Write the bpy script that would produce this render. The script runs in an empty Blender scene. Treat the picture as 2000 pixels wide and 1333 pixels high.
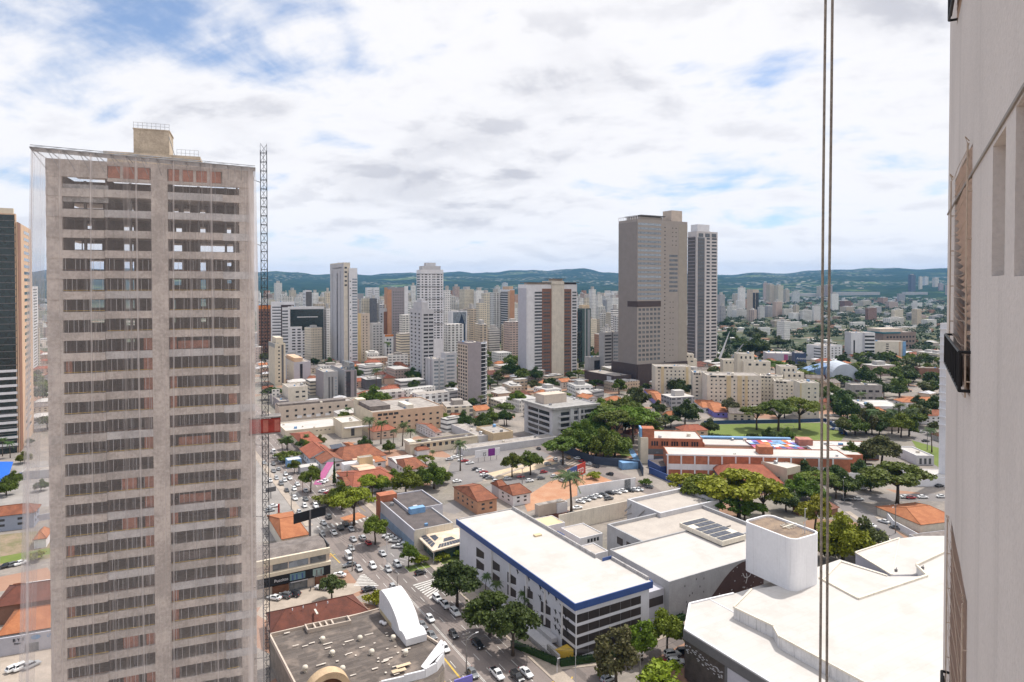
import bpy, math, random
import numpy as np
from mathutils import Vector, Matrix
SC = bpy.context.scene
COL = SC.collection
rd = math.radians
RNG = random.Random(11)

# ------------------------------------------------------------------ camera
CAM_H = 95.0
FPX = 1300.0                    # focal length in pixels of the 2000 px wide photograph
HORIZ = 556.0
PITCH = rd(1.0)
PPY = HORIZ + FPX * math.tan(PITCH)
cam = bpy.data.cameras.new('camera')
cam.sensor_width = 36.0
cam.lens = 36.0 * FPX / 2000.0
cam.shift_y = -(666.5 - PPY) / 2000.0
cam.clip_start = 0.1
cam.clip_end = 60000.0
camo = bpy.data.objects.new('camera', cam)
camo.location = (0, 0, CAM_H)
camo.rotation_euler = (rd(90) - PITCH, 0, 0)
COL.objects.link(camo)
SC.camera = camo

# ------------------------------------------------------------------ exposure, sky, sun
SUN_EL, SUN_AZ = rd(62), rd(52)         # azimuth measured from +Y (view axis) towards +X
EXPO = 0.48
SUN_W = 3.0
SKY_K = 0.125
HAZE_D = 3.7e-5
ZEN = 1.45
SC.view_settings.view_transform = 'Standard'
SC.view_settings.look = 'None'
SC.view_settings.gamma = 1.0
SC.view_settings.exposure = EXPO
SC.render.engine = 'CYCLES'
SC.cycles.max_bounces = 6
SC.cycles.diffuse_bounces = 3
SC.cycles.glossy_bounces = 3
SC.cycles.transparent_max_bounces = 16
SC.cycles.volume_bounces = 0
SC.cycles.sample_clamp_indirect = 6.0


class NT:
    """small helper round a node tree"""
    def __init__(self, nt):
        self.nt = nt
    def n(self, typ, ins=None, **kw):
        node = self.nt.nodes.new(typ)
        for k, v in kw.items():
            setattr(node, k, v)
        if ins:
            for k, v in ins.items():
                s = node.inputs[k]
                if isinstance(v, bpy.types.NodeSocket):
                    self.nt.links.new(v, s)
                else:
                    s.default_value = v
        return node
    def math(self, op, a, b=None, c=None, clamp=False):
        ins = {0: a}
        if b is not None: ins[1] = b
        if c is not None: ins[2] = c
        return self.n('ShaderNodeMath', ins, operation=op, use_clamp=clamp).outputs[0]
    def mix(self, fac, a, b, blend='MIX'):
        m = self.n('ShaderNodeMix', None, data_type='RGBA', blend_type=blend)
        for sock, v in ((m.inputs[0], fac), (m.inputs[6], a), (m.inputs[7], b)):
            if isinstance(v, bpy.types.NodeSocket): self.nt.links.new(v, sock)
            elif isinstance(v, (tuple, list)): sock.default_value = tuple(v) + (1,) * (4 - len(v))
            else: sock.default_value = v
        return m.outputs[2]
    def ramp(self, fac, p0, p1):
        return self.n('ShaderNodeMapRange', {0: fac, 1: p0, 2: p1, 3: 0.0, 4: 1.0}, clamp=True, interpolation_type='SMOOTHSTEP').outputs[0]
    def noise(self, vec, scale, detail=4, rough=0.55, dist=0.0):
        return self.n('ShaderNodeTexNoise', {'Vector': vec, 'Scale': scale, 'Detail': detail, 'Roughness': rough, 'Distortion': dist}).outputs[0]


W = bpy.data.worlds.new('World')
SC.world = W
W.use_nodes = True
W.node_tree.nodes.clear()
T = NT(W.node_tree)
sky = T.n('ShaderNodeTexSky', None, sky_type='NISHITA', sun_disc=False, sun_elevation=SUN_EL, sun_rotation=SUN_AZ,
          air_density=1.0, dust_density=0.6, ozone_density=1.5, altitude=800.0)
tc = T.n('ShaderNodeTexCoord')
d = tc.outputs['Generated']
sep = T.n('ShaderNodeSeparateXYZ', {0: d})
zz = T.math('MAXIMUM', T.math('ADD', sep.outputs[2], 0.24), 0.05)
u = T.math('DIVIDE', sep.outputs[0], zz)
v = T.math('DIVIDE', sep.outputs[1], zz)
pv = T.n('ShaderNodeCombineXYZ', {0: u, 1: v, 2: 0.0}).outputs[0]
pv = T.n('ShaderNodeMapping', {'Vector': pv, 'Location': (3.0, 1.5, 0.0), 'Rotation': (0, 0, rd(25)), 'Scale': (1.0, 1.0, 1.0)}).outputs[0]
big = T.noise(pv, 0.9, 3, 0.5, 0.3)
puff = T.noise(pv, 2.6, 10, 0.57, 0.25)
fine = T.noise(pv, 7.5, 8, 0.62, 0.25)
strat = T.n('ShaderNodeMapping', {'Vector': pv, 'Rotation': (0, 0, rd(-32)), 'Scale': (0.5, 2.0, 1.0)}).outputs[0]
wisp = T.noise(strat, 2.6, 8, 0.62, 0.6)
# more cloud low down and to the right, more blue to the upper left
left = T.ramp(T.math('MULTIPLY', sep.outputs[0], -1.0), -0.10, 0.55)
leftup = T.math('MULTIPLY', left, T.math('MULTIPLY', T.ramp(sep.outputs[2], 0.10, 0.34), 0.16))
dens = T.math('ADD', T.math('MULTIPLY', puff, 0.60), T.math('MULTIPLY', big, 0.40))
dens = T.math('SUBTRACT', T.math('ADD', dens, T.math('MULTIPLY', T.math('SUBTRACT', wisp, 0.5), 0.20)), leftup)
mask = T.ramp(dens, 0.295, 0.455)
lowfade = T.math('SUBTRACT', 1.0, T.ramp(sep.outputs[2], 0.0, 0.12))
mask = T.math('MAXIMUM', mask, T.math('MULTIPLY', lowfade, 0.88))
# grey bellies: lit tops and shaded undersides of the heaps, flatter and closer together near the horizon
pv2 = T.n('ShaderNodeMapping', {'Vector': pv, 'Location': (0.05, -0.10, 0.0)}).outputs[0]
puff2 = T.noise(pv2, 2.6, 10, 0.57, 0.25)
relief = T.ramp(T.math('ADD', T.math('SUBTRACT', puff, puff2), T.math('MULTIPLY', T.math('SUBTRACT', fine, 0.5), 0.22)), -0.02, 0.13)
patch = T.ramp(T.math('ADD', T.noise(pv, 0.85, 7, 0.55, 0.3), T.math('MULTIPLY', T.ramp(sep.outputs[0], 0.12, 0.45), T.math('MULTIPLY', T.ramp(sep.outputs[2], 0.14, 0.28), 0.09))), 0.46, 0.66)
shade = T.math('MULTIPLY', T.math('MULTIPLY_ADD', relief, 0.42, T.math('MULTIPLY', patch, 0.52)), T.ramp(dens, 0.44, 0.58), None, True)
cl_hi = (5.95, 5.87, 5.95)
cl_lo = (3.65, 3.65, 3.95)
cloud = T.mix(shade, cl_hi, cl_lo)
# towards the zenith, out of the frame, cloud brightened to lift ambient light
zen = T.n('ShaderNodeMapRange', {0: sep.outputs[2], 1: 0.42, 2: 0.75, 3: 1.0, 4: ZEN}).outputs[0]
cloud = T.mix(T.math('MULTIPLY', T.math('SUBTRACT', 1.0, T.ramp(sep.outputs[2], 0.0, 0.16)), 0.55), cloud, (6.1, 6.15, 6.4))
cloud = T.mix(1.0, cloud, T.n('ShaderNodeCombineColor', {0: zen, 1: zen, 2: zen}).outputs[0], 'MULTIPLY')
skyc = T.mix(1.0, sky.outputs[0], (0.56, 0.70, 0.84), 'MULTIPLY')
skyc = T.mix(0.16, skyc, (5.6, 5.9, 6.3))
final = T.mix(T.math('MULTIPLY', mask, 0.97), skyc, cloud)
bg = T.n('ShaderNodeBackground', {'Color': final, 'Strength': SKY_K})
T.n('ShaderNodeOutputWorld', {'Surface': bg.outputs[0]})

sun = bpy.data.lights.new('sun', 'SUN')
sun.energy = SUN_W
sun.angle = rd(1.2)
sun.color = (1.0, 0.955, 0.89)
suno = bpy.data.objects.new('sun', sun)
sd = Vector((math.sin(SUN_AZ) * math.cos(SUN_EL), math.cos(SUN_AZ) * math.cos(SUN_EL), math.sin(SUN_EL)))
suno.rotation_euler = sd.to_track_quat('Z', 'Y').to_euler()
suno.location = (0, 0, 300)
COL.objects.link(suno)

# ------------------------------------------------------------------ picture <-> place
_c, _s = math.cos(PITCH), math.sin(PITCH)
def ray(px, py):
    a = (px - 1000.0) / FPX; b = -(py - PPY) / FPX
    return Vector((a, _c + b * _s, -_s + b * _c))
def at(px, py, z=0.0):
    """point of the horizontal plane z that lies behind a pixel of the photograph"""
    r = ray(px, py); t = (z - CAM_H) / r.z
    return Vector((r.x * t, r.y * t, z))
def proj(P):
    x, y, z = P[0], P[1], P[2] - CAM_H
    fw = y * _c - z * _s; up = y * _s + z * _c
    return (1000 + FPX * x / fw, PPY - FPX * up / fw)
def dirv(deg):
    return Vector((math.sin(rd(deg)), math.cos(rd(deg)), 0))
GU, GV = dirv(-30), dirv(60)     # street grid: along the avenue, across it

# ------------------------------------------------------------------ materials
MATS = {}
def mat(name, col, rough=0.85, var=0.18, scale=0.6, streak=0.0, bump=0.0, metal=0.0, spec=0.3, col2=None, objcol=False, fine=None):
    """painted / mineral surface: base colour with two sizes of blotches and, if asked, vertical rain streaks"""
    if name in MATS: return MATS[name]
    m = bpy.data.materials.new(name); m.use_nodes = True
    nt = m.node_tree; t = NT(nt)
    b = nt.nodes['Principled BSDF']
    oc = t.n('ShaderNodeTexCoord').outputs['Object']
    n1 = t.noise(oc, scale, 5, 0.6)
    n2 = t.noise(oc, fine or scale * 9.0, 3, 0.6)
    f = t.math('ADD', t.math('MULTIPLY', n1, 0.6), t.math('MULTIPLY', n2, 0.4))
    if objcol:
        base = t.n('ShaderNodeObjectInfo').outputs['Color']
    else:
        base = t.n('ShaderNodeRGB').outputs[0]; base.default_value = tuple(col) + (1,)
    lo = col2 if col2 else None
    k = t.ramp(f, 0.36, 0.64)
    if lo is not None:
        c = t.mix(k, lo, base)
    else:
        g = t.n('ShaderNodeMapRange', {0: k, 1: 0.0, 2: 1.0, 3: 1.0 - var, 4: 1.0 + var * 0.5}).outputs[0]
        cc = t.n('ShaderNodeCombineColor', {0: g, 1: g, 2: g}).outputs[0]
        c = t.mix(1.0, base, cc, 'MULTIPLY')
    if streak:
        sv = t.n('ShaderNodeMapping', {'Vector': oc, 'Scale': (1.3, 1.3, 0.05)}).outputs[0]
        sn = t.ramp(t.noise(sv, 1.6, 6, 0.7), 0.50, 0.75)
        c = t.mix(t.math('MULTIPLY', sn, streak), c, (0.12, 0.105, 0.09))
    nt.links.new(c, b.inputs['Base Color'])
    b.inputs['Roughness'].default_value = rough
    b.inputs['Metallic'].default_value = metal
    b.inputs['Specular IOR Level'].default_value = spec
    if bump:
        bp = t.n('ShaderNodeBump', {'Height': n2, 'Strength': bump, 'Distance': 0.05})
        nt.links.new(bp.outputs[0], b.inputs['Normal'])
    MATS[name] = m
    return m

def glass(name, col, rough=0.12, spec=0.6, var=0.6):
    """window glass with dark rooms behind it: glossy, the tone differing from pane to pane"""
    if name in MATS: return MATS[name]
    m = bpy.data.materials.new(name); m.use_nodes = True
    nt = m.node_tree; t = NT(nt); b = nt.nodes['Principled BSDF']
    r = t.n('ShaderNodeObjectInfo').outputs['Random']
    oc = t.n('ShaderNodeTexCoord').outputs['Object']
    cell = t.n('ShaderNodeTexVoronoi', {'Vector': oc, 'Scale': 0.7}, feature='F1').outputs['Color']
    cs = t.n('ShaderNodeSeparateColor', {0: cell}).outputs[0]
    k = t.math('MULTIPLY_ADD', t.math('ADD', r, cs), var, 1.0 - var)
    cc = t.n('ShaderNodeCombineColor', {0: k, 1: k, 2: k}).outputs[0]
    nt.links.new(t.mix(1.0, tuple(col), cc, 'MULTIPLY'), b.inputs['Base Color'])
    b.inputs['Roughness'].default_value = rough
    b.inputs['Specular IOR Level'].default_value = spec
    MATS[name] = m
    return m

def tiles(name, c1, c2, pitch=0.28):
    """clay roof tiles: rows that follow the roof's own uv, weathered in blotches"""
    if name in MATS: return MATS[name]
    m = bpy.data.materials.new(name); m.use_nodes = True
    nt = m.node_tree; t = NT(nt); b = nt.nodes['Principled BSDF']
    uv = t.n('ShaderNodeTexCoord').outputs['UV']
    oc = t.n('ShaderNodeTexCoord').outputs['Object']
    wv = t.n('ShaderNodeTexWave', {'Vector': uv, 'Scale': 0.314 / pitch, 'Distortion': 0.4, 'Detail': 1.0}, wave_type='BANDS', bands_direction='X').outputs[1]
    bk = t.n('ShaderNodeTexBrick', {'Vector': uv, 'Scale': 1.0, 'Brick Width': pitch, 'Row Height': 0.42, 'Mortar Size': 0.02,
                                    'Color1': (0, 0, 0, 1), 'Color2': (1, 1, 1, 1), 'Mortar': (0.2, 0.2, 0.2, 1)})
    bs = t.n('ShaderNodeSeparateColor', {0: bk.outputs[0]}).outputs[0]
    n1 = t.noise(oc, 0.35, 6, 0.65)
    n2 = t.noise(oc, 3.0, 4, 0.6)
    k = t.math('ADD', t.math('MULTIPLY', t.ramp(n1, 0.35, 0.65), 0.55), t.math('MULTIPLY', t.math('ADD', bs, n2), 0.25))
    c = t.mix(k, c1, c2)
    w3 = t.n('ShaderNodeMapRange', {0: wv, 1: 0.0, 2: 1.0, 3: 0.78, 4: 1.08}).outputs[0]
    c = t.mix(1.0, c, t.n('ShaderNodeCombineColor', {0: w3, 1: w3, 2: w3}).outputs[0], 'MULTIPLY')
    mould = t.ramp(t.noise(oc, 0.9, 7, 0.7), 0.56, 0.74)
    c = t.mix(t.math('MULTIPLY', mould, 0.45), c, (0.10, 0.06, 0.05))
    nt.links.new(c, b.inputs['Base Color'])
    b.inputs['Roughness'].default_value = 0.9
    bp = t.n('ShaderNodeBump', {'Height': wv, 'Strength': 0.6, 'Distance': 0.06})
    nt.links.new(bp.outputs[0], b.inputs['Normal'])
    MATS[name] = m
    return m

def facade(name, fh=3.0, pw=3.2, win=(0.25, 0.75), hgt=(0.30, 0.72), wcol=(0.05, 0.055, 0.065), slab=0.0):
    """far facade: rows of windows in the wall's own metric uv; the wall colour is the object's colour"""
    if name in MATS: return MATS[name]
    m = bpy.data.materials.new(name); m.use_nodes = True
    nt = m.node_tree; t = NT(nt); b = nt.nodes['Principled BSDF']
    uv = t.n('ShaderNodeTexCoord').outputs['UV']
    s = t.n('ShaderNodeSeparateXYZ', {0: uv})
    fu = t.math('FRACT', t.math('DIVIDE', s.outputs[0], pw))
    fv = t.math('FRACT', t.math('DIVIDE', s.outputs[1], fh))
    def inside(x, lo, hi):
        return t.math('MULTIPLY', t.math('GREATER_THAN', x, lo), t.math('LESS_THAN', x, hi))
    w = t.math('MULTIPLY', inside(fu, *win), inside(fv, *hgt))
    oc = t.n('ShaderNodeTexCoord').outputs['Object']
    base = t.n('ShaderNodeObjectInfo').outputs['Color']
    n1 = t.noise(oc, 0.15, 5, 0.6)
    g = t.n('ShaderNodeMapRange', {0: n1, 1: 0.3, 2: 0.7, 3: 0.86, 4: 1.05}).outputs[0]
    base = t.mix(1.0, base, t.n('ShaderNodeCombineColor', {0: g, 1: g, 2: g}).outputs[0], 'MULTIPLY')
    if slab:
        base = t.mix(t.math('GREATER_THAN', fv, 1 - slab), base, (0.55, 0.54, 0.52))
    cell = t.n('ShaderNodeTexWhiteNoise', {'Vector': t.n('ShaderNodeCombineXYZ', {0: t.math('FLOOR', t.math('DIVIDE', s.outputs[0], pw)), 1: t.math('FLOOR', t.math('DIVIDE', s.outputs[1], fh))}).outputs[0]}, noise_dimensions='3D').outputs[0]
    wc = t.mix(t.math('MULTIPLY', cell, 0.55), wcol, (0.32, 0.31, 0.30))
    nt.links.new(t.mix(w, base, wc), b.inputs['Base Color'])
    b.inputs['Roughness'].default_value = 0.6
    b.inputs['Specular IOR Level'].default_value = 0.3
    MATS[name] = m
    return m

# ------------------------------------------------------------------ meshes
OFF = {}                        # world offset of every thing, kept by its parts
class MB:
    def __init__(self):
        self.v = []; self.f = []; self.mi = []; self.uv = {}
    def quad(self, pts, m=0, uv=None):
        i = len(self.v); self.v += [tuple(p) for p in pts]
        self.f.append(tuple(range(i, i + len(pts)))); self.mi.append(m)
        if uv: self.uv[len(self.f) - 1] = uv
        return self
    def box(self, o, a, b, c, m=0, mtop=None, uvs=False):
        """parallelepiped from corner o along a, b, c (c up)"""
        o, a, b, c = Vector(o), Vector(a), Vector(b), Vector(c)
        p = [o, o + a, o + a + b, o + b]; q = [x + c for x in p]
        la, lb, lc = a.length, b.length, c.length
        self.quad(p[::-1], m); self.quad(q, m if mtop is None else mtop)
        for i in range(4):
            j = (i + 1) % 4
            L = (la, lb, la, lb)[i]
            self.quad([p[i], p[j], q[j], q[i]], m, [(0, 0), (L, 0), (L, lc), (0, lc)] if uvs else None)
        return self
    def cbox(self, c, sx, sy, sz, ang=0.0, m=0):
        """box centred on c in plan, standing on c.z; ang turns its x axis"""
        ca, sa = math.cos(ang), math.sin(ang)
        ex, ey = Vector((ca, sa, 0)), Vector((-sa, ca, 0))
        return self.box(Vector(c) - ex * sx / 2 - ey * sy / 2, ex * sx, ey * sy, Vector((0, 0, sz)), m)
    def prism(self, poly, z0, z1, m=0, mtop=None, uvs=False):
        p = [Vector((a[0], a[1], z0)) for a in poly]; q = [Vector((a[0], a[1], z1)) for a in poly]
        n = len(p)
        self.quad(q, m if mtop is None else mtop); self.quad(p[::-1], m)
        L = 0.0
        for i in range(n):
            j = (i + 1) % n; l = (p[j] - p[i]).length
            self.quad([p[i], p[j], q[j], q[i]], m, [(L, 0), (L + l, 0), (L + l, z1 - z0), (L, z1 - z0)] if uvs else None)
            L += l
        return self
    def tube(self, pts, r, n=8, m=0, cap=True):
        """tapered tube through points; r is a number or one per point"""
        pts = [Vector(p) for p in pts]
        rs = r if isinstance(r, (list, tuple)) else [r] * len(pts)
        i0 = len(self.v)
        for k, p in enumerate(pts):
            dd = (pts[min(k + 1, len(pts) - 1)] - pts[max(k - 1, 0)]).normalized()
            ax = dd.cross(Vector((0, 0, 1)) if abs(dd.z) < 0.9 else Vector((1, 0, 0))).normalized()
            ay = dd.cross(ax)
            for j in range(n):
                a = 2 * math.pi * j / n
                self.v.append(tuple(p + (ax * math.cos(a) + ay * math.sin(a)) * rs[k]))
        for k in range(len(pts) - 1):
            for j in range(n):
                a = i0 + k * n + j; b = i0 + k * n + (j + 1) % n
                self.f.append((a, b, b + n, a + n)); self.mi.append(m)
        if cap:
            self.f.append(tuple(range(i0, i0 + n))[::-1]); self.mi.append(m)
            e = i0 + (len(pts) - 1) * n
            self.f.append(tuple(range(e, e + n))); self.mi.append(m)
        return self
    def lathe(self, c, prof, n=16, m=0):
        i0 = len(self.v); c = Vector(c)
        for r, z in prof:
            for j in range(n):
                a = 2 * math.pi * j / n
                self.v.append((c.x + r * math.cos(a), c.y + r * math.sin(a), c.z + z))
        for k in range(len(prof) - 1):
            for j in range(n):
                a = i0 + k * n + j; b = i0 + k * n + (j + 1) % n
                self.f.append((a, b, b + n, a + n)); self.mi.append(m)
        return self
    def mesh(self, name, mats, off=(0, 0, 0), smooth=False):
        me = bpy.data.meshes.new(name)
        ox, oy, oz = off
        me.from_pydata([(x - ox, y - oy, z - oz) for x, y, z in self.v], [], self.f)
        for mm in (mats if isinstance(mats, (list, tuple)) else [mats]): me.materials.append(mm)
        if any(self.mi): me.polygons.foreach_set('material_index', self.mi)
        if self.uv:
            ul = me.uv_layers.new(name='uv')
            for fi, uvs in self.uv.items():
                ls = me.polygons[fi].loop_start
                for k, q in enumerate(uvs): ul.data[ls + k].uv = q
        if smooth: me.polygons.foreach_set('use_smooth', [True] * len(me.polygons))
        return me
    def build(self, name, mats, parent=None, smooth=False):
        off = OFF[parent.name] if parent else (0, 0, 0)
        o = bpy.data.objects.new(name, self.mesh(name, mats, off, smooth))
        COL.objects.link(o)
        if parent:
            o.parent = parent; OFF[o.name] = off
        return o

def tag(o, label=None, cat=None, group=None, kind=None):
    if label: o['label'] = label
    if cat: o['category'] = cat
    if group: o['group'] = group
    if kind: o['kind'] = kind
    return o
def thing(name, label, cat, loc=(0, 0, 0), group=None, rotz=0.0):
    o = bpy.data.objects.new(name, None); COL.objects.link(o)
    o.empty_display_size = 0.5
    o.location = loc; o.rotation_euler = (0, 0, rotz)
    OFF[o.name] = tuple(loc) if rotz == 0 else (0, 0, 0)
    return tag(o, label, cat, group)
def inst(me, name, parent, loc=(0, 0, 0), color=None):
    o = bpy.data.objects.new(name, me); COL.objects.link(o)
    o.parent = parent; o.location = loc
    OFF[o.name] = OFF.get(parent.name, (0, 0, 0))
    if color: o.color = tuple(color) + (1,)
    return o
def copy_tree(src, loc, rotz, sc=1.0, color=None, colored=()):
    """copy of a thing with copies of its parts; mesh data is shared"""
    r = src.copy(); COL.objects.link(r)
    r.location = loc; r.rotation_euler = (0, 0, rotz)
    r.scale = (sc, sc, sc) if isinstance(sc, (int, float)) else sc
    for ch in src.children:
        c = ch.copy(); COL.objects.link(c); c.parent = r
        if color and ch.name.split('.')[0] in colored: c.color = tuple(color) + (1,)
        for g in ch.children:
            e = g.copy(); COL.objects.link(e); e.parent = c
    return r
AUTO = []                       # (object, description) that get their place in words at the end
def auto(o, desc, cat, group):
    tag(o, desc, cat, group); AUTO.append((o, desc)); return o
FOOT = []                       # footprints (x, y, radius) already built on

# ------------------------------------------------------------------ a house block seen at its near corner
class Fr:
    """frame of a box: near bottom corner O, eL along its left visible face, eR along its right one"""
    def __init__(s, O, a, LL, LR, h, z0=0.0):
        s.O = Vector((O[0], O[1], z0)); s.eR = dirv(a); s.eL = dirv(a - 90); s.LL, s.LR, s.h, s.z0 = LL, LR, h, z0
    def P(s, face, t, z, out=0.0):
        if face == 'R': return s.O + s.eR * t - s.eL * out + Vector((0, 0, z))
        if face == 'L': return s.O + s.eL * t - s.eR * out + Vector((0, 0, z))
    def len(s, face): return s.LR if face == 'R' else s.LL
    def corners(s): return [s.O, s.O + s.eR * s.LR, s.O + s.eR * s.LR + s.eL * s.LL, s.O + s.eL * s.LL]
    def sub(s, l0, l1, r0, r1, z0, z1):
        """box inside the frame in metres along eL, eR"""
        f = Fr(s.O + s.eL * l0 + s.eR * r0, 0, l1 - l0, r1 - r0, z1 - z0, z0)
        f.eR, f.eL = s.eR, s.eL; return f
def along(O, e, px):
    """length from O along e until the picture column px is reached"""
    k = (px - 1000.0) / FPX * 1.0
    den = e.x - k * e.y
    return (k * O.y - O.x) / den if abs(den) > 1e-6 else 10.0
def frame(xn, yt, yb, xl, xr, a=60.0, LL=None, LR=None, zb=0.0):
    O = at(xn, yb, zb)
    r = ray(xn, yt); h = CAM_H + r.z * (O.y / r.y) - zb
    eR, eL = dirv(a), dirv(a - 90)
    lr = LR if LR else max(2.0, along(O, eR, xr)); ll = LL if LL else max(2.0, along(O, eL, xl))
    fr = Fr(O, a, ll, lr, h, zb)
    cc = O + eR * lr / 2 + eL * ll / 2
    FOOT.append((cc.x, cc.y, math.hypot(lr, ll) / 2))
    return fr
def fbox(mb, fr, face, t0, t1, z0, z1, d0, d1, m=0):
    a = fr.P(face, t0, z0, d0); b = fr.P(face, t1, z0, d0); c = fr.P(face, t0, z0, d1)
    return mb.box(a, b - a, c - a, Vector((0, 0, z1 - z0)), m)
def body(mb, fr, m=0, mtop=1, par=0.6, pw=0.3, uvs=False):
    """solid block with a flat roof behind a parapet"""
    z = fr.z0; h = fr.h; eL, eR, O = fr.eL, fr.eR, fr.O
    mb.box(O, eR * fr.LR, eL * fr.LL, Vector((0, 0, h - par)), m, mtop, uvs)
    if par > 0.02:
        t = Vector((0, 0, h - par)); up = Vector((0, 0, par))
        mb.box(O + t, eR * fr.LR, eL * pw, up, m); mb.box(O + t + eL * (fr.LL - pw), eR * fr.LR, eL * pw, up, m)
        mb.box(O + t + eL * pw, eR * pw, eL * (fr.LL - 2 * pw), up, m); mb.box(O + t + eL * pw + eR * (fr.LR - pw), eR * pw, eL * (fr.LL - 2 * pw), up, m)
    return mb
_wm = {}
def windows(root, fr, face, cols, rows, t0, t1, z0, z1, wf=0.5, hf=0.5, m=None, name='window', out=0.05, skip=None, frame_m=None):
    """grid of windows on one face, each a part of its own (past a hundred: the rest in one part)"""
    L = fr.len(face)
    t0, t1 = t0 * L, t1 * L
    if z1 <= 1.0001 and z0 <= 1.0: z0, z1 = z0 * fr.h, z1 * fr.h
    dw, dh = (t1 - t0) / cols, (z1 - z0) / rows
    w, h = dw * wf, dh * hf
    key = (round(fr.eR.x, 3), face, round(w, 2), round(h, 2), m.name, round(out, 2), frame_m.name if frame_m else '')
    if key not in _wm:
        b = MB(); n = -fr.eL if face == 'R' else -fr.eR; e = fr.eR if face == 'R' else fr.eL
        o = -e * w / 2 - n * 0.06 - Vector((0, 0, h / 2))
        b.box(o, e * w, n * (0.06 + out), Vector((0, 0, h)), 0)
        if frame_m:
            s = 0.09
            o2 = -e * (w / 2 + s) - n * 0.06 - Vector((0, 0, h / 2 + s))
            b.box(o2, e * (w + 2 * s), n * (0.12 + out), Vector((0, 0, s)), 1)
            b.box(-e * s * 0.4 - n * 0.05 - Vector((0, 0, h / 2)), e * s * 0.8, n * (0.09 + out), Vector((0, 0, h)), 1)
        _wm[key] = b.mesh(name, [m] + ([frame_m] if frame_m else []))
    me = _wm[key]
    base = Vector(OFF[root.name]); cnt = root.get('_nw', 0); extra = None
    for j in range(rows):
        for i in range(cols):
            if skip and skip(i, j): continue
            c = fr.P(face, t0 + (i + 0.5) * dw, z0 + (j + 0.5) * dh)
            if cnt < 100:
                inst(me, name, root, c - base); cnt += 1
            else:
                if extra is None: extra = MB()
                fbox(extra, fr, face, t0 + (i + .5) * dw - w / 2, t0 + (i + .5) * dw + w / 2, z0 + (j + .5) * dh - h / 2, z0 + (j + .5) * dh + h / 2, -0.06, out)
    root['_nw'] = cnt
    if extra:
        tag(extra.build(name, m, root), kind='stuff')
def bands(root, fr, face, rows, t0, t1, z0, z1, hf=0.45, m=None, name='window_band', out=0.06):
    windows(root, fr, face, 1, rows, t0, t1, z0, z1, 1.0, hf, m, name, out)
def panel(root, fr, face, t0, t1, z0, z1, m, name='wall_panel', d0=-0.1, d1=0.12):
    L = fr.len(face); b = MB()
    fbox(b, fr, face, t0 * L, t1 * L, z0 * fr.h, z1 * fr.h, d0, d1)
    return b.build(name, m, root)
# ------------------------------------------------------------------ palette
m_conc = mat('raw_concrete', (0.55, 0.485, 0.435), 0.9, 0.30, 0.25, 0.30, bump=0.2)
m_conc2 = mat('grey_concrete', (0.34, 0.325, 0.31), 0.9, 0.25, 0.3, 0.3, bump=0.2)
m_white = mat('white_paint', (0.72, 0.71, 0.72), 0.8, 0.10, 0.2, 0.18)
def roof_coat():
    """white roof membrane: welded seams every few metres, ponding stains, grey dust"""
    m = bpy.data.materials.new('white_roof_coat'); m.use_nodes = True
    nt = m.node_tree; t = NT(nt); bs = nt.nodes['Principled BSDF']
    p = t.n('ShaderNodeMapping', {'Vector': t.n('ShaderNodeNewGeometry').outputs['Position'], 'Rotation': (0, 0, rd(-30))}).outputs[0]
    br = t.n('ShaderNodeTexBrick', {'Vector': p, 'Scale': 1.0, 'Brick Width': 24.0, 'Row Height': 2.4, 'Mortar Size': .05, 'Mortar Smooth': .4, 'Color1': (.53, .50, .47, 1), 'Color2': (.505, .475, .445, 1), 'Mortar': (.455, .425, .395, 1)})
    st = t.ramp(t.noise(p, .11, 7, .65), .47, .66)
    c = t.mix(t.math('MULTIPLY', st, .55), br.outputs[0], (.435, .395, .355))
    sp = t.ramp(t.noise(p, .8, 5, .7), .60, .74)
    c = t.mix(t.math('MULTIPLY', sp, .35), c, (.36, .33, .30))
    nt.links.new(c, bs.inputs['Base Color']); bs.inputs['Roughness'].default_value = .8; bs.inputs['Specular IOR Level'].default_value = .2
    return m
m_whiteroof = roof_coat()
m_cream = mat('cream_paint', (0.66, 0.58, 0.45), 0.85, 0.10, 0.2, 0.15)
m_ivory = mat('ivory_paint', (0.68, 0.62, 0.52), 0.85, 0.12, 0.2, 0.34)
m_ochre = mat('ochre_paint', (0.62, 0.50, 0.31), 0.85, 0.10, 0.2, 0.15)
m_peach = mat('peach_paint', (0.60, 0.42, 0.29), 0.85, 0.10, 0.25, 0.15)
m_beige = mat('beige_paint', (0.56, 0.47, 0.39), 0.85, 0.12, 0.25, 0.2)
m_taupe = mat('taupe_panel', (0.335, 0.295, 0.262), 0.55, 0.07, 0.15)
m_brown = mat('brown_panel', (0.075, 0.055, 0.052), 0.6, 0.12, 0.3)
m_rust = mat('russet_panel', (0.24, 0.125, 0.085), 0.7, 0.12, 0.3)
m_grey = mat('grey_paint', (0.38, 0.375, 0.38), 0.8, 0.12, 0.25, 0.15)
m_lgrey = mat('light_grey_paint', (0.52, 0.51, 0.52), 0.8, 0.10, 0.25, 0.18)
m_dgrey = mat('dark_grey_paint', (0.14, 0.135, 0.135), 0.7, 0.15, 0.3)
m_mauve = mat('mauve_grey_panel', (0.31, 0.275, 0.285), 0.6, 0.08, 0.3)
m_lilac = mat('lilac_grey_panel', (0.47, 0.46, 0.50), 0.6, 0.08, 0.3)
m_black = mat('black_metal', (0.012, 0.012, 0.014), 0.5, 0.2, 1.0)
m_steel = mat('galvanised_steel', (0.35, 0.355, 0.37), 0.45, 0.25, 1.5, metal=0.6)
m_blue = mat('navy_blue_fascia', (0.045, 0.085, 0.24), 0.5, 0.10, 0.3)
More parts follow.
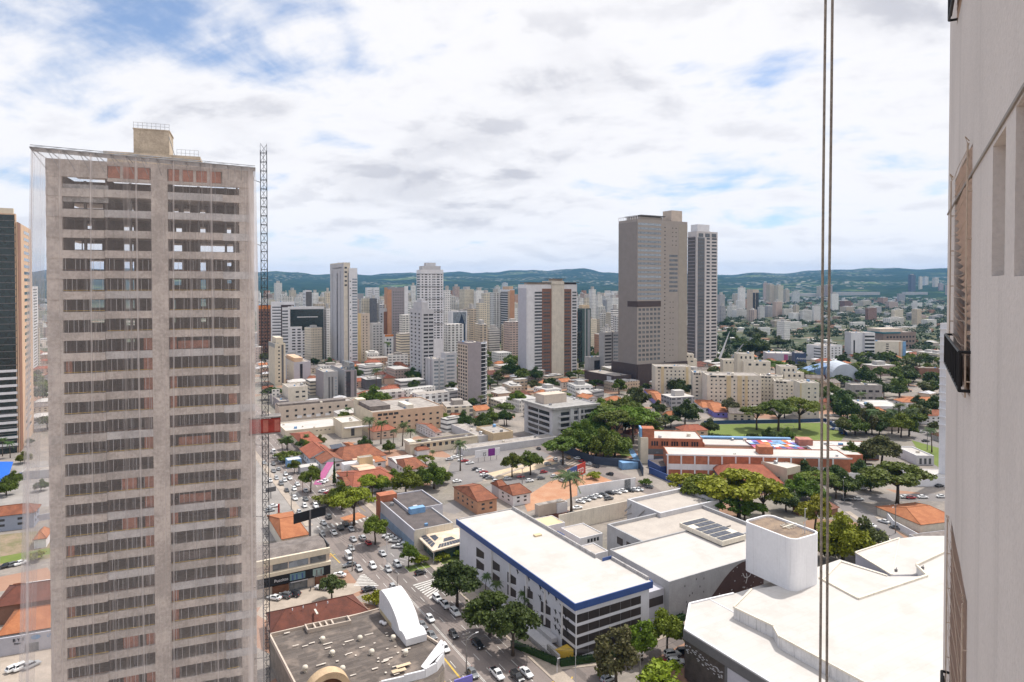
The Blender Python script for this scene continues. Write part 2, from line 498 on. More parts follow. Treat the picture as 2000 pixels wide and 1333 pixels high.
m_ltblue = mat('light_blue_paint', (0.20, 0.36, 0.58), 0.7, 0.2, 0.3, 0.1)
m_violet = mat('violet_blue_paint', (0.20, 0.18, 0.52), 0.7, 0.12, 0.3)
m_yellow = mat('yellow_paint', (0.62, 0.40, 0.05), 0.7, 0.15, 0.4)
m_red = mat('red_paint', (0.42, 0.05, 0.035), 0.6, 0.2, 0.8)
m_pink = mat('pink_paint', (0.38, 0.10, 0.22), 0.7, 0.12, 0.4)
m_orange = mat('orange_paint', (0.62, 0.22, 0.06), 0.7, 0.15, 0.4)
m_brick = mat('red_brick', (0.42, 0.155, 0.085), 0.9, 0.25, 0.5, 0.08, fine=6)
m_hollow = mat('hollow_clay_block', (0.42, 0.18, 0.12), 0.9, 0.35, 0.9, fine=7)
m_wood = mat('brown_wood', (0.17, 0.075, 0.04), 0.7, 0.3, 0.6)
m_fibro = mat('fibre_cement_sheet', (0.24, 0.205, 0.185), 0.92, 0.3, 0.35, 0.0, col2=(0.13, 0.11, 0.10), bump=0.3)
m_darkroof = mat('dark_membrane_roof', (0.13, 0.11, 0.105), 0.9, 0.3, 0.25, col2=(0.085, 0.072, 0.07))
m_flat = mat('flat_roof_screed', (0.42, 0.38, 0.34), 0.92, 0.3, 0.3, col2=(0.25, 0.22, 0.20))
m_tile = tiles('old_clay_tiles', (0.145, 0.048, 0.026), (0.33, 0.115, 0.055))
m_tile2 = tiles('orange_clay_tiles', (0.32, 0.105, 0.042), (0.48, 0.19, 0.08))
m_tile3 = tiles('brown_clay_tiles', (0.085, 0.029, 0.019), (0.18, 0.055, 0.033))
m_tile4 = tiles('red_clay_tiles', (0.22, 0.058, 0.032), (0.37, 0.115, 0.06))
g_dark = glass('dark_window_glass', (0.035, 0.037, 0.042))
g_mid = glass('grey_window_glass', (0.11, 0.12, 0.13))
g_green = glass('green_window_glass', (0.018, 0.034, 0.033))
g_blue = glass('blue_window_glass', (0.05, 0.075, 0.12))
g_lite = glass('pale_window_glass', (0.22, 0.25, 0.28))
g_brown = glass('brown_louvre', (0.045, 0.036, 0.034), 0.5, 0.3, 0.3)
m_asph = mat('asphalt', (0.245, 0.205, 0.185), 0.92, 0.22, 0.08, col2=(0.185, 0.155, 0.142), fine=3.0)
def worn(m):
    t = NT(m.node_tree); bs = m.node_tree.nodes['Principled BSDF']; src = bs.inputs['Base Color'].links[0].from_socket
    p = t.n('ShaderNodeMapping', {'Vector': t.n('ShaderNodeNewGeometry').outputs['Position'], 'Rotation': (0, 0, rd(60))}).outputs[0]
    p2 = t.n('ShaderNodeMapping', {'Vector': p, 'Scale': (1, 1, 1), 'Rotation': (0, 0, rd(-90))}).outputs[0]
    v = t.n('ShaderNodeTexVoronoi', {'Vector': t.n('ShaderNodeMapping', {'Vector': p2, 'Scale': (.30, .085, 1)}).outputs[0], 'Scale': 1.0}, feature='F1', distance='CHEBYCHEV')
    vs = t.n('ShaderNodeSeparateColor', {0: v.outputs['Color']})
    c = t.mix(t.math('MULTIPLY', t.math('GREATER_THAN', vs.outputs[0], .80), .42), src, (.09, .08, .075))
    c = t.mix(t.math('MULTIPLY', t.math('LESS_THAN', vs.outputs[1], .12), .3), c, (.33, .28, .25))
    oil = t.ramp(t.noise(t.n('ShaderNodeMapping', {'Vector': p2, 'Scale': (.9, .03, 1)}).outputs[0], 1.0, 4, .6), .50, .68)
    c = t.mix(t.math('MULTIPLY', oil, .35), c, (.10, .088, .082))
    m.node_tree.links.new(c, bs.inputs['Base Color'])
worn(m_asph)
m_asph2 = mat('grey_asphalt', (0.235, 0.215, 0.205), 0.92, 0.22, 0.08, col2=(0.18, 0.165, 0.16), fine=3.0)
m_pave = mat('paving', (0.40, 0.335, 0.275), 0.9, 0.2, 0.25, fine=4.0)
m_lotgrey = mat('concrete_yard', (0.30, 0.275, 0.255), 0.9, 0.2, 0.12, fine=2.0)
m_earth = mat('red_earth', (0.40, 0.19, 0.105), 0.95, 0.25, 0.15, col2=(0.46, 0.27, 0.17))
m_sand = mat('pale_sand', (0.60, 0.47, 0.32), 0.95, 0.15, 0.2)
m_lawn = mat('lawn', (0.115, 0.165, 0.03), 0.95, 0.25, 0.25, col2=(0.16, 0.19, 0.05), fine=4)
m_mark = mat('road_paint', (0.62, 0.60, 0.56), 0.8, 0.3, 1.2)
m_markw = mat('worn_road_paint', (0.42, 0.34, 0.28), 0.85, 0.3, 1.2)
m_marky = mat('yellow_road_paint', (0.60, 0.40, 0.08), 0.8, 0.2, 1.2)
m_solar = mat('solar_cells', (0.05, 0.055, 0.075), 0.2, 0.2, 1.0, spec=0.6)
m_bark = mat('bark', (0.10, 0.075, 0.055), 0.95, 0.35, 2.0)
m_hedge = mat('hedge_green', (0.022, 0.05, 0.012), 0.95, 0.5, 1.5, fine=9)

# ------------------------------------------------------------------ ground, hills
def ground_material():
    m = bpy.data.materials.new('city_ground'); m.use_nodes = True
    nt = m.node_tree; t = NT(nt); b = nt.nodes['Principled BSDF']
    p = t.n('ShaderNodeNewGeometry').outputs['Position']
    n1 = t.noise(p, 0.012, 5, 0.6); n2 = t.noise(p, 0.06, 5, 0.65); n3 = t.noise(p, 0.6, 4, 0.6)
    c = t.mix(t.ramp(n2, 0.35, 0.65), (0.30, 0.26, 0.225), (0.20, 0.18, 0.165))
    c = t.mix(t.math('MULTIPLY', t.ramp(n3, 0.45, 0.7), 0.35), c, (0.42, 0.37, 0.32))
    vor = t.n('ShaderNodeTexVoronoi', {'Vector': p, 'Scale': 0.045}, feature='F1')
    vs = t.n('ShaderNodeSeparateColor', {0: vor.outputs['Color']})
    c = t.mix(t.math('MULTIPLY', t.math('GREATER_THAN', vs.outputs[0], 0.80), 0.75), c, (0.36, 0.19, 0.12))
    sx = t.n('ShaderNodeSeparateXYZ', {0: p})
    far = t.ramp(sx.outputs[1], 420.0, 1100.0)
    gr = t.ramp(t.math('ADD', n1, t.math('MULTIPLY', far, 0.12)), 0.50, 0.58)
    c = t.mix(t.math('MULTIPLY', gr, t.math('MULTIPLY_ADD', far, 0.6, 0.2)), c, (0.035, 0.06, 0.022))
    c = t.mix(t.ramp(sx.outputs[1], 2300.0, 3600.0), c, (0.035, 0.06, 0.025))
    nt.links.new(c, b.inputs['Base Color']); b.inputs['Roughness'].default_value = 0.95
    b.inputs['Specular IOR Level'].default_value = 0.1
    return m
mb = MB()
mb.quad([(-16000, -600, 0), (16000, -600, 0), (16000, 24000, 0), (-16000, 24000, 0)])
tag(mb.build('ground', ground_material()), kind='structure')

def hill_material():
    m = bpy.data.materials.new('hill_cover'); m.use_nodes = True
    nt = m.node_tree; t = NT(nt); b = nt.nodes['Principled BSDF']
    p = t.n('ShaderNodeNewGeometry').outputs['Position']
    n1 = t.noise(p, 0.0011, 6, 0.62); n2 = t.noise(p, 0.006, 6, 0.65)
    c = t.mix(t.ramp(n2, 0.35, 0.65), (0.012, 0.026, 0.014), (0.028, 0.050, 0.022))
    c = t.mix(t.math('MULTIPLY', t.ramp(n1, 0.56, 0.64), 0.75), c, (0.13, 0.17, 0.06))
    v = t.n('ShaderNodeTexVoronoi', {'Vector': p, 'Scale': 0.012}, feature='F1')
    spk = t.math('MULTIPLY', t.math('LESS_THAN', v.outputs['Distance'], 0.30), t.ramp(t.noise(p, 0.0007, 3, 0.5), 0.50, 0.58))
    c = t.mix(t.math('MULTIPLY', spk, 0.7), c, (0.45, 0.42, 0.38))
    nt.links.new(c, b.inputs['Base Color']); b.inputs['Roughness'].default_value = 1.0
    b.inputs['Specular IOR Level'].default_value = 0.0
    return m
def hill_height(x, y):
    r = math.hypot(x, y); a = math.degrees(math.atan2(x, y))
    k = min(1.0, max(0.0, (r - 4300.0) / 9200.0)); k = k * k * (3 - 2 * k)
    h = 1.0 + 0.10 * math.sin(a * 0.21 + 1.0) + 0.05 * math.sin(a * 0.55) + 0.035 * math.sin(a * 1.3 + r * 0.0006) + 0.02 * math.sin(a * 2.9 + 2)
    z = 330.0 * k * h * (0.93 + 0.07 * math.sin(r * 0.0011 + a * 0.2))
    for a0, w, amp, r0 in ((6.4, 1.6, 52, 12500), (20.3, 1.3, 60, 12800), (-6.0, 3.0, 30, 11500), (-14, 4, 36, 12500), (28, 5, 26, 12000)):
        z += amp * math.exp(-((a - a0) / w) ** 2) * math.exp(-((r - r0) / 2200.0) ** 2)
    return z
NA, NR = 230, 46
vs, fs = [], []
for i in range(NR):
    r = 3900.0 + (15500.0 - 3900.0) * (i / (NR - 1.0)) ** 1.15
    for j in range(NA):
        a = rd(-46 + 92.0 * j / (NA - 1))
        x, y = r * math.sin(a), r * math.cos(a)
        vs.append((x, y, hill_height(x, y) + (RNG.uniform(-5, 5) if i > 8 else 0) * min(1, i / 20) - (6.0 if i == 0 else 0)))
for i in range(NR - 1):
    for j in range(NA - 1):
        k = i * NA + j; fs.append((k, k + 1, k + NA + 1, k + NA))
hm = MB(); hm.v = vs; hm.f = fs; hm.mi = [0] * len(fs)
tag(hm.build('hills', hill_material(), smooth=True), kind='structure')

# pale haze: the air between here and the hills
hz = MB(); hz.box((-13500, -700, -9), (27000, 0, 0), (0, 17000, 0), (0, 0, 520))
hm_ = bpy.data.materials.new('haze_air'); hm_.use_nodes = True
hm_.node_tree.nodes.clear(); t = NT(hm_.node_tree)
vol = t.n('ShaderNodeVolumePrincipled', {'Color': (0.26, 0.55, 1.0, 1), 'Density': HAZE_D, 'Anisotropy': 0.0})
t.n('ShaderNodeOutputMaterial', {'Volume': vol.outputs[0]})
tag(hz.build('haze', hm_), kind='stuff')

# ------------------------------------------------------------------ roads and yards: sheets a few mm apart
def gp(u, v, z=0.0):
    p = GU * u + GV * v; return Vector((p.x, p.y, z))
def ribbon(name, pts, width, z, m, kind='structure'):
    b = MB(); n = len(pts)
    L, Rr = [], []
    for i, p in enumerate(pts):
        dd = (pts[min(i + 1, n - 1)] - pts[max(i - 1, 0)]).normalized(); nn = Vector((-dd.y, dd.x, 0)) * width / 2
        L.append(Vector((p.x + nn.x, p.y + nn.y, z))); Rr.append(Vector((p.x - nn.x, p.y - nn.y, z)))
    for i in range(n - 1): b.quad([Rr[i], Rr[i + 1], L[i + 1], L[i]])
    return tag(b.build(name, m), kind=kind)
def area(name, px, z, m, kind='structure', thick=0.0):
    b = MB(); pl = [at(x, y, 0) for x, y in px]
    if thick: b.prism([(p.x, p.y) for p in pl], 0.0, thick)
    else: b.quad([(p.x, p.y, z) for p in pl])
    return tag(b.build(name, m), kind=kind)
def pxl(*pts): return [at(x, y, 0) for x, y in pts]
AV0, AV1 = 62.5, 87.5
b = MB(); b.quad([gp(60, AV0, .012), gp(60, AV1, .012), gp(900, AV1, .012), gp(900, AV0, .012)])
tag(b.build('avenue', m_asph), kind='structure')
ribbon('road', pxl((868, 1000), (960, 958), (1060, 922), (1115, 898)), 11, .016, m_asph2)
ribbon('road', pxl((1000, 848), (1050, 868), (1105, 893), (1180, 922), (1255, 952), (1300, 985), (1345, 1035)), 12, .020, m_asph)
ribbon('road', pxl((1540, 985), (1640, 975), (1740, 972), (1850, 972), (1990, 970)), 10.5, .016, m_asph2)
ribbon('road', pxl((1610, 968), (1655, 985), (1690, 1012), (1750, 1062), (1820, 1120)), 11, .020, m_asph2)
ribbon('road', pxl((1030, 1372), (1130, 1322), (1240, 1275), (1345, 1222), (1480, 1170)), 10, .016, m_asph)
ribbon('road', pxl((1740, 790), (1790, 840), (1850, 915), (1900, 990)), 12, .024, m_asph2)
ribbon('road', pxl((770, 1090), (860, 1108), (925, 1095), (960, 1070)), 8.5, .020, m_asph)
area('car_park', [(735, 1072), (775, 1118), (850, 1085), (800, 1050)], .024, m_asph2)
area('car_park', [(880, 905), (1000, 875), (1080, 885), (1040, 915), (905, 950), (870, 935)], .012, m_asph2)
area('sand_strip', [(952, 925), (1060, 898), (1090, 905), (975, 937)], .028, m_sand)
area('bare_earth', [(1020, 975), (1075, 940), (1165, 925), (1200, 938), (1110, 975), (1030, 1000)], .012, m_earth)
area('paved_yard', [(1060, 1020), (1110, 990), (1240, 958), (1290, 975), (1150, 1010), (1090, 1035)], .028, m_pave)
area('brick_yard', [(1062, 1010), (1090, 992), (1120, 1000), (1085, 1030)], .034, m_tile3)
area('forecourt', [(500, 1200), (520, 1170), (640, 1140), (735, 1140), (650, 1178), (520, 1212)], .008, m_pave)
area('forecourt', [(500, 1010), (500, 900), (530, 905), (650, 1035), (600, 1050), (500, 1060)], .016, m_lotgrey)
area('sports_field', [(1363, 830), (1608, 826), (1652, 850), (1640, 864), (1330, 862)], .012, m_lawn)
area('lawn', [(1780, 860), (1850, 880), (1850, 925), (1800, 890)], .030, m_lawn)
area('lawn', [(790, 1108), (905, 1082), (925, 1090), (850, 1106), (800, 1118)], .030, m_lawn)
area('vacant_lot', [(0, 1045), (100, 1035), (100, 1090), (0, 1110)], .012, mat('scrub_soil', (.30, .22, .16), .95, .3, .2, col2=(.16, .15, .075)))
area('lawn', [(0, 1088), (100, 1070), (100, 1082), (0, 1102)], .016, m_lawn)
area('concrete_yard', [(0, 905), (100, 900), (100, 990), (0, 990)], .008, m_lotgrey)
area('concrete_yard', [(0, 1240), (100, 1235), (100, 1345), (0, 1345)], .008, m_pave)
area('orange_paving', [(664, 1012), (700, 1001), (716, 1010), (680, 1022)], .040, mat('orange_paving', (.46, .20, .10), .9, .25, .4))
area('lawn', [(1205, 880), (1222, 872), (1240, 890), (1215, 893)], .008, m_lawn)
# pavements: real steps with kerbs
b = MB()
for (u0, u1, v0, v1) in ((100, 226, AV1, AV1 + 4.2), (246, 300, AV1, AV1 + 3.0), (310, 520, AV1, AV1 + 3.0), (265, 520, AV0 - 3, AV0), (60, 150, AV0 - 2.5, AV0)):
    P4 = [gp(u0, v0), gp(u0, v1), gp(u1, v1), gp(u1, v0)]
    b.prism([(p.x, p.y) for p in P4], 0.0, 0.15)
tag(b.build('pavement', m_pave), kind='structure')
def walk(pts, width):
    b = MB(); n = len(pts)
    for i in range(n - 1):
        d_ = (pts[i + 1] - pts[i]).normalized(); nn = Vector((-d_.y, d_.x, 0)) * width / 2
        q = [pts[i] + nn, pts[i] - nn, pts[i + 1] - nn, pts[i + 1] + nn]
        b.prism([(p.x, p.y) for p in q], 0.0, 0.145)
    tag(b.build('pavement', m_pave), kind='structure')
walk(pxl((1090, 1302), (1180, 1292), (1345, 1216)), 3.2)
walk(pxl((1655, 1000), (1720, 1045), (1770, 1075)), 2.4)
walk(pxl((1715, 1010), (1800, 1060)), 3.2)
walk(pxl((945, 940), (1080, 893)), 2.2)
# markings
mk = MB(); mw = MB(); my = MB()
def dash(u0, u1, v, w=0.16, b=None): (b or mk).quad([gp(u0, v - w / 2, .036), gp(u0, v + w / 2, .036), gp(u1, v + w / 2, .036), gp(u1, v - w / 2, .036)])
for vv in (66.2, 69.6, 76.2, 79.7, 83.2):
    u_ = 62
    while u_ < 600:
        if not (222 < u_ < 246 or 256 < u_ < 268): dash(u_, u_ + 3.4, vv)
        u_ += 7.2
dash(62, 216, 72.9, .14); dash(62, 216, 73.25, .14); dash(270, 600, 72.9, .14)
dash(150, 222, 85.3, .12); dash(270, 420, 85.2, .14, my); dash(62, 150, 64.8, .14, my)
for k in range(13):                                   # zebra across the avenue
    v0 = AV0 + 0.8 + k * 1.85
    mk.quad([gp(259, v0, .036), gp(259, v0 + .75, .036), gp(263.2, v0 + .75, .036), gp(263.2, v0, .036)])
def hatch(tri, n, b):
    A, B, C = [at(x, y, .036) for x, y in tri]       # stripes from AB side towards C
    for k in range(n):
        f0, f1 = k / n, (k + 0.55) / n
        b.quad([A.lerp(B, f0), A.lerp(B, f1), A.lerp(C, f1), A.lerp(C, f0)])
def hatch2(A, B, C, D, n, b):
    A, B, C, D = [at(x, y, .036) for x, y in (A, B, C, D)]
    for k in range(n):
        f0, f1 = k / n, (k + 0.5) / n
        b.quad([A.lerp(B, f0), A.lerp(B, f1), D.lerp(C, f1), D.lerp(C, f0)])
hatch2((806, 1143), (842, 1172), (866, 1150), (858, 1128), 8, mk)
hatch2((703, 1124), (690, 1146), (742, 1146), (712, 1122), 8, mk)
hatch2((1105, 905), (1120, 925), (1170, 915), (1118, 895), 7, mw)
hatch2((1088, 912), (1100, 925), (1112, 922), (1096, 908), 6, mw)
for x0, x1 in ((664, 676), (676, 690)):
    mw.quad([at(x0, 1016, .034), at(x1, 1012, .034), at(x1 + 6, 1007, .034), at(x0 + 8, 1010, .034)])
for (a_, c_) in (((645, 1081), (664, 1100)), ((641, 1086), (655, 1083)), ((1075, 1335), (1092, 1326)), ((1092, 1326), (1108, 1328)), ((1113, 1333), (1118, 1322))):
    A, C = at(*a_, .038), at(*c_, .038); nn = (C - A).normalized().cross(Vector((0, 0, 1))) * .18
    my.quad([A - nn, A + nn, C + nn, C - nn])
for x0, y0, x1, y1 in ((865, 1283, 903, 1330),):
    A, C = at(x0, y0, .038), at(x1, y1, .038); nn = (C - A).normalized().cross(Vector((0, 0, 1))) * .22
    my.quad([A - nn, A + nn, C + nn, C - nn])
for k in range(9):                                    # bays of the car park by the blue shop
    A, C = at(742 + k * 8, 1112 - k * 4.2, .040), at(757 + k * 8, 1116 - k * 4.2, .040); nn = Vector((.07, .07, 0))
    mk.quad([A - nn, A + nn, C + nn, C - nn])
tag(mk.build('road_markings', m_mark), kind='structure'); tag(mw.build('road_markings', m_markw), kind='structure'); tag(my.build('road_markings', m_marky), kind='structure')
# ------------------------------------------------------------------ foliage
def leaf_material(name='leaves'):
    m = bpy.data.materials.new(name); m.use_nodes = True
    nt = m.node_tree; nt.nodes.clear(); t = NT(nt)
    base = t.n('ShaderNodeObjectInfo').outputs['Color']
    rnd = t.n('ShaderNodeNewGeometry').outputs['Random Per Island']
    oc = t.n('ShaderNodeTexCoord').outputs['Object']
    n1 = t.noise(oc, 0.45, 3, 0.6)
    k = t.math('ADD', t.math('MULTIPLY', rnd, 0.75), t.math('MULTIPLY', n1, 0.9))
    g = t.n('ShaderNodeMapRange', {0: k, 1: 0.25, 2: 1.35, 3: 0.50, 4: 1.65}).outputs[0]
    c = t.mix(1.0, base, t.n('ShaderNodeCombineColor', {0: g, 1: g, 2: g}).outputs[0], 'MULTIPLY')
    c = t.mix(t.math('MULTIPLY', t.ramp(rnd, 0.80, 1.0), 0.30), c, (0.14, 0.17, 0.03))
    d = t.n('ShaderNodeBsdfPrincipled', {'Base Color': c, 'Roughness': 0.6, 'Specular IOR Level': 0.25})
    tl = t.n('ShaderNodeBsdfTranslucent', {'Color': c})
    mx = t.n('ShaderNodeMixShader', {0: 0.22}); nt.links.new(d.outputs[0], mx.inputs[1]); nt.links.new(tl.outputs[0], mx.inputs[2])
    t.n('ShaderNodeOutputMaterial', {'Surface': mx.outputs[0]})
    return m
m_leaf = leaf_material()

def crown_mesh(name, clumps, n, leaf, seed, up=0.35, shell=0.55):
    """foliage as many leaf sprays spread over clumps (x, y, z, rx, rz); open between the clumps"""
    r = np.random.default_rng(seed)
    w = np.array([c[3] * c[3] for c in clumps]); w = w / w.sum()
    ci = r.choice(len(clumps), n, p=w)
    C = np.array(clumps)[ci]
    dv = r.normal(size=(n, 3)); dv /= np.linalg.norm(dv, axis=1)[:, None]
    dv[:, 2] = np.where(dv[:, 2] < -0.35, -dv[:, 2] * 0.6, dv[:, 2])
    rad = shell + (1 - shell) * r.random(n) ** 0.6
    rad = rad * (1 + 0.16 * r.normal(size=n))
    P = C[:, :3] + dv * rad[:, None] * np.stack([C[:, 3], C[:, 3], C[:, 4]], 1)
    nrm = dv * 0.55 + np.array([0, 0, up]) + r.normal(size=(n, 3)) * 0.55
    nrm /= np.linalg.norm(nrm, axis=1)[:, None]
    a = np.cross(nrm, r.normal(size=(n, 3))); a /= np.linalg.norm(a, axis=1)[:, None]
    b = np.cross(nrm, a)
    s = leaf * (0.55 + 0.9 * r.random(n))[:, None]
    asp = (0.55 + 0.45 * r.random(n))[:, None]
    V = np.stack([P - a * s, P - b * s * asp + nrm * s * .15, P + a * s, P + b * s * asp - nrm * s * .15], 1).reshape(-1, 3)
    me = bpy.data.meshes.new(name)
    me.vertices.add(4 * n); me.vertices.foreach_set('co', V.astype(np.float32).ravel())
    me.loops.add(4 * n); me.loops.foreach_set('vertex_index', np.arange(4 * n, dtype=np.int32))
    me.polygons.add(n); me.polygons.foreach_set('loop_start', np.arange(0, 4 * n, 4, dtype=np.int32))
    try: me.polygons.foreach_set('loop_total', np.full(n, 4, dtype=np.int32))
    except Exception: pass
    me.update(calc_edges=True); me.validate()
    me.materials.append(m_leaf)
    return me
def trunk_mesh(name, h, r0, tips, seed, fork=0.45):
    b = MB(); rr_ = random.Random(seed)
    top = Vector((rr_.uniform(-.2, .2), rr_.uniform(-.2, .2), h * fork))
    b.tube([(0, 0, -.2), top * .5 + Vector((rr_.uniform(-.15, .15), rr_.uniform(-.15, .15), 0)), top], [r0 * 1.25, r0 * .95, r0 * .8], 7)
    for (x, y, z) in tips:
        m_ = top.lerp(Vector((x, y, z)), .5) + Vector((rr_.uniform(-.4, .4), rr_.uniform(-.4, .4), h * .06))
        b.tube([top - Vector((0, 0, .1)), m_, (x, y, z)], [r0 * .55, r0 * .32, r0 * .10], 5)
    return b.mesh(name, m_bark, smooth=True)
PROTO = {}
def make_tree(key, clumps, n, leaf, seed, r0, fork=.45, tips=7, **kw):
    cm = crown_mesh('crown', clumps, n, leaf, seed, **kw)
    top = max(c[2] for c in clumps)
    rr_ = random.Random(seed); tp = rr_.sample(clumps, min(tips, len(clumps)))
    tm = trunk_mesh('trunk', top, r0, [(c[0] * .9, c[1] * .9, c[2]) for c in tp], seed, fork)
    PROTO[key] = (cm, tm)
def dome(seed, R, h, z0, k, cr, flat=1.0, lo=0.0):
    r = random.Random(seed); out = []
    for i in range(k):
        a = r.uniform(0, 6.283); q = r.random() ** .5
        x, y = R * q * math.cos(a), R * q * math.sin(a)
        z = z0 + h * (math.sqrt(max(0, 1 - q * q)) * r.uniform(.55, 1.0) if r.random() < .75 else r.uniform(lo, .5))
        c = cr * r.uniform(.65, 1.2); out.append((x, y, z, c, c * flat))
    return out
# unit trees are about 10 m tall; instances are scaled
make_tree('round', dome(1, 3.9, 4.2, 4.2, 26, 1.45, .85), 6800, .27, 1, .30)
make_tree('round_b', dome(2, 3.7, 4.8, 3.6, 24, 1.5, .9), 6800, .27, 2, .28)
make_tree('umbrella', dome(3, 5.4, 2.6, 5.6, 34, 1.5, .42), 7600, .27, 3, .32, .5, 10, up=.8)
make_tree('umbrella_b', dome(4, 5.2, 2.9, 5.2, 28, 1.6, .45), 7000, .27, 4, .32, .45, 10, up=.8)
make_tree('dense', dome(5, 4.3, 5.6, 2.6, 34, 1.5, .95), 8000, .27, 5, .32, .35)
make_tree('tall', dome(6, 2.6, 6.5, 2.6, 22, 1.15, 1.0), 5200, .25, 6, .24, .35)
make_tree('mid_round', dome(7, 4.0, 4.6, 4.0, 16, 1.7, .9), 1500, .55, 7, .3)
make_tree('mid_wide', dome(8, 5.0, 3.0, 4.6, 18, 1.8, .55), 1600, .55, 8, .3, up=.7)
make_tree('mid_tall', dome(9, 3.0, 6.0, 3.0, 14, 1.5, .95), 1300, .55, 9, .3)
make_tree('far_a', dome(10, 4.6, 4.2, 3.4, 9, 2.0, .8), 300, 1.1, 10, .3, tips=3)
make_tree('far_b', dome(12, 5.2, 3.6, 3.6, 9, 2.2, .7), 300, 1.1, 12, .3, tips=3)
make_tree('bush', dome(13, 2.2, 1.8, .8, 12, .9, .8), 1500, .22, 13, .1, .3)
def palm_meshes(nf, L, h, seed, droop=.9, lean=.0):
    r = random.Random(seed)
    b = MB()
    pts = [(lean * (z / h) ** 2, 0, z) for z in (-.2, h * .25, h * .5, h * .75, h)]
    b.tube(pts, [.26, .18, .15, .13, .12], 7)
    tm = b.mesh('trunk', m_bark, smooth=True)
    c = MB(); base = Vector((lean, 0, h))
    for i in range(nf):
        a = 6.283 * i / nf * 1.0 + r.uniform(-.2, .2); el = r.uniform(-.15, 1.0); Lf = L * r.uniform(.85, 1.1)
        dx = Vector((math.cos(a), math.sin(a), 0)); side = Vector((-dx.y, dx.x, 0))
        prev = None; NS = 9
        for k in range(NS + 1):
            s = k / NS
            p = base + dx * Lf * s * math.cos(el * .6) * (1 - .12 * s) + Vector((0, 0, Lf * (s * math.sin(el) - droop * s * s * .95)))
            if prev is not None:
                w = .80 * Lf / 3 * math.sin(min(1, s * 1.15 + .12) * 3.0) + .05
                for sg in (1, -1):
                    for q in (0.0, .34, .67):
                        m0 = prev.lerp(p, q); m1 = prev.lerp(p, q + .33)
                        tip = m0.lerp(m1, .9) + side * sg * w + dx * w * .35 - Vector((0, 0, w * r.uniform(.25, .6)))
                        c.quad([m0, m1, tip])
                c.quad([prev - side * .03, prev + side * .03, p + side * .03, p - side * .03])
            prev = p
    cm = c.mesh('crown', m_leaf)
    return cm, tm
PROTO['palm'] = palm_meshes(22, 3.3, 8.0, 3, .75)
PROTO['palm_b'] = palm_meshes(24, 3.2, 7.2, 5, .7, .5)
PROTO['cypress'] = (crown_mesh('crown', [(0, 0, 1 + i * .8, .62 - .055 * i, .8) for i in range(10)], 2200, .2, 21, up=.9), trunk_mesh('trunk', 3, .12, [(0, 0, 5)], 4))
TREES = []
G1, G2, G3, G4, G5 = (0.085, 0.122, 0.012), (0.115, 0.150, 0.013), (0.048, 0.078, 0.014), (0.185, 0.205, 0.012), (0.088, 0.098, 0.030)
GPALM = (0.065, 0.10, 0.025)
def tree(kind, px, py, top, col=G1, label=None, cat='tree', wide=1.0, group=None, name='tree', z=0.0, desc=None):
    """tree whose trunk foot is at a pixel of the ground and whose crown ends at picture row `top`"""
    p = at(px, py, z); r = ray(px, top); hgt = CAM_H + r.z * (p.y / r.y) - z
    cm, tm = PROTO[kind]
    h0 = max(v.co.z for v in cm.vertices) if kind not in _th else _th[kind]
    _th[kind] = h0; s = hgt / h0
    o = bpy.data.objects.new(name, None); COL.objects.link(o)
    o.location = p; o.rotation_euler = (0, 0, RNG.uniform(0, 6.28)); o.scale = (s * wide, s * wide, s)
    OFF[o.name] = (0, 0, 0)
    j = lambda x: max(.004, x * RNG.uniform(.85, 1.15))
    inst(tm, 'trunk', o); inst(cm, 'crown', o, color=tuple(j(x) for x in col))
    if label: tag(o, label, cat, group)
    else: auto(o, desc or 'green tree', cat, group)
    TREES.append(o); return o
_th = {}
# ------------------------------------------------------------------ tower under construction, its net and its hoist
def net_material():
    m = bpy.data.materials.new('debris_net'); m.use_nodes = True
    nt = m.node_tree; nt.nodes.clear(); t = NT(nt)
    uv = t.n('ShaderNodeTexCoord').outputs['UV']
    mp = t.n('ShaderNodeMapping', {'Vector': uv, 'Scale': (1.0, 0.012, 1.0)}).outputs[0]
    n1 = t.ramp(t.noise(mp, 1.3, 7, 0.72), 0.50, 0.80)
    mp2 = t.n('ShaderNodeMapping', {'Vector': uv, 'Scale': (1.0, 0.004, 1.0)}).outputs[0]
    n2 = t.ramp(t.noise(mp2, 0.45, 3, 0.5), 0.62, 0.70)
    fold = t.n('ShaderNodeTexVoronoi', {'Vector': t.n('ShaderNodeMapping', {'Vector': uv, 'Scale': (0.16, 0.0012, 1)}).outputs[0], 'Scale': 1.0}, feature='DISTANCE_TO_EDGE', voronoi_dimensions='2D').outputs[0]
    line = t.math('SUBTRACT', 1.0, t.ramp(fold, 0.0, 0.022))
    a = t.math('ADD', 0.235, t.math('MULTIPLY', n1, 0.40))
    a = t.math('ADD', a, t.math('MULTIPLY', n2, 0.10))
    a = t.math('ADD', a, t.math('MULTIPLY', line, 0.5), None, True)
    df = t.n('ShaderNodeBsdfDiffuse', {'Color': (0.82, 0.76, 0.74, 1)})
    tl = t.n('ShaderNodeBsdfTranslucent', {'Color': (0.82, 0.76, 0.74, 1)})
    ms = t.n('ShaderNodeMixShader', {0: 0.55}); nt.links.new(df.outputs[0], ms.inputs[1]); nt.links.new(tl.outputs[0], ms.inputs[2])
    tr = t.n('ShaderNodeBsdfTransparent')
    mx = t.n('ShaderNodeMixShader', {0: a}); nt.links.new(tr.outputs[0], mx.inputs[1]); nt.links.new(ms.outputs[0], mx.inputs[2])
    t.n('ShaderNodeOutputMaterial', {'Surface': mx.outputs[0]})
    return m
m_net = net_material()
TA = 69.0
tO = Vector(((92 - 1000) / FPX * 100.0, 100.0, 0))
tR, tL = dirv(TA), dirv(TA - 90)
def tt(px): return along(tO, tR, px)
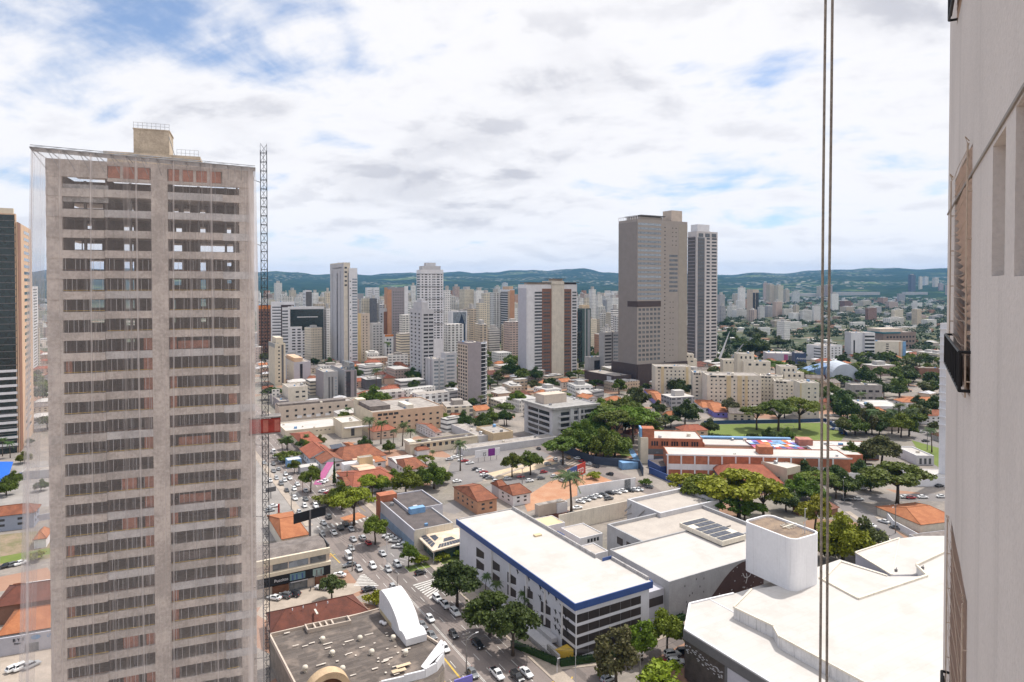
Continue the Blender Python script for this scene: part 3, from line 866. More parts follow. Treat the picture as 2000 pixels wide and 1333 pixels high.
TLR = tt(497); TLL = 19.0; FH = 3.13
tf = Fr(tO, TA, TLL, TLR, 114.0); FOOT.append((tO.x + 12, tO.y + 12, 22))
tower = thing('unfinished_tower', 'raw concrete tower under construction behind a hanging veil of white netting', 'tower', tO)
S1, M0, M1, S2, R0 = tt(205), tt(297), tt(329), tt(436), tt(463)
P0 = tt(123)
zt = [109.63 - FH * k for k in range(36)]
rr = random.Random(5)
for k, z in enumerate(zt):
    b = MB()
    zs = z - 1.15
    b.box(tf.P('R', 0.3, zs, -0.35), tR * (TLR - 0.6), tL * (TLL - 0.6), Vector((0, 0, 0.22)), 0)       # slab
    fbox(b, tf, 'R', 0.0, S1, zs - 0.12, z - 0.06, -0.4, 0.22, rr.choice((0, 0, 1)))      # spandrels: four lengths, cast at slightly different planes
    fbox(b, tf, 'R', S1 + .02, M0 - .01, zs, z, -0.4, 0.06, rr.choice((0, 1, 2)))
    fbox(b, tf, 'R', M1 + .01, S2, zs + 0.03, z + .02, -0.4, 0.06, rr.choice((0, 1, 2)))
    fbox(b, tf, 'R', S2 + .02, TLR, zs - 0.08, z - .04, -0.4, 0.16, rr.choice((0, 0, 2)))
    b.build('floor_slab', [m_conc, mat('raw_concrete_b', (0.50, 0.45, 0.41), 0.9, 0.28, 0.25, 0.35), mat('raw_concrete_c', (0.54, 0.515, 0.50), 0.9, 0.25, 0.3, 0.2)], tower)
for (a0, a1, o, nm) in ((0.0, P0, 0.1, 'pier'), (M0, M1, 0.14, 'pier'), (R0 + .4, TLR, 0.02, 'pier')):
    b = MB(); fbox(b, tf, 'R', a0, a1, 0, 113.2, -1.6, o); b.build(nm, m_conc, tower)
for c0 in (tt(160), tt(250), tt(385), S2 + .2):
    b = MB(); fbox(b, tf, 'R', c0, c0 + .35, 0, 111, -2.2, -1.7); b.build('column', m_dgrey, tower)
# top beam with hollow block panels between stubs
b = MB(); fbox(b, tf, 'R', 0, tt(212), 111.3, 113.9, -0.5, 0.18); fbox(b, tf, 'R', tt(212), tt(440), 113.3, 113.95, -0.5, 0.1)
fbox(b, tf, 'R', tt(436), TLR, 110.9, 113.8, -0.5, 0.2); fbox(b, tf, 'R', M0, M1, 109, 113.3, -0.5, 0.16)
fbox(b, tf, 'R', tt(212), tt(440), 110.9, 111.4, -0.5, 0.1)
for px in (240, 268, 355, 382, 409):
    fbox(b, tf, 'R', tt(px - 3), tt(px + 3), 111.4, 113.3, -0.4, 0.08)
b.build('crown_beam', m_conc, tower)
for a0, a1 in ((213, 237), (243, 265), (271, 294), (331, 352), (358, 379), (385, 406), (412, 433)):
    b = MB(); fbox(b, tf, 'R', tt(a0), tt(a1), 111.45, 113.25, -0.3, 0.0); b.build('block_infill', m_hollow, tower)
b = MB(); b.box(tf.P('R', 0.2, 113.6, -0.2), tR * (TLR - .4), tL * (TLL - .4), Vector((0, 0, .35))); b.build('roof_slab', m_conc, tower)
# block wall half filling the first storey on the left
b = MB(); fbox(b, tf, 'R', P0, tt(212), 107.6, 110.3, -0.9, -0.4); b.build('block_wall', mat('grey_blocks', (0.38, 0.37, 0.36), 0.9, 0.35, 0.8, fine=5), tower)
# rooms: a cross wall on every floor with openings towards the far side, side walls, clay infill
m_in = mat('shaded_room_wall', (0.15, 0.125, 0.115), 0.95, 0.3, 0.4)  # concrete darkened in colour for the shade inside the rooms
OPEN = {1: [(123, 203, .05, .8), (252, 262, .0, .5), (340, 350, 0, .6), (360, 372, 0, .6), (392, 402, 0, .6)],
        2: [(172, 180, .1, .9), (243, 262, .0, .95), (331, 341, .0, .8), (345, 356, .0, .7), (392, 402, 0, .9), (442, 452, 0, .9)],
        3: [(123, 160, .05, 1.7), (162, 200, .05, 1.0), (243, 261, .0, 1.6), (331, 356, .05, 1.3), (392, 456, .05, 1.6)],
        4: [(176, 203, .05, 1.8), (243, 262, 0, 1.7), (331, 356, .3, 1.9), (392, 402, 0, 1.8), (442, 452, .9, 1.7)],
        5: [(176, 203, .2, 1.8), (245, 262, .1, 1.7), (331, 354, .9, 1.9), (392, 402, .2, 1.8), (442, 452, 1.2, 1.8)],
        6: [(176, 203, .6, 1.8), (245, 262, .4, 1.7), (334, 342, .2, 1.7), (392, 402, .6, 1.8)],
        7: [(176, 203, 1.4, 1.9), (245, 262, .9, 1.8), (331, 342, 1.2, 1.9), (392, 402, 1.2, 1.8)],
        8: [(245, 262, 1.4, 1.9)]}
DEP = 7.0
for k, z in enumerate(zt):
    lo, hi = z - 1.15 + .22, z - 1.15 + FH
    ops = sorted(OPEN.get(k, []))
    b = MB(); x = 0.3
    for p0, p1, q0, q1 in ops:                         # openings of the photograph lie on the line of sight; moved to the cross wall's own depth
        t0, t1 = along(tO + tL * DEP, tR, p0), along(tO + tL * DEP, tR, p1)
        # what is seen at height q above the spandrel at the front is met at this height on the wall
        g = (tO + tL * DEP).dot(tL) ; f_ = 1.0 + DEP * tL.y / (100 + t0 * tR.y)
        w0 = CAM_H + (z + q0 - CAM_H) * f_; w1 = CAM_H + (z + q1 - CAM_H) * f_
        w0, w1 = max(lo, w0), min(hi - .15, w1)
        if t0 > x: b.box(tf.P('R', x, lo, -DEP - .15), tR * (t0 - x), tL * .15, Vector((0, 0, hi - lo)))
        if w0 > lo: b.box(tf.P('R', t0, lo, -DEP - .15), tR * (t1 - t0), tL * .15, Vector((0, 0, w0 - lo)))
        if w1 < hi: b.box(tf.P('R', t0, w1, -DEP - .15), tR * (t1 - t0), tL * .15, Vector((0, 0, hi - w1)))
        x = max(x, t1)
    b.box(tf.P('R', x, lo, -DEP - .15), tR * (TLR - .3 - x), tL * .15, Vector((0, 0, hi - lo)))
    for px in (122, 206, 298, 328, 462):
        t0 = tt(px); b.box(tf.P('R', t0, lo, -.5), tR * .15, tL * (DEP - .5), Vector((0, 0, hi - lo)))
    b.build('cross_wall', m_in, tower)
    if k > 7:
        b = MB(); any_ = False
        for p0, p1, pr in ((123, 137, .7 if 17 < k < 30 else .35), (278, 297, .65), (329, 343, .7), (345, 408, .22 if k < 22 else .05), (445, 461, .35), (232, 262, .12)):
            if rr.random() < pr:
                any_ = True
                if p1 - p0 > 40:
                    fbox(b, tf, 'R', tt(p0), tt(p1), z + .0, z + 1.3, -1.3, -1.15)
                else:
                    fbox(b, tf, 'R', tt(p0), tt(p1), z - .6, z + FH - 1.15, -.9, -.75)
        if any_: b.build('block_infill', m_hollow if rr.random() < .75 else m_in, tower)
    if k > 3:
        b = MB()
        for p0, p1 in ((123, 204), (209, 296), (331, 434), (438, 462)):
            if rr.random() < .85:
                fbox(b, tf, 'R', tt(p0), tt(p1), z + 0.10, z + .16, -.18, -.1)
            q = p0 + rr.uniform(4, 9)
            while q < p1:
                fbox(b, tf, 'R', tt(q), tt(q) + .05, z - .02, z + 1.9, -.22, -.16, 1); q += rr.choice((9, 11, 14, 20))
        b.build('guard_rail', [m_yellow if k % 4 else m_wood, m_lgrey], tower)
# roof slab, lift housing and rails
pc = tf.P('R', tt(296), 0, -9.0)
pent = MB(); ph = 116.6
q0, q1 = along(pc - tR * 0, tR, 212) , along(pc, tR, 390)
pent.box(pc + tR * q0 + Vector((0, 0, 113.9)), tR * (q1 - q0), tL * 8, Vector((0, 0, ph - 113.9 - .0)))
pent.box(pc + tR * (q0 - .5) - tL * .4 + Vector((0, 0, ph + .003)), tR * (q1 - q0 + .8), tL * 8.5, Vector((0, 0, .45)))
q0, q1 = along(pc, tR, 262), along(pc, tR, 332)
pent.box(pc + tR * q0 + tL * .8 + Vector((0, 0, ph + .45)), tR * (q1 - q0), tL * 6, Vector((0, 0, 4.2)))
pent.box(pc + tR * (q0 - .1) + tL * .7 + Vector((0, 0, ph + 4.65)), tR * (q1 - q0 + .2), tL * 6.2, Vector((0, 0, .18)))
pent.build('lift_housing', mat('warm_concrete', (0.46, 0.385, 0.30), 0.9, 0.25, 0.4, .25), tower)
b = MB(); zb = ph + 4.83
for i in range(9):
    p = pc + tR * (q0 + (q1 - q0) * i / 8) + tL * .9; b.tube([p + Vector((0, 0, zb)), p + Vector((0, 0, zb + 1.05))], .03, 5)
for h in (.5, 1.0):
    b.tube([pc + tR * q0 + tL * .9 + Vector((0, 0, zb + h)), pc + tR * q1 + tL * .9 + Vector((0, 0, zb + h))], .03, 5)
q2, q3 = along(pc, tR, 348), along(pc, tR, 390)
for i in range(6):
    p = pc + tR * (q2 + (q3 - q2) * i / 5) - tL * .2; b.tube([p + Vector((0, 0, ph + .45)), p + Vector((0, 0, ph + 1.5))], .03, 5)
for h in (.9, 1.5):
    b.tube([pc + tR * q2 - tL * .2 + Vector((0, 0, ph + h)), pc + tR * q3 - tL * .2 + Vector((0, 0, ph + h))], .03, 5)
b.tube([pc + tR * (q1 + .05) + Vector((0, 0, ph + 3.6)), pc + tR * (q1 + .9) + Vector((0, 0, ph + .5))], .06, 5)
b.build('railing', m_steel, tower)
# head frame that carries the net
b = MB()
zf = [113.9 + 1.4, 114.2]
hl, hr = tf.P('R', -1.6, 115.2, 1.5), tf.P('R', TLR + .25, 114.1, 1.3)
N = 15
for i in range(N + 1):
    p = hl.lerp(hr, i / N); q = tf.P('R', max(.2, (TLR) * i / N), 113.0, 0.2)
    b.tube([p, q + Vector((0, 0, .9)) - tR * .1], .06, 5); b.tube([p - Vector((0, 0, .1)), q - Vector((0, 0, .8))], .045, 5)
    if i < N:
        p2 = hl.lerp(hr, (i + 1) / N)
        b.tube([p, p2], .07, 6); b.tube([p + Vector((0, 0, .35)) - tR.cross(Vector((0, 0, 1))) * .3, p2 + Vector((0, 0, .35)) - tR.cross(Vector((0, 0, 1))) * .3], .06, 5)
        b.tube([p, p2 + Vector((0, 0, .35)) - tR.cross(Vector((0, 0, 1))) * .3], .035, 4)
        tray = [p + Vector((0, 0, .08)), p2 + Vector((0, 0, .08))]
        off = tR.cross(Vector((0, 0, 1)))
        b.quad([tray[0], tray[1], tray[1] - off * 1.1 - Vector((0, 0, .55)), tray[0] - off * 1.1 - Vector((0, 0, .55))], 1)
b.build('net_frame', [m_steel, mat('pale_sheeting', (0.55, 0.58, 0.62), .5, .2, .8)], tower)
# the net itself: front sheet with folds, wrapped round the left corner and blown out below
b = MB(); NZ = 30
path = []
n_ = 120
for i in range(n_ + 1):
    t_ = TLR + .35 - (TLR + 1.6) * i / n_; path.append((t_, 'f'))
for i in range(1, 15): path.append((i * .6, 's'))
grid = []
rn = random.Random(3)
ph_ = [rn.uniform(0, 6) for _ in range(8)]
for k in range(NZ + 1):
    fz = k / NZ
    row = []
    for i, (t_, w) in enumerate(path):
        top = hl.lerp(hr, min(1, max(0, (t_ + 1.6) / (TLR + 1.9)))).z if w == 'f' else 115.2
        z = top - fz * (top - 2.0)
        wav = .22 * math.sin(t_ * 2.1 + ph_[0] + fz * .8) + .14 * math.sin(t_ * 4.7 + ph_[1] - fz * 1.1) + .25 * math.sin(t_ * .6 + fz * 2.0)
        if w == 'f':
            lf = max(0.0, 1 - (t_ + 1.6) / 5.0)
            p = tf.P('R', t_ - lf * lf * fz * 3.4 + max(0, t_ - TLR + 3) * .25 * fz * 1.6, z, 1.1 + wav * min(1, fz * 5) + .35 * math.sin(fz * 3.1))
        else:
            p = tf.P('R', -1.6 - fz * 3.4 - .12 * math.sin(t_ * 3 + fz), z, 1.1 - t_ + .3 * wav)
        row.append(p)
    grid.append(row)
L = 0; us = [0]
for i in range(1, len(path)): L += (grid[0][i] - grid[0][i - 1]).length; us.append(L)
for k in range(NZ):
    for i in range(len(path) - 1):
        va, vb = grid[k][i].z, grid[k + 1][i].z
        b.quad([grid[k][i], grid[k][i + 1], grid[k + 1][i + 1], grid[k + 1][i]], 0, [(us[i], va), (us[i + 1], va), (us[i + 1], vb), (us[i], vb)])
net = b.build('debris_net', m_net, smooth=True)
tag(net, 'sheer white debris netting hung down the front of the unfinished concrete tower', 'net')

# hoist mast beside it
hp = tf.P('R', TLR + 1.55, 0, -1.0)
mast = thing('hoist_mast', 'slim black lattice hoist mast standing beside the netted concrete tower', 'hoist', hp)
b = MB(); mw_ = 1.0; ztop = 117.4
cs = [hp + tR * (sx * mw_ / 2) + tL * (sy * mw_ / 2) for sx, sy in ((-1, -1), (1, -1), (1, 1), (-1, 1))]
for c_ in cs: b.tube([c_, c_ + Vector((0, 0, ztop))], .06, 6)
mid = (cs[0] + cs[1]) / 2
b.tube([mid, mid + Vector((0, 0, ztop))], .03, 5)
k = 0; z = 0.0
while z < ztop:
    for i in range(4):
        a_, b_ = cs[i] + Vector((0, 0, z)), cs[(i + 1) % 4] + Vector((0, 0, z))
        b.tube([a_, b_], .045, 4, cap=False)
        b.tube([a_, b_ + Vector((0, 0, 1.5))] if k % 2 else [b_, a_ + Vector((0, 0, 1.5))], .03, 4, cap=False)
    z += 1.5; k += 1
b.build('lattice', mat('mast_steel', (.035, .04, .05), .5, .2, 1), mast)
for z in (112, 101.5, 92, 80, 68, 56, 44, 32, 20):
    b = MB(); b.tube([cs[0] + Vector((0, 0, z)), tf.P('R', TLR - .4, z + .4, 0.1)], .05, 5); b.build('wall_tie', m_black, mast)
zc = 70.2
cage = thing('hoist_cage', 'red goods hoist cage hanging on the black lattice mast', 'hoist cage', hp + Vector((0, 0, zc)))
b = MB()
c0 = hp + tR * (mw_ / 2 + .1) - tL * 1.2 + Vector((0, 0, zc))
for sgn in (1, -1):
    o = hp + tR * (.9 if sgn > 0 else -2.35) - tL * 1.1 + Vector((0, 0, zc))
    b.box(o, tR * 1.5, tL * 2.4, Vector((0, 0, 2.5)), 0)
b.box(hp - tR * 2.4 - tL * 1.35 + Vector((0, 0, zc)), tR * 4.8, tL * .22, Vector((0, 0, 2.35)), 0)
b.build('cabin', mat('hoist_red', (0.27, 0.032, 0.022), .5, .3, .9), cage)
b = MB()
for k in (0, 2): b.box(hp - tR * (.35 - k * .9) - tL * 1.40 + Vector((0, 0, zc + .15)), tR * .8, tL * .05, Vector((0, 0, 2.0)))
b.build('door', mat('hoist_faded_red', (0.38, 0.12, 0.09), .6, .3, .9), cage)
b = MB(); b.box(hp - tR * 2.6 - tL * 1.5 + Vector((0, 0, zc + 2.5)), tR * 5.1, tL * 2.9, Vector((0, 0, .18))); b.box(hp - tR * 2.6 - tL * 1.5 + Vector((0, 0, zc - .2)), tR * 5.1, tL * 2.9, Vector((0, 0, .18)))
b.build('platform', mat('hoist_steel', (0.22, 0.2, 0.19), .6, .3, .9), cage)

# ------------------------------------------------------------------ white building with the blue fascia
fr = frame(1125, 1172, 1291, 897, 1270)
wb = thing('white_office_block', 'white four storey block with navy blue fascia and broad flat white roof', 'building', fr.O)
WL, WR, WH = fr.LL, fr.LR, fr.h
b = MB()
pt = [fr.P('R', 0, 0), fr.P('R', WR, 0), fr.P('R', WR, 0, -16), fr.P('R', WR - 3.4, 0, -16), fr.P('R', WR - 3.4, 0, -WL), fr.P('L', WL, 0)]
ins = lambda p, s: p
b.prism([(p.x, p.y) for p in pt], 0, WH - 1.9)
b.build('walls', mat('lilac_white_wall', (0.66, 0.655, 0.69), .8, .06, .2, .08), wb)
ov = .9
def ring(o): return [fr.P('R', -o, 0, o), fr.P('R', WR + .2, 0, o), fr.P('R', WR + .2, 0, -16.2), fr.P('R', WR - 3.2, 0, -16.2), fr.P('R', WR - 3.2, 0, -WL - .2), fr.P('R', -o, 0, -WL - .2)]
b = MB(); R_ = ring(ov); b.prism([(p.x, p.y) for p in R_], WH - 1.9, WH - .5); b.build('roof', [m_whiteroof], wb)
b = MB()
def bar(p, q, z0, z1, w, m=0):
    e = (q - p); n = e.normalized().cross(Vector((0, 0, 1)))
    b.box(Vector((p.x, p.y, z0)) - n * w / 2, e, n * w, Vector((0, 0, z1 - z0)), m)
bar(fr.P('R', -ov - .15, 0, ov), fr.P('R', -ov - .15, 0, -WL - .3), WH - 2.1, WH - .3, .3); bar(fr.P('R', -ov - .3, 0, ov + .15), fr.P('R', WR + .3, 0, ov + .15), WH - 2.1, WH - .3, .3)
bar(fr.P('R', WR + .35, 0, ov), fr.P('R', WR + .35, 0, -.2), WH - 2.1, WH - .3, .3)
b.build('fascia', m_blue, wb)
m_sp = mat('stained_parapet', (0.42, 0.40, 0.39), .9, .3, .5, .5)
for p_, q_, za_, zb_, w_ in ((fr.P('R', WR + .0, 0, -.3), fr.P('R', WR + .0, 0, -16), WH - .6, WH + .35, .5), (fr.P('R', WR - 3.4, 0, -19), fr.P('R', WR - 3.4, 0, -WL + .2), WH - .6, WH + .55, .5), (fr.P('R', -.2, 0, -WL + .05), fr.P('R', WR - 3.2, 0, -WL + .05), WH - .6, WH - .2, .4)):
    b = MB(); bar(p_, q_, za_, zb_, w_); b.build('parapet', m_sp, wb)
b = MB(); bar(fr.P('R', WR - 3.2, 0, -16.3), fr.P('R', WR + .2, 0, -16.3), WH - 1.6, WH + .4, .25); bar(fr.P('R', WR - 3.0, 0, -36), fr.P('R', WR - 3.0, 0, -40), WH - 1.2, WH + .7, .3); b.build('blue_panel', m_blue, wb)
hb = MB(); c_ = at(1050, 1047, WH - .5); hb.cbox((c_.x, c_.y, WH - .5), 2.4, 1.5, .5, rd(30)); hb.build('roof_hatch', m_ochre, wb)
# right face: ribbons of brown louvres
for i, (z0, z1) in enumerate(((9.45, 11.6), (6.55, 8.6), (3.75, 5.75), (1.0, 2.9))):
    for j in range(6):
        t0 = .35 + j * (WR - 3.2) / 6; t1 = t0 + (WR - 3.2) / 6 - .07
        if j == 0: t0 = .0
        bb = MB(); fbox(bb, fr, 'R', t0, t1, z0, z1, -.3, .04 if i else -.01 + .05); bb.build('louvre_panel', g_brown, wb)
    bb = MB(); fbox(bb, fr, 'L', .0, 6.2, z0 + .05, z1, -.3, .05); bb.build('louvre_panel', g_brown, wb)
bb = MB(); fbox(bb, fr, 'R', -.12, .12, 0, WH - 2, -.1, .16); bb.build('downpipe', m_white, wb)
# left face: fins, stair-like openings with sloping ramps, flying birds
for px in (962, 997, 1030, 1066, 1100):
    t0 = along(fr.O, fr.eL, px); bb = MB(); fbox(bb, fr, 'L', t0 - .14, t0 + .14, 3.0, WH - 2.1, -.1, .55); bb.build('fin', m_white, wb)
def slant(b, fr, t0, t1, za0, za1, zb0, zb1, d0, d1):
    P = [fr.P('L', t0, za0, d1), fr.P('L', t1, zb0, d1), fr.P('L', t1, zb1, d1), fr.P('L', t0, za1, d1)]
    Q = [fr.P('L', t0, za0, d0), fr.P('L', t1, zb0, d0), fr.P('L', t1, zb1, d0), fr.P('L', t0, za1, d0)]
    b.quad(P); b.quad(Q[::-1])
    for i in range(4): j = (i + 1) % 4; b.quad([P[i], Q[i], Q[j], P[j]])
for ci, (p0, p1, zs) in enumerate(((930, 945, (8.2, 4.4)), (959, 976, (8.0, 4.2)), (991, 1008, (7.8, 4.0)), (1024, 1041, (7.4, 3.7)), (1057, 1076, (6.8, 3.2)))):
    ta, tb = along(fr.O, fr.eL, p1), along(fr.O, fr.eL, p0)
    for z in zs:
        bb = MB(); slant(bb, fr, ta, tb, z - .3, z + 1.7, z - 1.4, z + 1.7, -.3, .05); bb.build('opening', g_brown, wb)
        bb = MB(); slant(bb, fr, ta, tb, z - 1.0, z - .32, z - 2.0, z - 1.42, -.3, .14); bb.build('ramp_edge', m_white, wb)
bm_bird = m_black
rb = random.Random(9)
birds = [(1011, 1117), (1033, 1131), (1034, 1150), (1055, 1147), (1062, 1159), (1071, 1157), (1055, 1168), (1067, 1176), (1086, 1169), (1099, 1166), (1096, 1184), (1085, 1195), (1095, 1201), (1104, 1202), (1100, 1209), (1084, 1210), (1089, 1213), (1110, 1215), (1085, 1225), (1096, 1226), (1106, 1228), (1092, 1234), (1099, 1236), (1109, 1239)]
for (bx, by) in birds:
    # where the line of sight meets the left face
    r = ray(bx, by); n = -fr.eR; k = (fr.O - Vector((0, 0, CAM_H))).dot(n) / r.dot(n); P = Vector((0, 0, CAM_H)) + r * k
    t0 = (P - fr.O).dot(fr.eL); s = rb.uniform(.85, 1.25)
    bb = MB(); pts = [(-.9, .5), (-.2, .25), (.1, .8), (.35, .1), (.9, -.2), (.3, -.15), (.1, -.8), (-.15, -.05)]
    bb.quad([fr.P('L', t0 - x * s, P.z + y * s, .09) for x, y in pts]); bb.quad([fr.P('L', t0 - x * s, P.z + y * s, .02) for x, y in pts][::-1])
    bb.build('bird_silhouette', m_black, wb)
bb = MB(); fbox(bb, fr, 'L', 4, WL * .5, 0, 1.2, 2.0, 5.0); fbox(bb, fr, 'L', 8, 26, 1.2, 2.4, 0.3, 2.0); bb.build('ramp_base', m_lgrey, wb)
# hedge and yellow ramp wall at its foot
hd = MB()
def hedge(px0, px1, h=1.9, w=1.3, name='hedge', label='', m=None):
    b = MB(); A, C = at(*px0), at(*px1); e = C - A; n = int(e.length / .8) + 1; nn = e.normalized().cross(Vector((0, 0, 1)))
    r = random.Random(int(px0[0])); up = Vector((0, 0, 1))
    for i in range(n * 40):
        p = A + e * r.random() + nn * r.uniform(-w / 2, w / 2) + up * (h * r.random() ** .6)
        d1 = Vector((r.uniform(-1, 1), r.uniform(-1, 1), r.uniform(-.6, .9))).normalized(); d2 = d1.cross(Vector((r.uniform(-1, 1), r.uniform(-1, 1), r.uniform(-1, 1)))).normalized()
        s = r.uniform(.12, .26); b.quad([p - d1 * s, p - d2 * s, p + d1 * s, p + d2 * s])
    b.box(A - nn * w * .4, e, nn * w * .8, up * h * .9)
    o = b.build(name, m or m_leaf); o.color = (0.022, 0.05, 0.012, 1)
    return tag(o, label, 'hedge')
# ------------------------------------------------------------------ things near the avenue
def poly_z(px, z): return [(p.x, p.y) for p in (at(x, y, z) for x, y in px)]
hedge((1000, 1262), (1088, 1300), 1.7, 1.4, label='clipped green hedge along the avenue pavement below the white block')
hedge((1094, 1302), (1176, 1291), 1.9, 1.4, label='clipped green hedge rounding the corner below the white block')
hedge((1185, 1290), (1335, 1212), 2.2, 1.6, label='long dark hedge beside the side street right of the white block')
b = MB(); A, C, D_ = at(1082, 1288), at(1120, 1270), at(1120, 1290)
b.prism([(A.x, A.y), (D_.x, D_.y), (C.x, C.y)], 0, 2.4); tag(b.build('garden_wall', m_yellow), 'yellow wall behind the clipped hedge at the corner of the white block', 'wall')
b = MB(); A, C = at(1070, 1278), at(1092, 1300); n_ = (C - A).normalized().cross(Vector((0, 0, 1))) * .3
b.prism([(q.x, q.y) for q in (A - n_, A + n_, C + n_, C - n_)], 0, 2.6); tag(b.build('garden_wall', m_conc2), 'bare grey concrete wall end between the two clipped hedges', 'wall')

# wing with the brown mural, joined on the right
O2 = at(1307, 1137, 12.0)
f2 = Fr((O2.x, O2.y), 60, 26.5, 46, 12.0); FOOT.append((O2.x + 14, O2.y + 18, 26))
wing = thing('gym_hall', 'grey hall with a large brown mural and broad white flat roof behind the water tower', 'building', f2.O)
b = MB(); body(b, f2, 0, 1, .5, .35); b.build('walls', [m_grey, m_whiteroof], wing)
b = MB(); s1 = f2.sub(2, 13, -7, -.01, 0, 9.5); b.box(s1.O, s1.eR * s1.LR, s1.eL * s1.LL, Vector((0, 0, 9.5))); b.build('link_block', [m_lilac], wing)
b = MB(); fbox(b, s1, 'R', 1.0, 6.6, 5.2, 7.6, -.1, .06); b.build('louvre_panel', g_brown, wing)
b = MB(); K = 18                                      # mural: brown field with a curved edge
for i in range(K):
    t0, t1 = 5 + i * (39 - 5) / K, 5 + (i + 1) * (39 - 5) / K
    def edge(t): x = (t - 5) / 34; return min(11.4, 12.0 * (1 / (1 + math.exp(-(x - .42) * 9))) * 1.02)
    e0, e1 = edge(t0), edge(t1)
    b.quad([f2.P('R', t0, 0.02, .02), f2.P('R', t1, 0.02, .02), f2.P('R', t1, e1, .02), f2.P('R', t0, e0, .02)])
b.build('mural', mat('mural_brown', (0.085, 0.048, 0.042), .8, .15, .3), wing)
rm = random.Random(2)
for i in range(16):
    t0, z0 = rm.uniform(1, 14), rm.uniform(1, 10.5)
    b = MB(); s_ = .22; b.quad([f2.P('R', t0 + s_ * math.cos(q), z0 + 1.6 * s_ * math.sin(q), .03) for q in [k * .785 for k in range(8)]]); b.build('mural_spot', m_dgrey, wing)
for i in range(40):
    t0 = rm.uniform(13, 38); z0 = rm.uniform(2, 11)
    if z0 > edge(t0) - .6: continue
    b = MB(); s_ = rm.uniform(.10, .2); b.quad([f2.P('R', t0 + s_ * math.cos(q), z0 + 1.3 * s_ * math.sin(q), .035) for q in [k * .785 for k in range(8)]]); b.build('mural_spot', m_lgrey, wing)
b = MB()                                             # pale branching mark on the mural
c_ = f2.P('R', 31.5, 6.4, .05)
def stroke(b, fr_, pts, w):
    for (x0, y0), (x1, y1) in zip(pts[:-1], pts[1:]):
        dx, dy = x1 - x0, y1 - y0; l = math.hypot(dx, dy) or 1; nx, ny = -dy / l * w, dx / l * w
        b.quad([fr_.P('R', x0 - nx, y0 - ny, .05), fr_.P('R', x1 - nx, y1 - ny, .05), fr_.P('R', x1 + nx, y1 + ny, .05), fr_.P('R', x0 + nx, y0 + ny, .05)])
stroke(b, f2, [(31, 4.6), (31.6, 6.2), (31.2, 7.6)], .16); stroke(b, f2, [(31.6, 6.2), (32.8, 6.6), (33.4, 7.8)], .14); stroke(b, f2, [(31.6, 6.2), (30.4, 6.6), (29.6, 8)], .14)
b.build('mural_figure', m_lgrey, wing)

# stepped terrace block behind it
def zblock(name, label, cat, px_corner, z, a, LL, LR, wall, roof, par=.6, pw=.4, zb=0.0):
    O = at(px_corner[0], px_corner[1], z); f_ = Fr((O.x, O.y), a, LL, LR, z - zb, zb)
    FOOT.append((O.x + f_.eR.x * LR / 2 + f_.eL.x * LL / 2, O.y + f_.eR.y * LR / 2 + f_.eL.y * LL / 2, math.hypot(LL, LR) / 2))
    th = thing(name, label, cat, f_.O)
    b = MB(); body(b, f_, 0, 1, par, pw); b.build('walls', [wall, roof], th)
    return th, f_
m_terr = mat('terrace_screed', (0.47, 0.42, 0.37), .92, .2, .2, col2=(0.40, 0.355, 0.315))
def LLpx(px_c, z, a, pxl_): O = at(px_c[0], px_c[1], z); return along(O, dirv(a - 90), pxl_)
def LRpx(px_c, z, a, pxr_): O = at(px_c[0], px_c[1], z); return along(O, dirv(a), pxr_)
th, g1 = zblock('terrace_block', 'grey block with sunken screed terrace roofs and thick parapets beyond the gym hall', 'building', (1304, 1083), 11.4, 60, LLpx((1304, 1083), 11.4, 60, 1187), 44, m_grey, m_terr, 1.1, .7)
windows(th, g1, 'L', 2, 1, .52, .85, 6.2, 9.2, .62, .8, g_brown, 'louvre')
b = MB()
q = g1.P('L', g1.LL - .35, 11.42, -9.5)
q = at(1290, 1003, 12.0); g2 = Fr(q, 60, LLpx((1290, 1003), 12.0, 60, 1226), 30, 12.0); body(b, g2, 0, 1, 1.4, .9); b.build('upper_terrace', [m_lgrey, m_terr], th)
b = MB(); b.box(g1.P('L', 9, 10.3, -8), g1.eR * 30, g1.eL * .25, Vector((0, 0, .35))); b.build('roof_gutter', m_dgrey, th)
b = MB()                                             # bare raker beams at the open end
for k in range(2):
    t_ = g2.LL * (.45 + .4 * k); b.tube([g2.P('L', t_, 11.0, -.3), g2.P('L', t_ + 2.2, 7.6, 1.6)], .28, 4); b.tube([g2.P('L', t_, 7.4, .1), g2.P('L', t_ + 2.4, 6.0, 1.6)], .22, 4)
b.build('raker_beam', m_conc2, th)
# courtyard wall, small white buildings
w0, w1 = at(1188, 1030, 0), at(1188, 1030, 0) + GU * 0
b = MB(); A = at(1092, 1040, 0); n_ = GU * .35
b.box(A, GV * 40, n_, Vector((0, 0, 6.6))); tag(b.build('yard_wall', m_ivory), 'tall stained off-white yard wall in front of the row of parked cars', 'wall')
th, q1 = zblock('annexe', 'small white flat roofed annexe with four dark little windows beside the white roof', 'building', (1133, 1052), 5.2, 60, 12, 10, m_white, m_terr, .3, .25)
windows(th, q1, 'R', 4, 1, .3, .85, 2.8, 4.4, .7, .8, g_dark)
th, q1 = zblock('annexe', 'lower white annexe with two dark windows just left of the grey terrace block', 'building', (1140, 1088), 6.5, 60, 8, 10, m_white, m_terr, .3, .25)
windows(th, q1, 'R', 2, 1, .05, .3, 3.4, 4.8, .7, .8, g_dark)
th, q1 = zblock('annexe', 'small white shed with ochre roof behind the parapet of the white block', 'building', (1060, 1030), 5.0, 60, 9, 10, m_white, m_ochre, .2, .2)
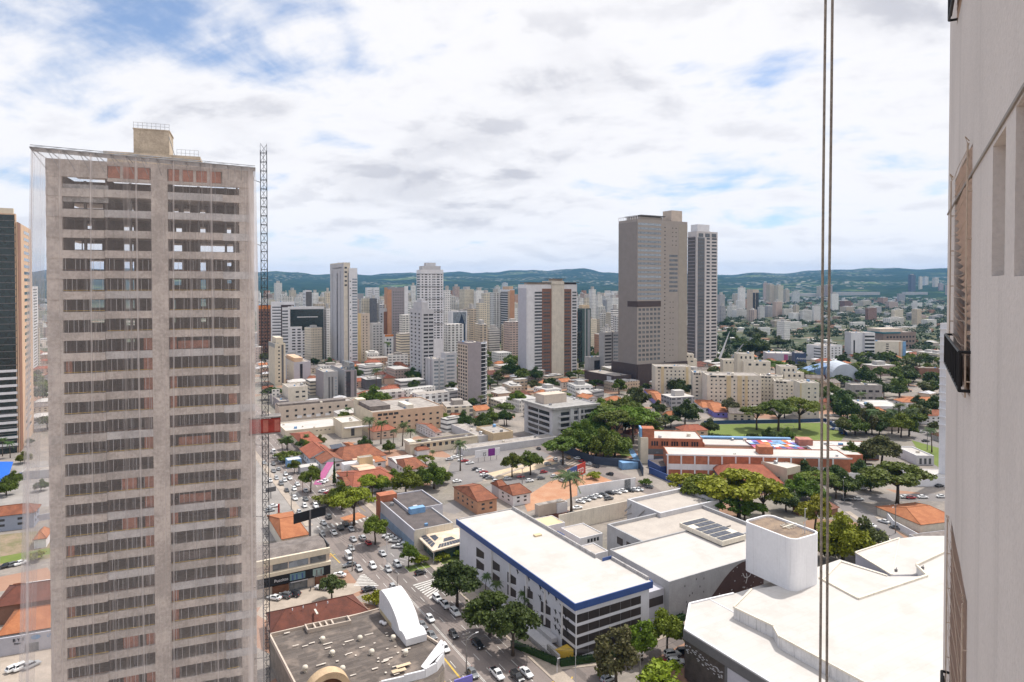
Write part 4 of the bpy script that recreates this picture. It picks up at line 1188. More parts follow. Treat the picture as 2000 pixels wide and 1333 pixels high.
# solar frame on the hall
sO = at(1411, 1058, 13.4); sf = Fr((sO.x, sO.y), 60, 19, 11, 1.6, 11.9)
th = thing('solar_canopy', 'raised white roof box carrying dark solar panels beside the white water tower', 'solar roof', sf.O)
b = MB(); b.box(sf.O, sf.eR * sf.LR, sf.eL * sf.LL, Vector((0, 0, 1.5))); b.build('base', m_ivory, th)
for i in range(6):
    for j in range(4):
        if (i, j) in ((1, 3), (4, 0)): continue
        b = MB(); o = sf.O + sf.eL * (.5 + i * 3.05) + sf.eR * (.4 + j * 2.6) + Vector((0, 0, 1.56))
        b.box(o, sf.eR * 2.4, sf.eL * 2.5, Vector((0, 0, .1))); b.build('solar_panel', m_solar, th)

# mall with white roofs
zl, zu = 12.0, 15.0
mall = thing('shopping_mall', 'large mall with stepped glaring white flat roofs at the lower right', 'building', at(1338, 1231, zl))
P1 = at(1338, 1231, zl); P2 = at(1347, 1180, zl); P3 = at(1433, 1160, zl)
F1 = P1 - GU * 60; B3 = at(1640, 1093, zl); far1 = at(1730, 1120, zl)
b = MB(); b.prism([(p.x, p.y) for p in (P1, F1, F1 + GV * 60, at(1860, 1125, zl), at(1735, 1123, zl), B3, at(1590, 1110, zl), P3, P2)], 1.0, zl, 0, 1)
b.build('lower_storeys', [m_dgrey, m_whiteroof], mall)
# dark textured street front, grey fascia, white panel
mf = Fr((F1.x, F1.y), 60, (P1 - F1).length, 10, zl); LF = mf.LL
b = MB(); fbox(b, mf, 'L', LF - 12.2, LF, .5, zl - 2.3, -.1, .12); b.build('facade_screen', mat('dark_screen', (0.085, 0.068, 0.06), .6, .35, .5, fine=5), mall)
b = MB(); fbox(b, mf, 'L', 0, LF + .3, zl - 2.2, zl + .05, -.1, .35); b.build('fascia', m_dgrey, mall)
b = MB(); fbox(b, mf, 'L', 0, LF - 13.2, .5, zl - 2.4, -.1, .16); b.build('facade_panel', m_lilac, mall)
for k in range(60):
    t0 = LF - 12 + rm.uniform(0, 11.4); z0 = 9.3 - (LF - t0) * .12 - rm.uniform(0, 2.2)
    b = MB(); fbox(b, mf, 'L', t0, t0 + .5, z0, z0 + .12, .0, .2); b.build('facade_slot', m_lgrey, mall)
b = MB(); bar(P2 + GU * .0, P1, zl, zl + .25, .5); bar(P1 + GV * .2, F1 + GV * .2, zl, zl + .22, .5); bar(P2, P3, zl, zl + .3, .5)
pj = at(1384, 1170, zl); bar(pj, pj - GU * 16, zl, zl + .12, .3); b.build('roof_kerb', m_white, mall)
U1, U2 = at(1433, 1185, zu), at(1511, 1222, zu); U3 = at(1522, 1242, zu); U4 = U3 - GU * 40
m_para = mat('stained_white_wall', (0.66, 0.64, 0.625), .85, .12, .3, .75)
upx = [(1433, 1185), (1468, 1150), (1600, 1128), (1676, 1169), (1811, 1124), (1790, 1104), (1846, 1078), (1900, 1072)]
up = [at(x, y, zu) for x, y in upx]
b = MB(); b.prism([(p.x, p.y) for p in [U1, U2, U3, U4, U4 + GV * 60] + up[::-1][:-1]], zl - .5, zu - .35, 0, 1); b.build('upper_storey', [m_para, m_whiteroof], mall)
b = MB(); bar(U1, U2, zu - .4, zu + .05, .4); bar(U2, U3, zu - .6, zu - .1, .4); bar(U3, U4, zu - .4, zu + .05, .4); bar(up[1], U1, zu - .4, zu + .05, .4)
bar(up[3], up[2], zu - .4, zu + .15, .5); bar(up[4], up[3], zu - .4, zu + .2, .6); bar(up[5], up[4], zu - .4, zu + .2, .5); bar(up[6], up[5], zu - .4, zu + .35, .6)
b.build('parapet', m_ivory, mall)
A_ = [at(x, y, 13.8) for x, y in ((1606, 1134), (1642, 1098), (1733, 1126), (1812, 1126), (1677, 1174))]
b = MB(); b.prism([(p.x, p.y) for p in A_], zl - .4, 13.8, 0, 1); b.build('middle_roof', [m_white, m_whiteroof], mall)
b = MB(); bar(A_[0], A_[1], 13.7, 14.1, .5); bar(A_[1], A_[2], 13.7, 14.1, .5); b.build('parapet', m_ivory, mall)
B_ = [at(x, y, 12.6) for x, y in ((1671, 1080), (1757, 1052), (1800, 1047), (1870, 1047), (1900, 1110), (1795, 1122), (1742, 1123))]
b = MB(); b.prism([(p.x, p.y) for p in B_], 2, 12.6, 0, 1); b.build('rear_wing', [m_lilac, m_whiteroof], mall)
b = MB(); bar(B_[0], B_[1], 12.5, 12.9, .5); bar(B_[6], B_[0], 12.5, 12.8, .5); bar(B_[1], B_[6], 12.55, 12.75, .3); b.build('parapet', m_ivory, mall)
b = MB()
for x, y in ((1517, 1234), (1588, 1290), (1750, 1117), (1802, 1112)):
    c_ = at(x, y, zu - .3 if x > 1600 else zl); b.cbox(c_, .7, .5, .7, .5); b.tube([c_, c_ + Vector((.3, .2, 1.1))], .08, 5)
b.build('roof_fitting', m_dgrey, mall)

# rounded white water tower standing on the mall roof
zw0, zw1 = zu - .4, 28.4
wc = at(1551, 1056, zw1); wf_ = Fr((wc.x, wc.y), 60, 16.8, 11.2, zw1 - zw0, zw0)
wt = thing('water_tower', 'white round cornered water tower block with weathered brown top on the mall roof', 'water tower', (wf_.O.x, wf_.O.y, zw0))
def rounded(fr_, r, ins=0.0, n=8):
    out = []
    a_, b_ = fr_.LL - 2 * ins, fr_.LR - 2 * ins; r = max(.3, r - ins)
    for (cx, cy, s0) in ((r, r, 180), (b_ - r, r, 270), (b_ - r, a_ - r, 0), (r, a_ - r, 90)):
        for k in range(n + 1):
            q = rd(s0 + 90.0 * k / n); x, y = cx + r * math.cos(q) + ins, cy + r * math.sin(q) + ins
            out.append(fr_.O + fr_.eR * x + fr_.eL * y)
    return out
ro = rounded(wf_, 2.3); ri = rounded(wf_, 2.3, .5)
b = MB(); b.prism([(p.x, p.y) for p in ro], zw0, zw1 - .8, 0)
n = len(ro)
for i in range(n):
    j = (i + 1) % n; zA, zB = Vector((0, 0, zw1 - .8)), Vector((0, 0, zw1))
    f0 = lambda p, z: Vector((p.x, p.y, z))
    b.quad([f0(ro[i], zw1 - .8), f0(ro[j], zw1 - .8), f0(ro[j], zw1), f0(ro[i], zw1)]); b.quad([f0(ri[i], zw1 - .7), f0(ri[j], zw1 - .7), f0(ri[j], zw1), f0(ri[i], zw1)]); b.quad([f0(ro[i], zw1), f0(ro[j], zw1), f0(ri[j], zw1), f0(ri[i], zw1)])
b.build('shell', mat('white_tank_wall', (0.74, 0.73, 0.735), .8, .05, .15, .22), wt)
b = MB(); b.quad([(p.x, p.y, zw1 - .55) for p in ri]); b.build('roof', mat('rusty_tank_top', (0.30, 0.22, 0.155), .95, .4, .35, col2=(0.16, 0.12, 0.095)), wt)
b = MB()
for k in range(2):
    c_ = at(1538 + k * 8, 1030 - k * 3, zw1 - .5)
    for q in range(3): b.tube([c_ + GV * (q * 1.0 - 1) - GU * 1.6 + Vector((0, 0, .25)), c_ + GV * (q * 1.0 - 1) + GU * 1.6 + Vector((0, 0, .25))], .14, 6)
    b.tube([c_ - GV * 2 + Vector((0, 0, .3)), c_ + GV * 2 + Vector((0, 0, .3))], .16, 6)
b.build('pipework', m_ivory, wt)
c_ = at(1572, 1042, zw1 - .5); b = MB(); b.tube([c_, c_ + Vector((0, 0, 6.8))], [.12, .07], 6); b.tube([c_ + Vector((0, 0, 6.6)), c_ + Vector((0, 0, 6.6)) + GV * .8], .06, 5); b.tube([c_ + Vector((0, 0, 3)), c_ + GV * 1.2], .04, 4); b.tube([c_ + Vector((0, 0, 3)), c_ - GV * 1.2], .04, 4)
b.build('lightning_mast', m_lgrey, wt)

# theatre with corrugated roof
zt_ = 8.0
tp = [(527, 1239), (741, 1189), (856, 1259), (868, 1300), (835, 1345), (700, 1395), (610, 1400)]
tpw = [at(x, y, zt_) for x, y in tp]
hall = thing('corrugated_hall', 'low hall with weathered corrugated sheet roof dotted with vents at the bottom left', 'building', tpw[0])
FOOT.append((-38, 162, 26))
b = MB(); b.prism([(p.x, p.y) for p in tpw], 0, zt_ - .7); b.build('walls', mat('dirty_wall', (0.28, 0.24, 0.20), .9, .3, .4, .5), hall)
def sheet_material():
    m = bpy.data.materials.new('corrugated_sheets'); m.use_nodes = True
    nt = m.node_tree; t = NT(nt); bs = nt.nodes['Principled BSDF']
    p = t.n('ShaderNodeMapping', {'Vector': t.n('ShaderNodeNewGeometry').outputs['Position'], 'Rotation': (0, 0, rd(-30))}).outputs[0]
    br = t.n('ShaderNodeTexBrick', {'Vector': p, 'Scale': 1.0, 'Brick Width': 3.4, 'Row Height': 1.0, 'Mortar Size': .02, 'Color1': (0.105, .085, .073, 1), 'Color2': (.165, .136, .117, 1), 'Mortar': (.07, .058, .05, 1)})
    s = t.n('ShaderNodeMapping', {'Vector': p, 'Scale': (.35, 2.6, 1)}).outputs[0]
    n1 = t.ramp(t.noise(s, 1.0, 6, .7), .38, .68)
    c = t.mix(t.math('MULTIPLY', n1, .75), br.outputs[0], (.075, .062, .055))
    c = t.mix(t.math('MULTIPLY', t.ramp(t.noise(p, .25, 3, .5), .5, .7), .5), c, (.34, .27, .22))
    nt.links.new(c, bs.inputs['Base Color']); bs.inputs['Roughness'].default_value = .95
    wv = t.n('ShaderNodeTexWave', {'Vector': p, 'Scale': 1.8}, bands_direction='Y').outputs[1]
    nt.links.new(t.n('ShaderNodeBump', {'Height': wv, 'Strength': .5, 'Distance': .06}).outputs[0], bs.inputs['Normal'])
    return m
b = MB(); b.quad([(p.x, p.y, zt_ - .65 + (.55 if i in (2, 1) else 0)) for i, p in enumerate(tpw)]); b.build('roof', sheet_material(), hall)
b = MB(); bar(tpw[0], tpw[6], zt_ - .9, zt_ + .15, .35); bar(tpw[1], tpw[2], zt_ - .6, zt_ + .5, .35)
k0, k1 = at(596, 1223, zt_), at(678, 1206, zt_)
bar(tpw[1], k1, zt_ - .9, zt_ + .15, .35); bar(k0, tpw[0], zt_ - .9, zt_ + .15, .35); b.build('parapet', m_beige, hall)
b = MB(); n_ = -GU * 3.2
bar(k1, k0, zt_ - 1, zt_ + .35, .3); bar(k1 + n_, k0 + n_, zt_ - 1, zt_ + .6, .3); bar(k0, k0 + n_, zt_ - 1, zt_ + .5, .3); bar(k1, k1 + n_, zt_ - 1, zt_ + .5, .3)
for k in range(1, 5):
    q = k0.lerp(k1, .05 + .14 * k); bar(q, q + n_, zt_ - 1, zt_ + .3, .35)
b.build('roof_well', m_beige, hall)
for x, y in ((630, 1247), (703, 1245), (768, 1244), (649, 1274), (726, 1272), (792, 1273), (669, 1305), (596, 1304)):
    c_ = at(x, y + 6, zt_ - .3); b = MB(); b.lathe(c_, [(.4, -.3), (.4, .15), (.42, .2), (.62, .45), (.66, .75), (.5, 1.08), (.2, 1.22), (.0, 1.25)], 14); b.build('roof_vent', m_ivory, hall, True)
for x, y in ((745, 1217), (751, 1220)):
    c_ = at(x, y, zt_); b = MB(); b.lathe(c_, [(.5, 0), (.62, .25), (.5, .5), (.1, .62)], 12); b.build('roof_vent', m_white, hall, True)
for k in range(46):                                   # pale patches and skylight sheets
    x, y = rm.uniform(560, 800), rm.uniform(1235, 1325)
    if x < 527 + (y - 1239) * .55 + 12: continue
    c_ = at(x, y, zt_ - .42); b = MB(); b.cbox((c_.x, c_.y, zt_ - .40 + .2), rm.choice((.4, .5, .6, 1.4, 2.2)), rm.uniform(.3, .55), .03 + .02 * rm.random(), rd(30)); b.build('roof_patch', mat('pale_patch', (.60, .53, .46), .9, .3, .8), hall)
for x, y, l, w in ((788, 1300, 3.4, 1.0), (772, 1312, 1.6, 1.2), (786, 1309, 1.6, 1.1)):
    c_ = at(x, y, zt_); b = MB(); b.cbox((c_.x, c_.y, zt_ + .05), l, w, .08, rd(30)); b.build('skylight', m_sand, hall)
# white arch on its roof edge
a0 = at(741, 1194, zt_); ax = -GU; aw = 5.4
prof = []
for k in range(22):
    s = k / 21 * 14.6
    z = 6.3 * math.sqrt(max(0, 1 - ((s - 2.2) / 13.2) ** 2)) if s > 2.2 else 6.3 - .9 * ((2.2 - s) / 2.2) ** 2
    prof.append((s, z))
for k in range(1, 9):
    q = k / 8; prof.append((14.6 + q * 5.0, prof[21][1] * (1 - q) * .55 + 1.5 * math.sin(q * 2.2) + .25))
b = MB()
def apt(s, z, w): return a0 + ax * s + GV * w + Vector((0, 0, z))
for (s0, z0), (s1, z1) in zip(prof[:-1], prof[1:]):
    b.quad([apt(s0, z0, 0), apt(s1, z1, 0), apt(s1, z1, aw), apt(s0, z0, aw)], 0)
    lo0, lo1 = (-.6, -.6) if s1 < 15 else (-.2, -.2)
    b.quad([apt(s0, lo0, 0), apt(s1, lo1, 0), apt(s1, z1, 0), apt(s0, z0, 0)], 0); b.quad([apt(s0, lo0, aw), apt(s1, lo1, aw), apt(s1, z1, aw), apt(s0, z0, aw)], 0)
b.quad([apt(0, -.6, 0), apt(0, prof[0][1], 0), apt(0, prof[0][1], aw), apt(0, -.6, aw)]); e_ = prof[-1]; b.quad([apt(e_[0], -.2, 0), apt(e_[0], e_[1], 0), apt(e_[0], e_[1], aw), apt(e_[0], -.2, aw)])
b.build('arch_shell', m_white, hall)
b = MB(); b.box(apt(.4, -.6, -.05), ax * 9, GV * .03, Vector((0, 0, 1.5))); b.build('arch_base', m_ochre, hall)
# curved white front wall and the tan round gable
b = MB(); cp = [at(x, y, zt_) for x, y in ((690, 1352), (745, 1338), (790, 1328), (830, 1318), (852, 1306), (864, 1290), (866, 1276), (862, 1268))]
for i in range(len(cp) - 1): bar(cp[i], cp[i + 1], 0, zt_ + .6 + .25 * i, .45)
b.quad([cp[5] + Vector((0, 0, 1.9)), cp[7] + Vector((0, 0, 2.4)), at(822, 1302, zt_ + .3), cp[3] + Vector((0, 0, 1.2))])
b.build('front_wall', m_white, hall)
gc = at(636, 1352, zt_ + .2); b = MB(); ring_o, ring_i = [], []
for k in range(25):
    q = math.pi * k / 24; ring_o.append(gc + GV * (5.0 * math.cos(q)) + Vector((0, 0, 5.4 * math.sin(q)))); ring_i.append(gc + GV * (3.7 * math.cos(q)) + Vector((0, 0, 4.1 * math.sin(q))))
dp = -GU * 2.6
for k in range(24):
    b.quad([ring_o[k], ring_o[k + 1], ring_o[k + 1] + dp, ring_o[k] + dp]); b.quad([ring_i[k], ring_i[k + 1], ring_i[k + 1] + dp, ring_i[k] + dp])
    b.quad([ring_o[k] + dp, ring_o[k + 1] + dp, ring_i[k + 1] + dp, ring_i[k] + dp]); b.quad([ring_o[k], ring_o[k + 1], ring_i[k + 1], ring_i[k]])
b.quad([p + dp * .3 for p in ring_i], 1)
b.build('round_gable', [mat('tan_render', (.55, .40, .25), .85, .2, .5, .1), m_wood], hall)

# red tiled house between the hall and the shop
def hip(name, corners, zw, zr, inset, tilem, wallm, label=None, cat='house', over=.5, group=None, auto_desc=None, gable=False, extra=None):
    """house on four ground corners (going round), walls to zw, hipped or gabled tiled roof to zr; ridge along the first edge"""
    c = [Vector((p[0], p[1], 0)) for p in corners]
    th = thing(name, label, cat, c[0], group)
    if auto_desc: auto(th, auto_desc, cat, group)
    cc = sum(c, Vector()) / 4; FOOT.append((cc.x, cc.y, max((p - cc).length for p in c)))
    b = MB(); b.prism([(p.x, p.y) for p in c], 0, zw); b.build('walls', wallm, th)
    o = [cc + (p - cc) * (1 + over * 2 / max(3, (p - cc).length * 1.4)) for p in c]
    m1, m2 = (o[0] + o[3]) / 2, (o[1] + o[2]) / 2
    f = 0.0 if gable else inset
    r1, r2 = m1.lerp(m2, f), m2.lerp(m1, f)
    Z = lambda p, z: Vector((p.x, p.y, z)); b = MB(); zz_ = zw - .12
    def sl(q):                                        # uv: along the eave, up the slope
        a_, b2 = q[0], q[1]; e = (b2 - a_).normalized(); n2 = e.cross((q[-1] - a_).cross(e)).normalized() if True else None
        up_ = (q[-1] - a_) - e * (q[-1] - a_).dot(e); up_ = up_.normalized() if up_.length > 1e-4 else Vector((0, 0, 1))
        b.quad(q, 0, [((p - a_).dot(e), (p - a_).dot(up_)) for p in q])
    sl([Z(o[0], zz_), Z(o[1], zz_), Z(r2, zr), Z(r1, zr)]); sl([Z(o[2], zz_), Z(o[3], zz_), Z(r1, zr), Z(r2, zr)])
    if not gable: sl([Z(o[1], zz_), Z(o[2], zz_), Z(r2, zr)]); sl([Z(o[3], zz_), Z(o[0], zz_), Z(r1, zr)])
    for i in range(4): b.quad([Z(o[i], zz_), Z(o[(i + 1) % 4], zz_), Z(o[(i + 1) % 4], zz_ - .2), Z(o[i], zz_ - .2)], 1)
    b.quad([Z(p, zz_ - .2) for p in o], 1)
    if gable:
        for p, q, r in ((c[0], c[3], r1), (c[1], c[2], r2)):
            rr2 = Z(r.lerp(cc, .06), zr - .25); g = MB(); g.quad([Z(p, zw), Z(q, zw), rr2]); g.build('gable', wallm, th)
    b.build('roof', [tilem, m_wood], th)
    rg = MB(); rg.tube([Z(r1, zr + .03), Z(r2, zr + .03)], .14, 6)
    if not gable:
        for i, r in ((0, r1), (3, r1), (1, r2), (2, r2)): rg.tube([Z(o[i], zz_ + .05), Z(r, zr + .03)], .10, 5)
    rg.build('ridge_tiles', tilem, th)
    return th
q = [at(x, y, 4.2) for x, y in ((527, 1236), (722, 1191), (690, 1158), (520, 1194))]
th = hip('tiled_house', q, 3.8, 6.6, .18, m_tile3, m_beige, 'house with a broad dark red tiled hip roof between shop and corrugated hall', over=.1)
b = MB()
for x, y in ((571, 1193), (592, 1188), (618, 1184), (640, 1179)): c_ = at(x, y, 6.5); b.lathe(c_, [(.16, 0), (.16, .5), (.05, .7)], 8)
b.build('roof_vent', m_white, th)
b = MB(); c_ = at(613, 1192, 6.0); b.box(c_, -GU * 3, GV * .5, Vector((0, 0, .25))); b.build('roof_pipe', m_ivory, th)

# shop with the dark sign band
fs = frame(528, 1082, 1163, 480, 643, LL=13)
sO = fs.O - fs.eR * 10; fs = Fr((sO.x, sO.y), 60, 13, along(sO, fs.eR, 641), 11.4)
shop = thing('corner_shop', 'cream two storey shop with black sign band and grey sheet roof beside the avenue', 'shop', fs.O)
b = MB(); fs0 = fs.sub(0, 13, 0, fs.LR, 0, 10.6); body(b, fs0, 0, 1, .0); b.build('walls', [m_beige, m_fibro], shop)
X = lambda px: along(fs.O, fs.eR, px)
b = MB(); b.quad([fs.P('R', 0, 10.8, -.8), fs.P('R', fs.LR - .5, 10.8, -.8), fs.P('R', fs.LR - .5, 12.2, -5), fs.P('R', 0, 12.2, -5)]); b.quad([fs.P('R', 0, 12.2, -5), fs.P('R', fs.LR - .5, 12.2, -5), fs.P('R', fs.LR - .5, 11.2, -12.6), fs.P('R', 0, 11.2, -12.6)]); b.build('roof', m_fibro, shop)
b = MB(); fbox(b, fs, 'R', 0, fs.LR + .1, 9.3, 11.1, -.6, .35); fbox(b, fs, 'R', 0, fs.LR + .3, 5.9, 7.0, -.5, .9); b.build('cornice', m_cream, shop)
b = MB(); bar(fs.P('R', fs.LR, 0, -.6), fs.P('R', fs.LR, 0, -13), 10.4, 12.0, .3); b.build('side_parapet', m_dgrey, shop)
for p0, p1, mm in ((529, 559, g_mid), (561, 599, g_lite), (603, 634, g_mid)):
    b = MB(); fbox(b, fs, 'R', X(p0), X(p1), 7.2, 9.2, -.3, .06); b.build('window', mm, shop)
b = MB(); fbox(b, fs, 'R', 0, fs.LR + .1, 2.9, 5.85, -.4, .75); b.build('sign_band', m_black, shop)
b = MB(); fbox(b, fs, 'R', X(562), X(592), 3.4, 5.5, -.2, .80); b.build('display_window', glass('teal_display', (0.13, .24, .28), .2, .5, .3), shop)
b = MB(); fbox(b, fs, 'R', X(607), X(628), 3.4, 5.5, -.2, .80); b.build('display_window', glass('pale_teal_display', (0.22, .29, .28), .2, .5, .3), shop)
for px in (566, 574, 585, 613, 622):
    b = MB(); fbox(b, fs, 'R', X(px), X(px) + .45, 3.5, 5.1, .0, .84); b.build('mannequin', m_blue if px < 600 else m_dgrey, shop)
b = MB(); fbox(b, fs, 'R', X(528), X(560), 0, 2.6, -.3, .5); fbox(b, fs, 'R', X(612), X(634), 0, 2.8, -.3, .5); b.build('timber_panel', m_wood, shop)
b = MB(); fbox(b, fs, 'R', X(562), X(597), 0, 2.7, -.3, .3); b.build('shopfront', g_mid, shop)
b = MB(); fbox(b, fs, 'R', X(563), X(597), 2.7, 2.95, -.3, .9); b.build('canopy', m_lgrey, shop)
def text(body_, size, P, ex, ez, m, parent, name='lettering', spacing=1.0):
    """raised letters: text turned into a mesh, laid along ex with up direction ez"""
    cu = bpy.data.curves.new('t', 'FONT'); cu.body = body_; cu.size = size; cu.extrude = .04; cu.space_character = spacing; cu.resolution_u = 2
    to = bpy.data.objects.new('t', cu); COL.objects.link(to)
    dg = bpy.context.evaluated_depsgraph_get(); me = bpy.data.meshes.new_from_object(to.evaluated_get(dg))
    bpy.data.objects.remove(to)
    ex = ex.normalized(); ez = ez.normalized(); nz = ex.cross(ez)
    M = Matrix(((ex.x, ez.x, nz.x, 0), (ex.y, ez.y, nz.y, 0), (ex.z, ez.z, nz.z, 0), (0, 0, 0, 1)))
    me.transform(Matrix.Translation(P - Vector(OFF[parent.name])) @ M)
    me.materials.clear(); me.materials.append(m)
    o = bpy.data.objects.new(name, me); COL.objects.link(o); o.parent = parent; OFF[o.name] = OFF[parent.name]
    return o
UPZ = Vector((0, 0, 1))
text('Puccitto', 1.25, fs.P('R', X(531), 3.9, .84), fs.eR, UPZ, m_white, shop)
text('Puccitto', .8, fs.P('R', X(609.5), 2.95, .84), fs.eR, UPZ, m_lgrey, shop)
# ------------------------------------------------------------------ blocks of the middle distance
def block(name, label, cat, xn, yt, yb, xl, xr, wall, roof=None, a=60.0, par=.6, LL=None, LR=None, group=None, feats=(), zb=0.0, roofbox=()):
    f_ = frame(xn, yt, yb, xl, xr, a, LL, LR, zb)
    th = thing(name, label, cat, f_.O, group)
    b = MB(); body(b, f_, 0, 1, par, .35); b.build('walls', [wall, roof or m_flat], th)
    for ft in feats:
        k = ft[0]
        if k == 'W': windows(th, f_, *ft[1:])
        elif k == 'B': bands(th, f_, *ft[1:])
        elif k == 'P': panel(th, f_, *ft[1:])
        elif k == 'S':                                # floor slabs / balconies standing out: face, rows, t0, t1, z0, z1, thickness m, depth m, mat
            _, face, rows, t0, t1, z0, z1, th_m, dp_, mm = ft; L = f_.len(face)
            for i in range(rows):
                z = (z0 + (z1 - z0) * i / max(1, rows - 1)) * f_.h
                b = MB(); fbox(b, f_, face, t0 * L, t1 * L, z, z + th_m, -.1, dp_); b.build('balcony', mm, th)
    for rb_ in roofbox:                               # l0, l1, r0, r1 as fractions, height, mat
        l0, l1, r0, r1, hh, mm = rb_
        s_ = f_.sub(l0 * f_.LL, l1 * f_.LL, r0 * f_.LR, r1 * f_.LR, f_.h - par, f_.h + hh)
        b = MB(); b.box(s_.O, s_.eR * s_.LR, s_.eL * s_.LL, Vector((0, 0, s_.h))); b.build('roof_house', mm, th)
    if f_.LL > 6 and f_.LR > 6:                       # plant on the roof
        r_ = random.Random(int(xn * 7 + yt))
        for _ in range(r_.choice((2, 3, 4))):
            s_ = r_.uniform(.9, 2.2); o_ = f_.O + f_.eL * r_.uniform(1, f_.LL - 3.5) + f_.eR * r_.uniform(1, f_.LR - 3.5) + UPZ * (f_.h - par)
            b = MB()
            if r_.random() < .4: b.lathe(o_ + Vector((1, 1, 0)), [(s_ * .5, 0), (s_ * .55, s_ * .7), (s_ * .3, s_ * .85), (0, s_ * .88)], 10)
            else: b.box(o_, f_.eR * s_, f_.eL * s_ * .7, UPZ * s_ * .8)
            b.build('roof_unit', r_.choice((m_lgrey, m_steel, m_ltblue, m_ivory)), th)
    return th, f_
B_ = 'building'; T_ = 'tower'
m_terra = mat('faded_terracotta', (.50, .27, .165), .8, .12, .2)
# left edge: glass tower with its tan end
th, f_ = block('glass_tower', 'dark green glass tower with tan windowed end at the far left edge', T_, 36, 418, 884, -70, 44, m_peach, a=-30, LL=26, LR=4,
      feats=[('P', 'L', 0.02, 1, .0, .995, g_green, 'glass_wall')])
f2_ = frame(40, 434, 884, 39, 63, -30, LL=.7); b = MB(); body(b, f2_, 0, 1, .5, .3); b.build('end_block', [m_peach, m_flat], th)
windows(th, f2_, 'R', 1, 30, .35, .85, .05, .985, .8, .42, g_mid, 'window', .06, None, m_white)
panel(th, f2_, 'R', .0, .18, 0, 1, m_rust, 'corner_strip')
bands(th, f_, 'L', 34, .0, 1, .01, .985, .10, m_dgrey, 'floor_band', .2)
bands(th, f_, 'L', 11, .0, .98, .02, .36, .34, m_white, 'balcony', .5)
b = MB(); q = f_.sub(1, 12, .3, 3.6, f_.h - .6, f_.h + 3); b.box(q.O, q.eR * q.LR, q.eL * q.LL, Vector((0, 0, q.h))); b.build('roof_house', m_cream, th)
block('slim_tower', 'slim white tower half hidden behind the tan end of the glass tower', T_, 64, 560, 730, 60, 74, m_white, a=-30, LL=4, feats=[('B', 'R', 28, .25, .8, .02, .98, .4, g_dark)])

# pencil tower
th, f_ = block('pencil_tower', 'very slim tall white tower with vertical grey grooves and glazed balconies', T_, 672, 513, 716, 645, 684, m_ivory, par=.8,
      feats=[('P', 'L', .0, 1, 0, .99, m_lgrey, 'side_face'), ('P', 'L', .42, .52, 0, .90, m_dgrey, 'groove'), ('P', 'L', .80, .84, 0, .93, m_grey, 'groove'), ('P', 'L', .2, .24, 0, .92, m_grey, 'groove'), ('P', 'R', .62, .88, 0, .9, m_dgrey, 'groove'),
             ('P', 'L', .1, .8, .945, .955, m_dgrey, 'groove'), ('W', 'R', 1, 5, .1, .55, .76, .97, .8, .4, g_dark)])
f2_ = frame(683, 524, 716, 675, 698, 60, LL=14); b = MB(); body(b, f2_, 0, 1, .6, .3); b.build('balcony_wing', [m_white, m_flat], th)
windows(th, f2_, 'R', 1, 30, .35, .96, .03, .9, .96, .5, g_lite, 'glazed_balcony', .25); windows(th, f2_, 'R', 1, 12, .04, .2, .05, .9, .8, .15, g_dark)
# stepped white block with dark green glass
th, f_ = block('glass_block', 'white block with stepped white front against a dark green glass wall', B_, 563, 600, 704, 556, 633, m_white, a=72, LL=16,
      feats=[('P', 'R', .06, .985, .0, .955, g_green, 'glass_wall')])
for t0, t1, z1_, c in ((.06, .38, .63, 2), (.38, .52, .55, 1)):
    panel(th, f_, 'R', t0, t1, 0, z1_, m_white, 'front_step', 0, .6)
windows(th, f_, 'R', 3, 11, .08, .52, .02, .60, .62, .46, g_dark, 'window', .68, lambda i, j: i == 2 and j > 9)
panel(th, f_, 'R', .52, .78, 0, .40, m_white, 'front_step', 0, .9); bands(th, f_, 'R', 8, .53, .77, .02, .38, .28, g_dark, 'window_band', .96)
panel(th, f_, 'R', .25, .82, .80, .815, m_white, 'light_shelf', 0, .5)
block('office_tower', 'white office tower with a brown square frame round grey window bands', T_, 530, 590, 700, 524, 575, m_white, a=72, LL=14,
      feats=[('B', 'R', 17, .05, .42, .02, .93, .42, g_mid), ('B', 'R', 15, .48, .97, .02, .86, .46, g_mid), ('P', 'R', .42, .47, .1, .93, m_brown, 'frame'), ('P', 'R', .42, .97, .90, .945, m_brown, 'frame')])
block('office_block', 'white office with small windows and a dark side above the glass block', B_, 598, 568, 680, 578, 609, m_white, LL=20, feats=[('P', 'R', 0, 1, 0, .98, m_dgrey, 'dark_side'), ('W', 'L', 2, 14, .1, .9, .1, .97, .5, .36, g_dark)])
block('brick_tower', 'rust red flat block with rows of windows directly behind the hoist mast', T_, 503, 597, 700, 498, 528, m_rust, a=72, LL=12, feats=[('W', 'R', 4, 14, .04, .96, .03, .9, .62, .42, g_dark), ('P', 'R', 0, 1, .93, 1.0, m_orange, 'top_band')])
block('residential_tower', 'narrow beige block with a single column of square windows and a dark strip', T_, 537, 672, 753, 524, 557, m_cream, feats=[('W', 'R', 1, 10, .28, .5, .05, .96, .7, .36, g_dark), ('P', 'R', .62, .82, 0, .97, m_dgrey, 'dark_strip'), ('P', 'L', 0, 1, .9, 1.0, m_steel, 'glass_parapet')], roofbox=[(.3, .95, .3, .95, 5, m_cream)])
block('windowless_hall', 'pale lilac windowless box with one dark vertical window strip', B_, 574, 708, 749, 553, 606, m_lilac, feats=[('P', 'R', .36, .52, .03, .9, g_dark, 'window_strip'), ('P', 'L', 0, 1, 0, .98, m_lgrey, 'side_face')], roofbox=[(.1, .9, .1, .6, 3.5, m_peach)])
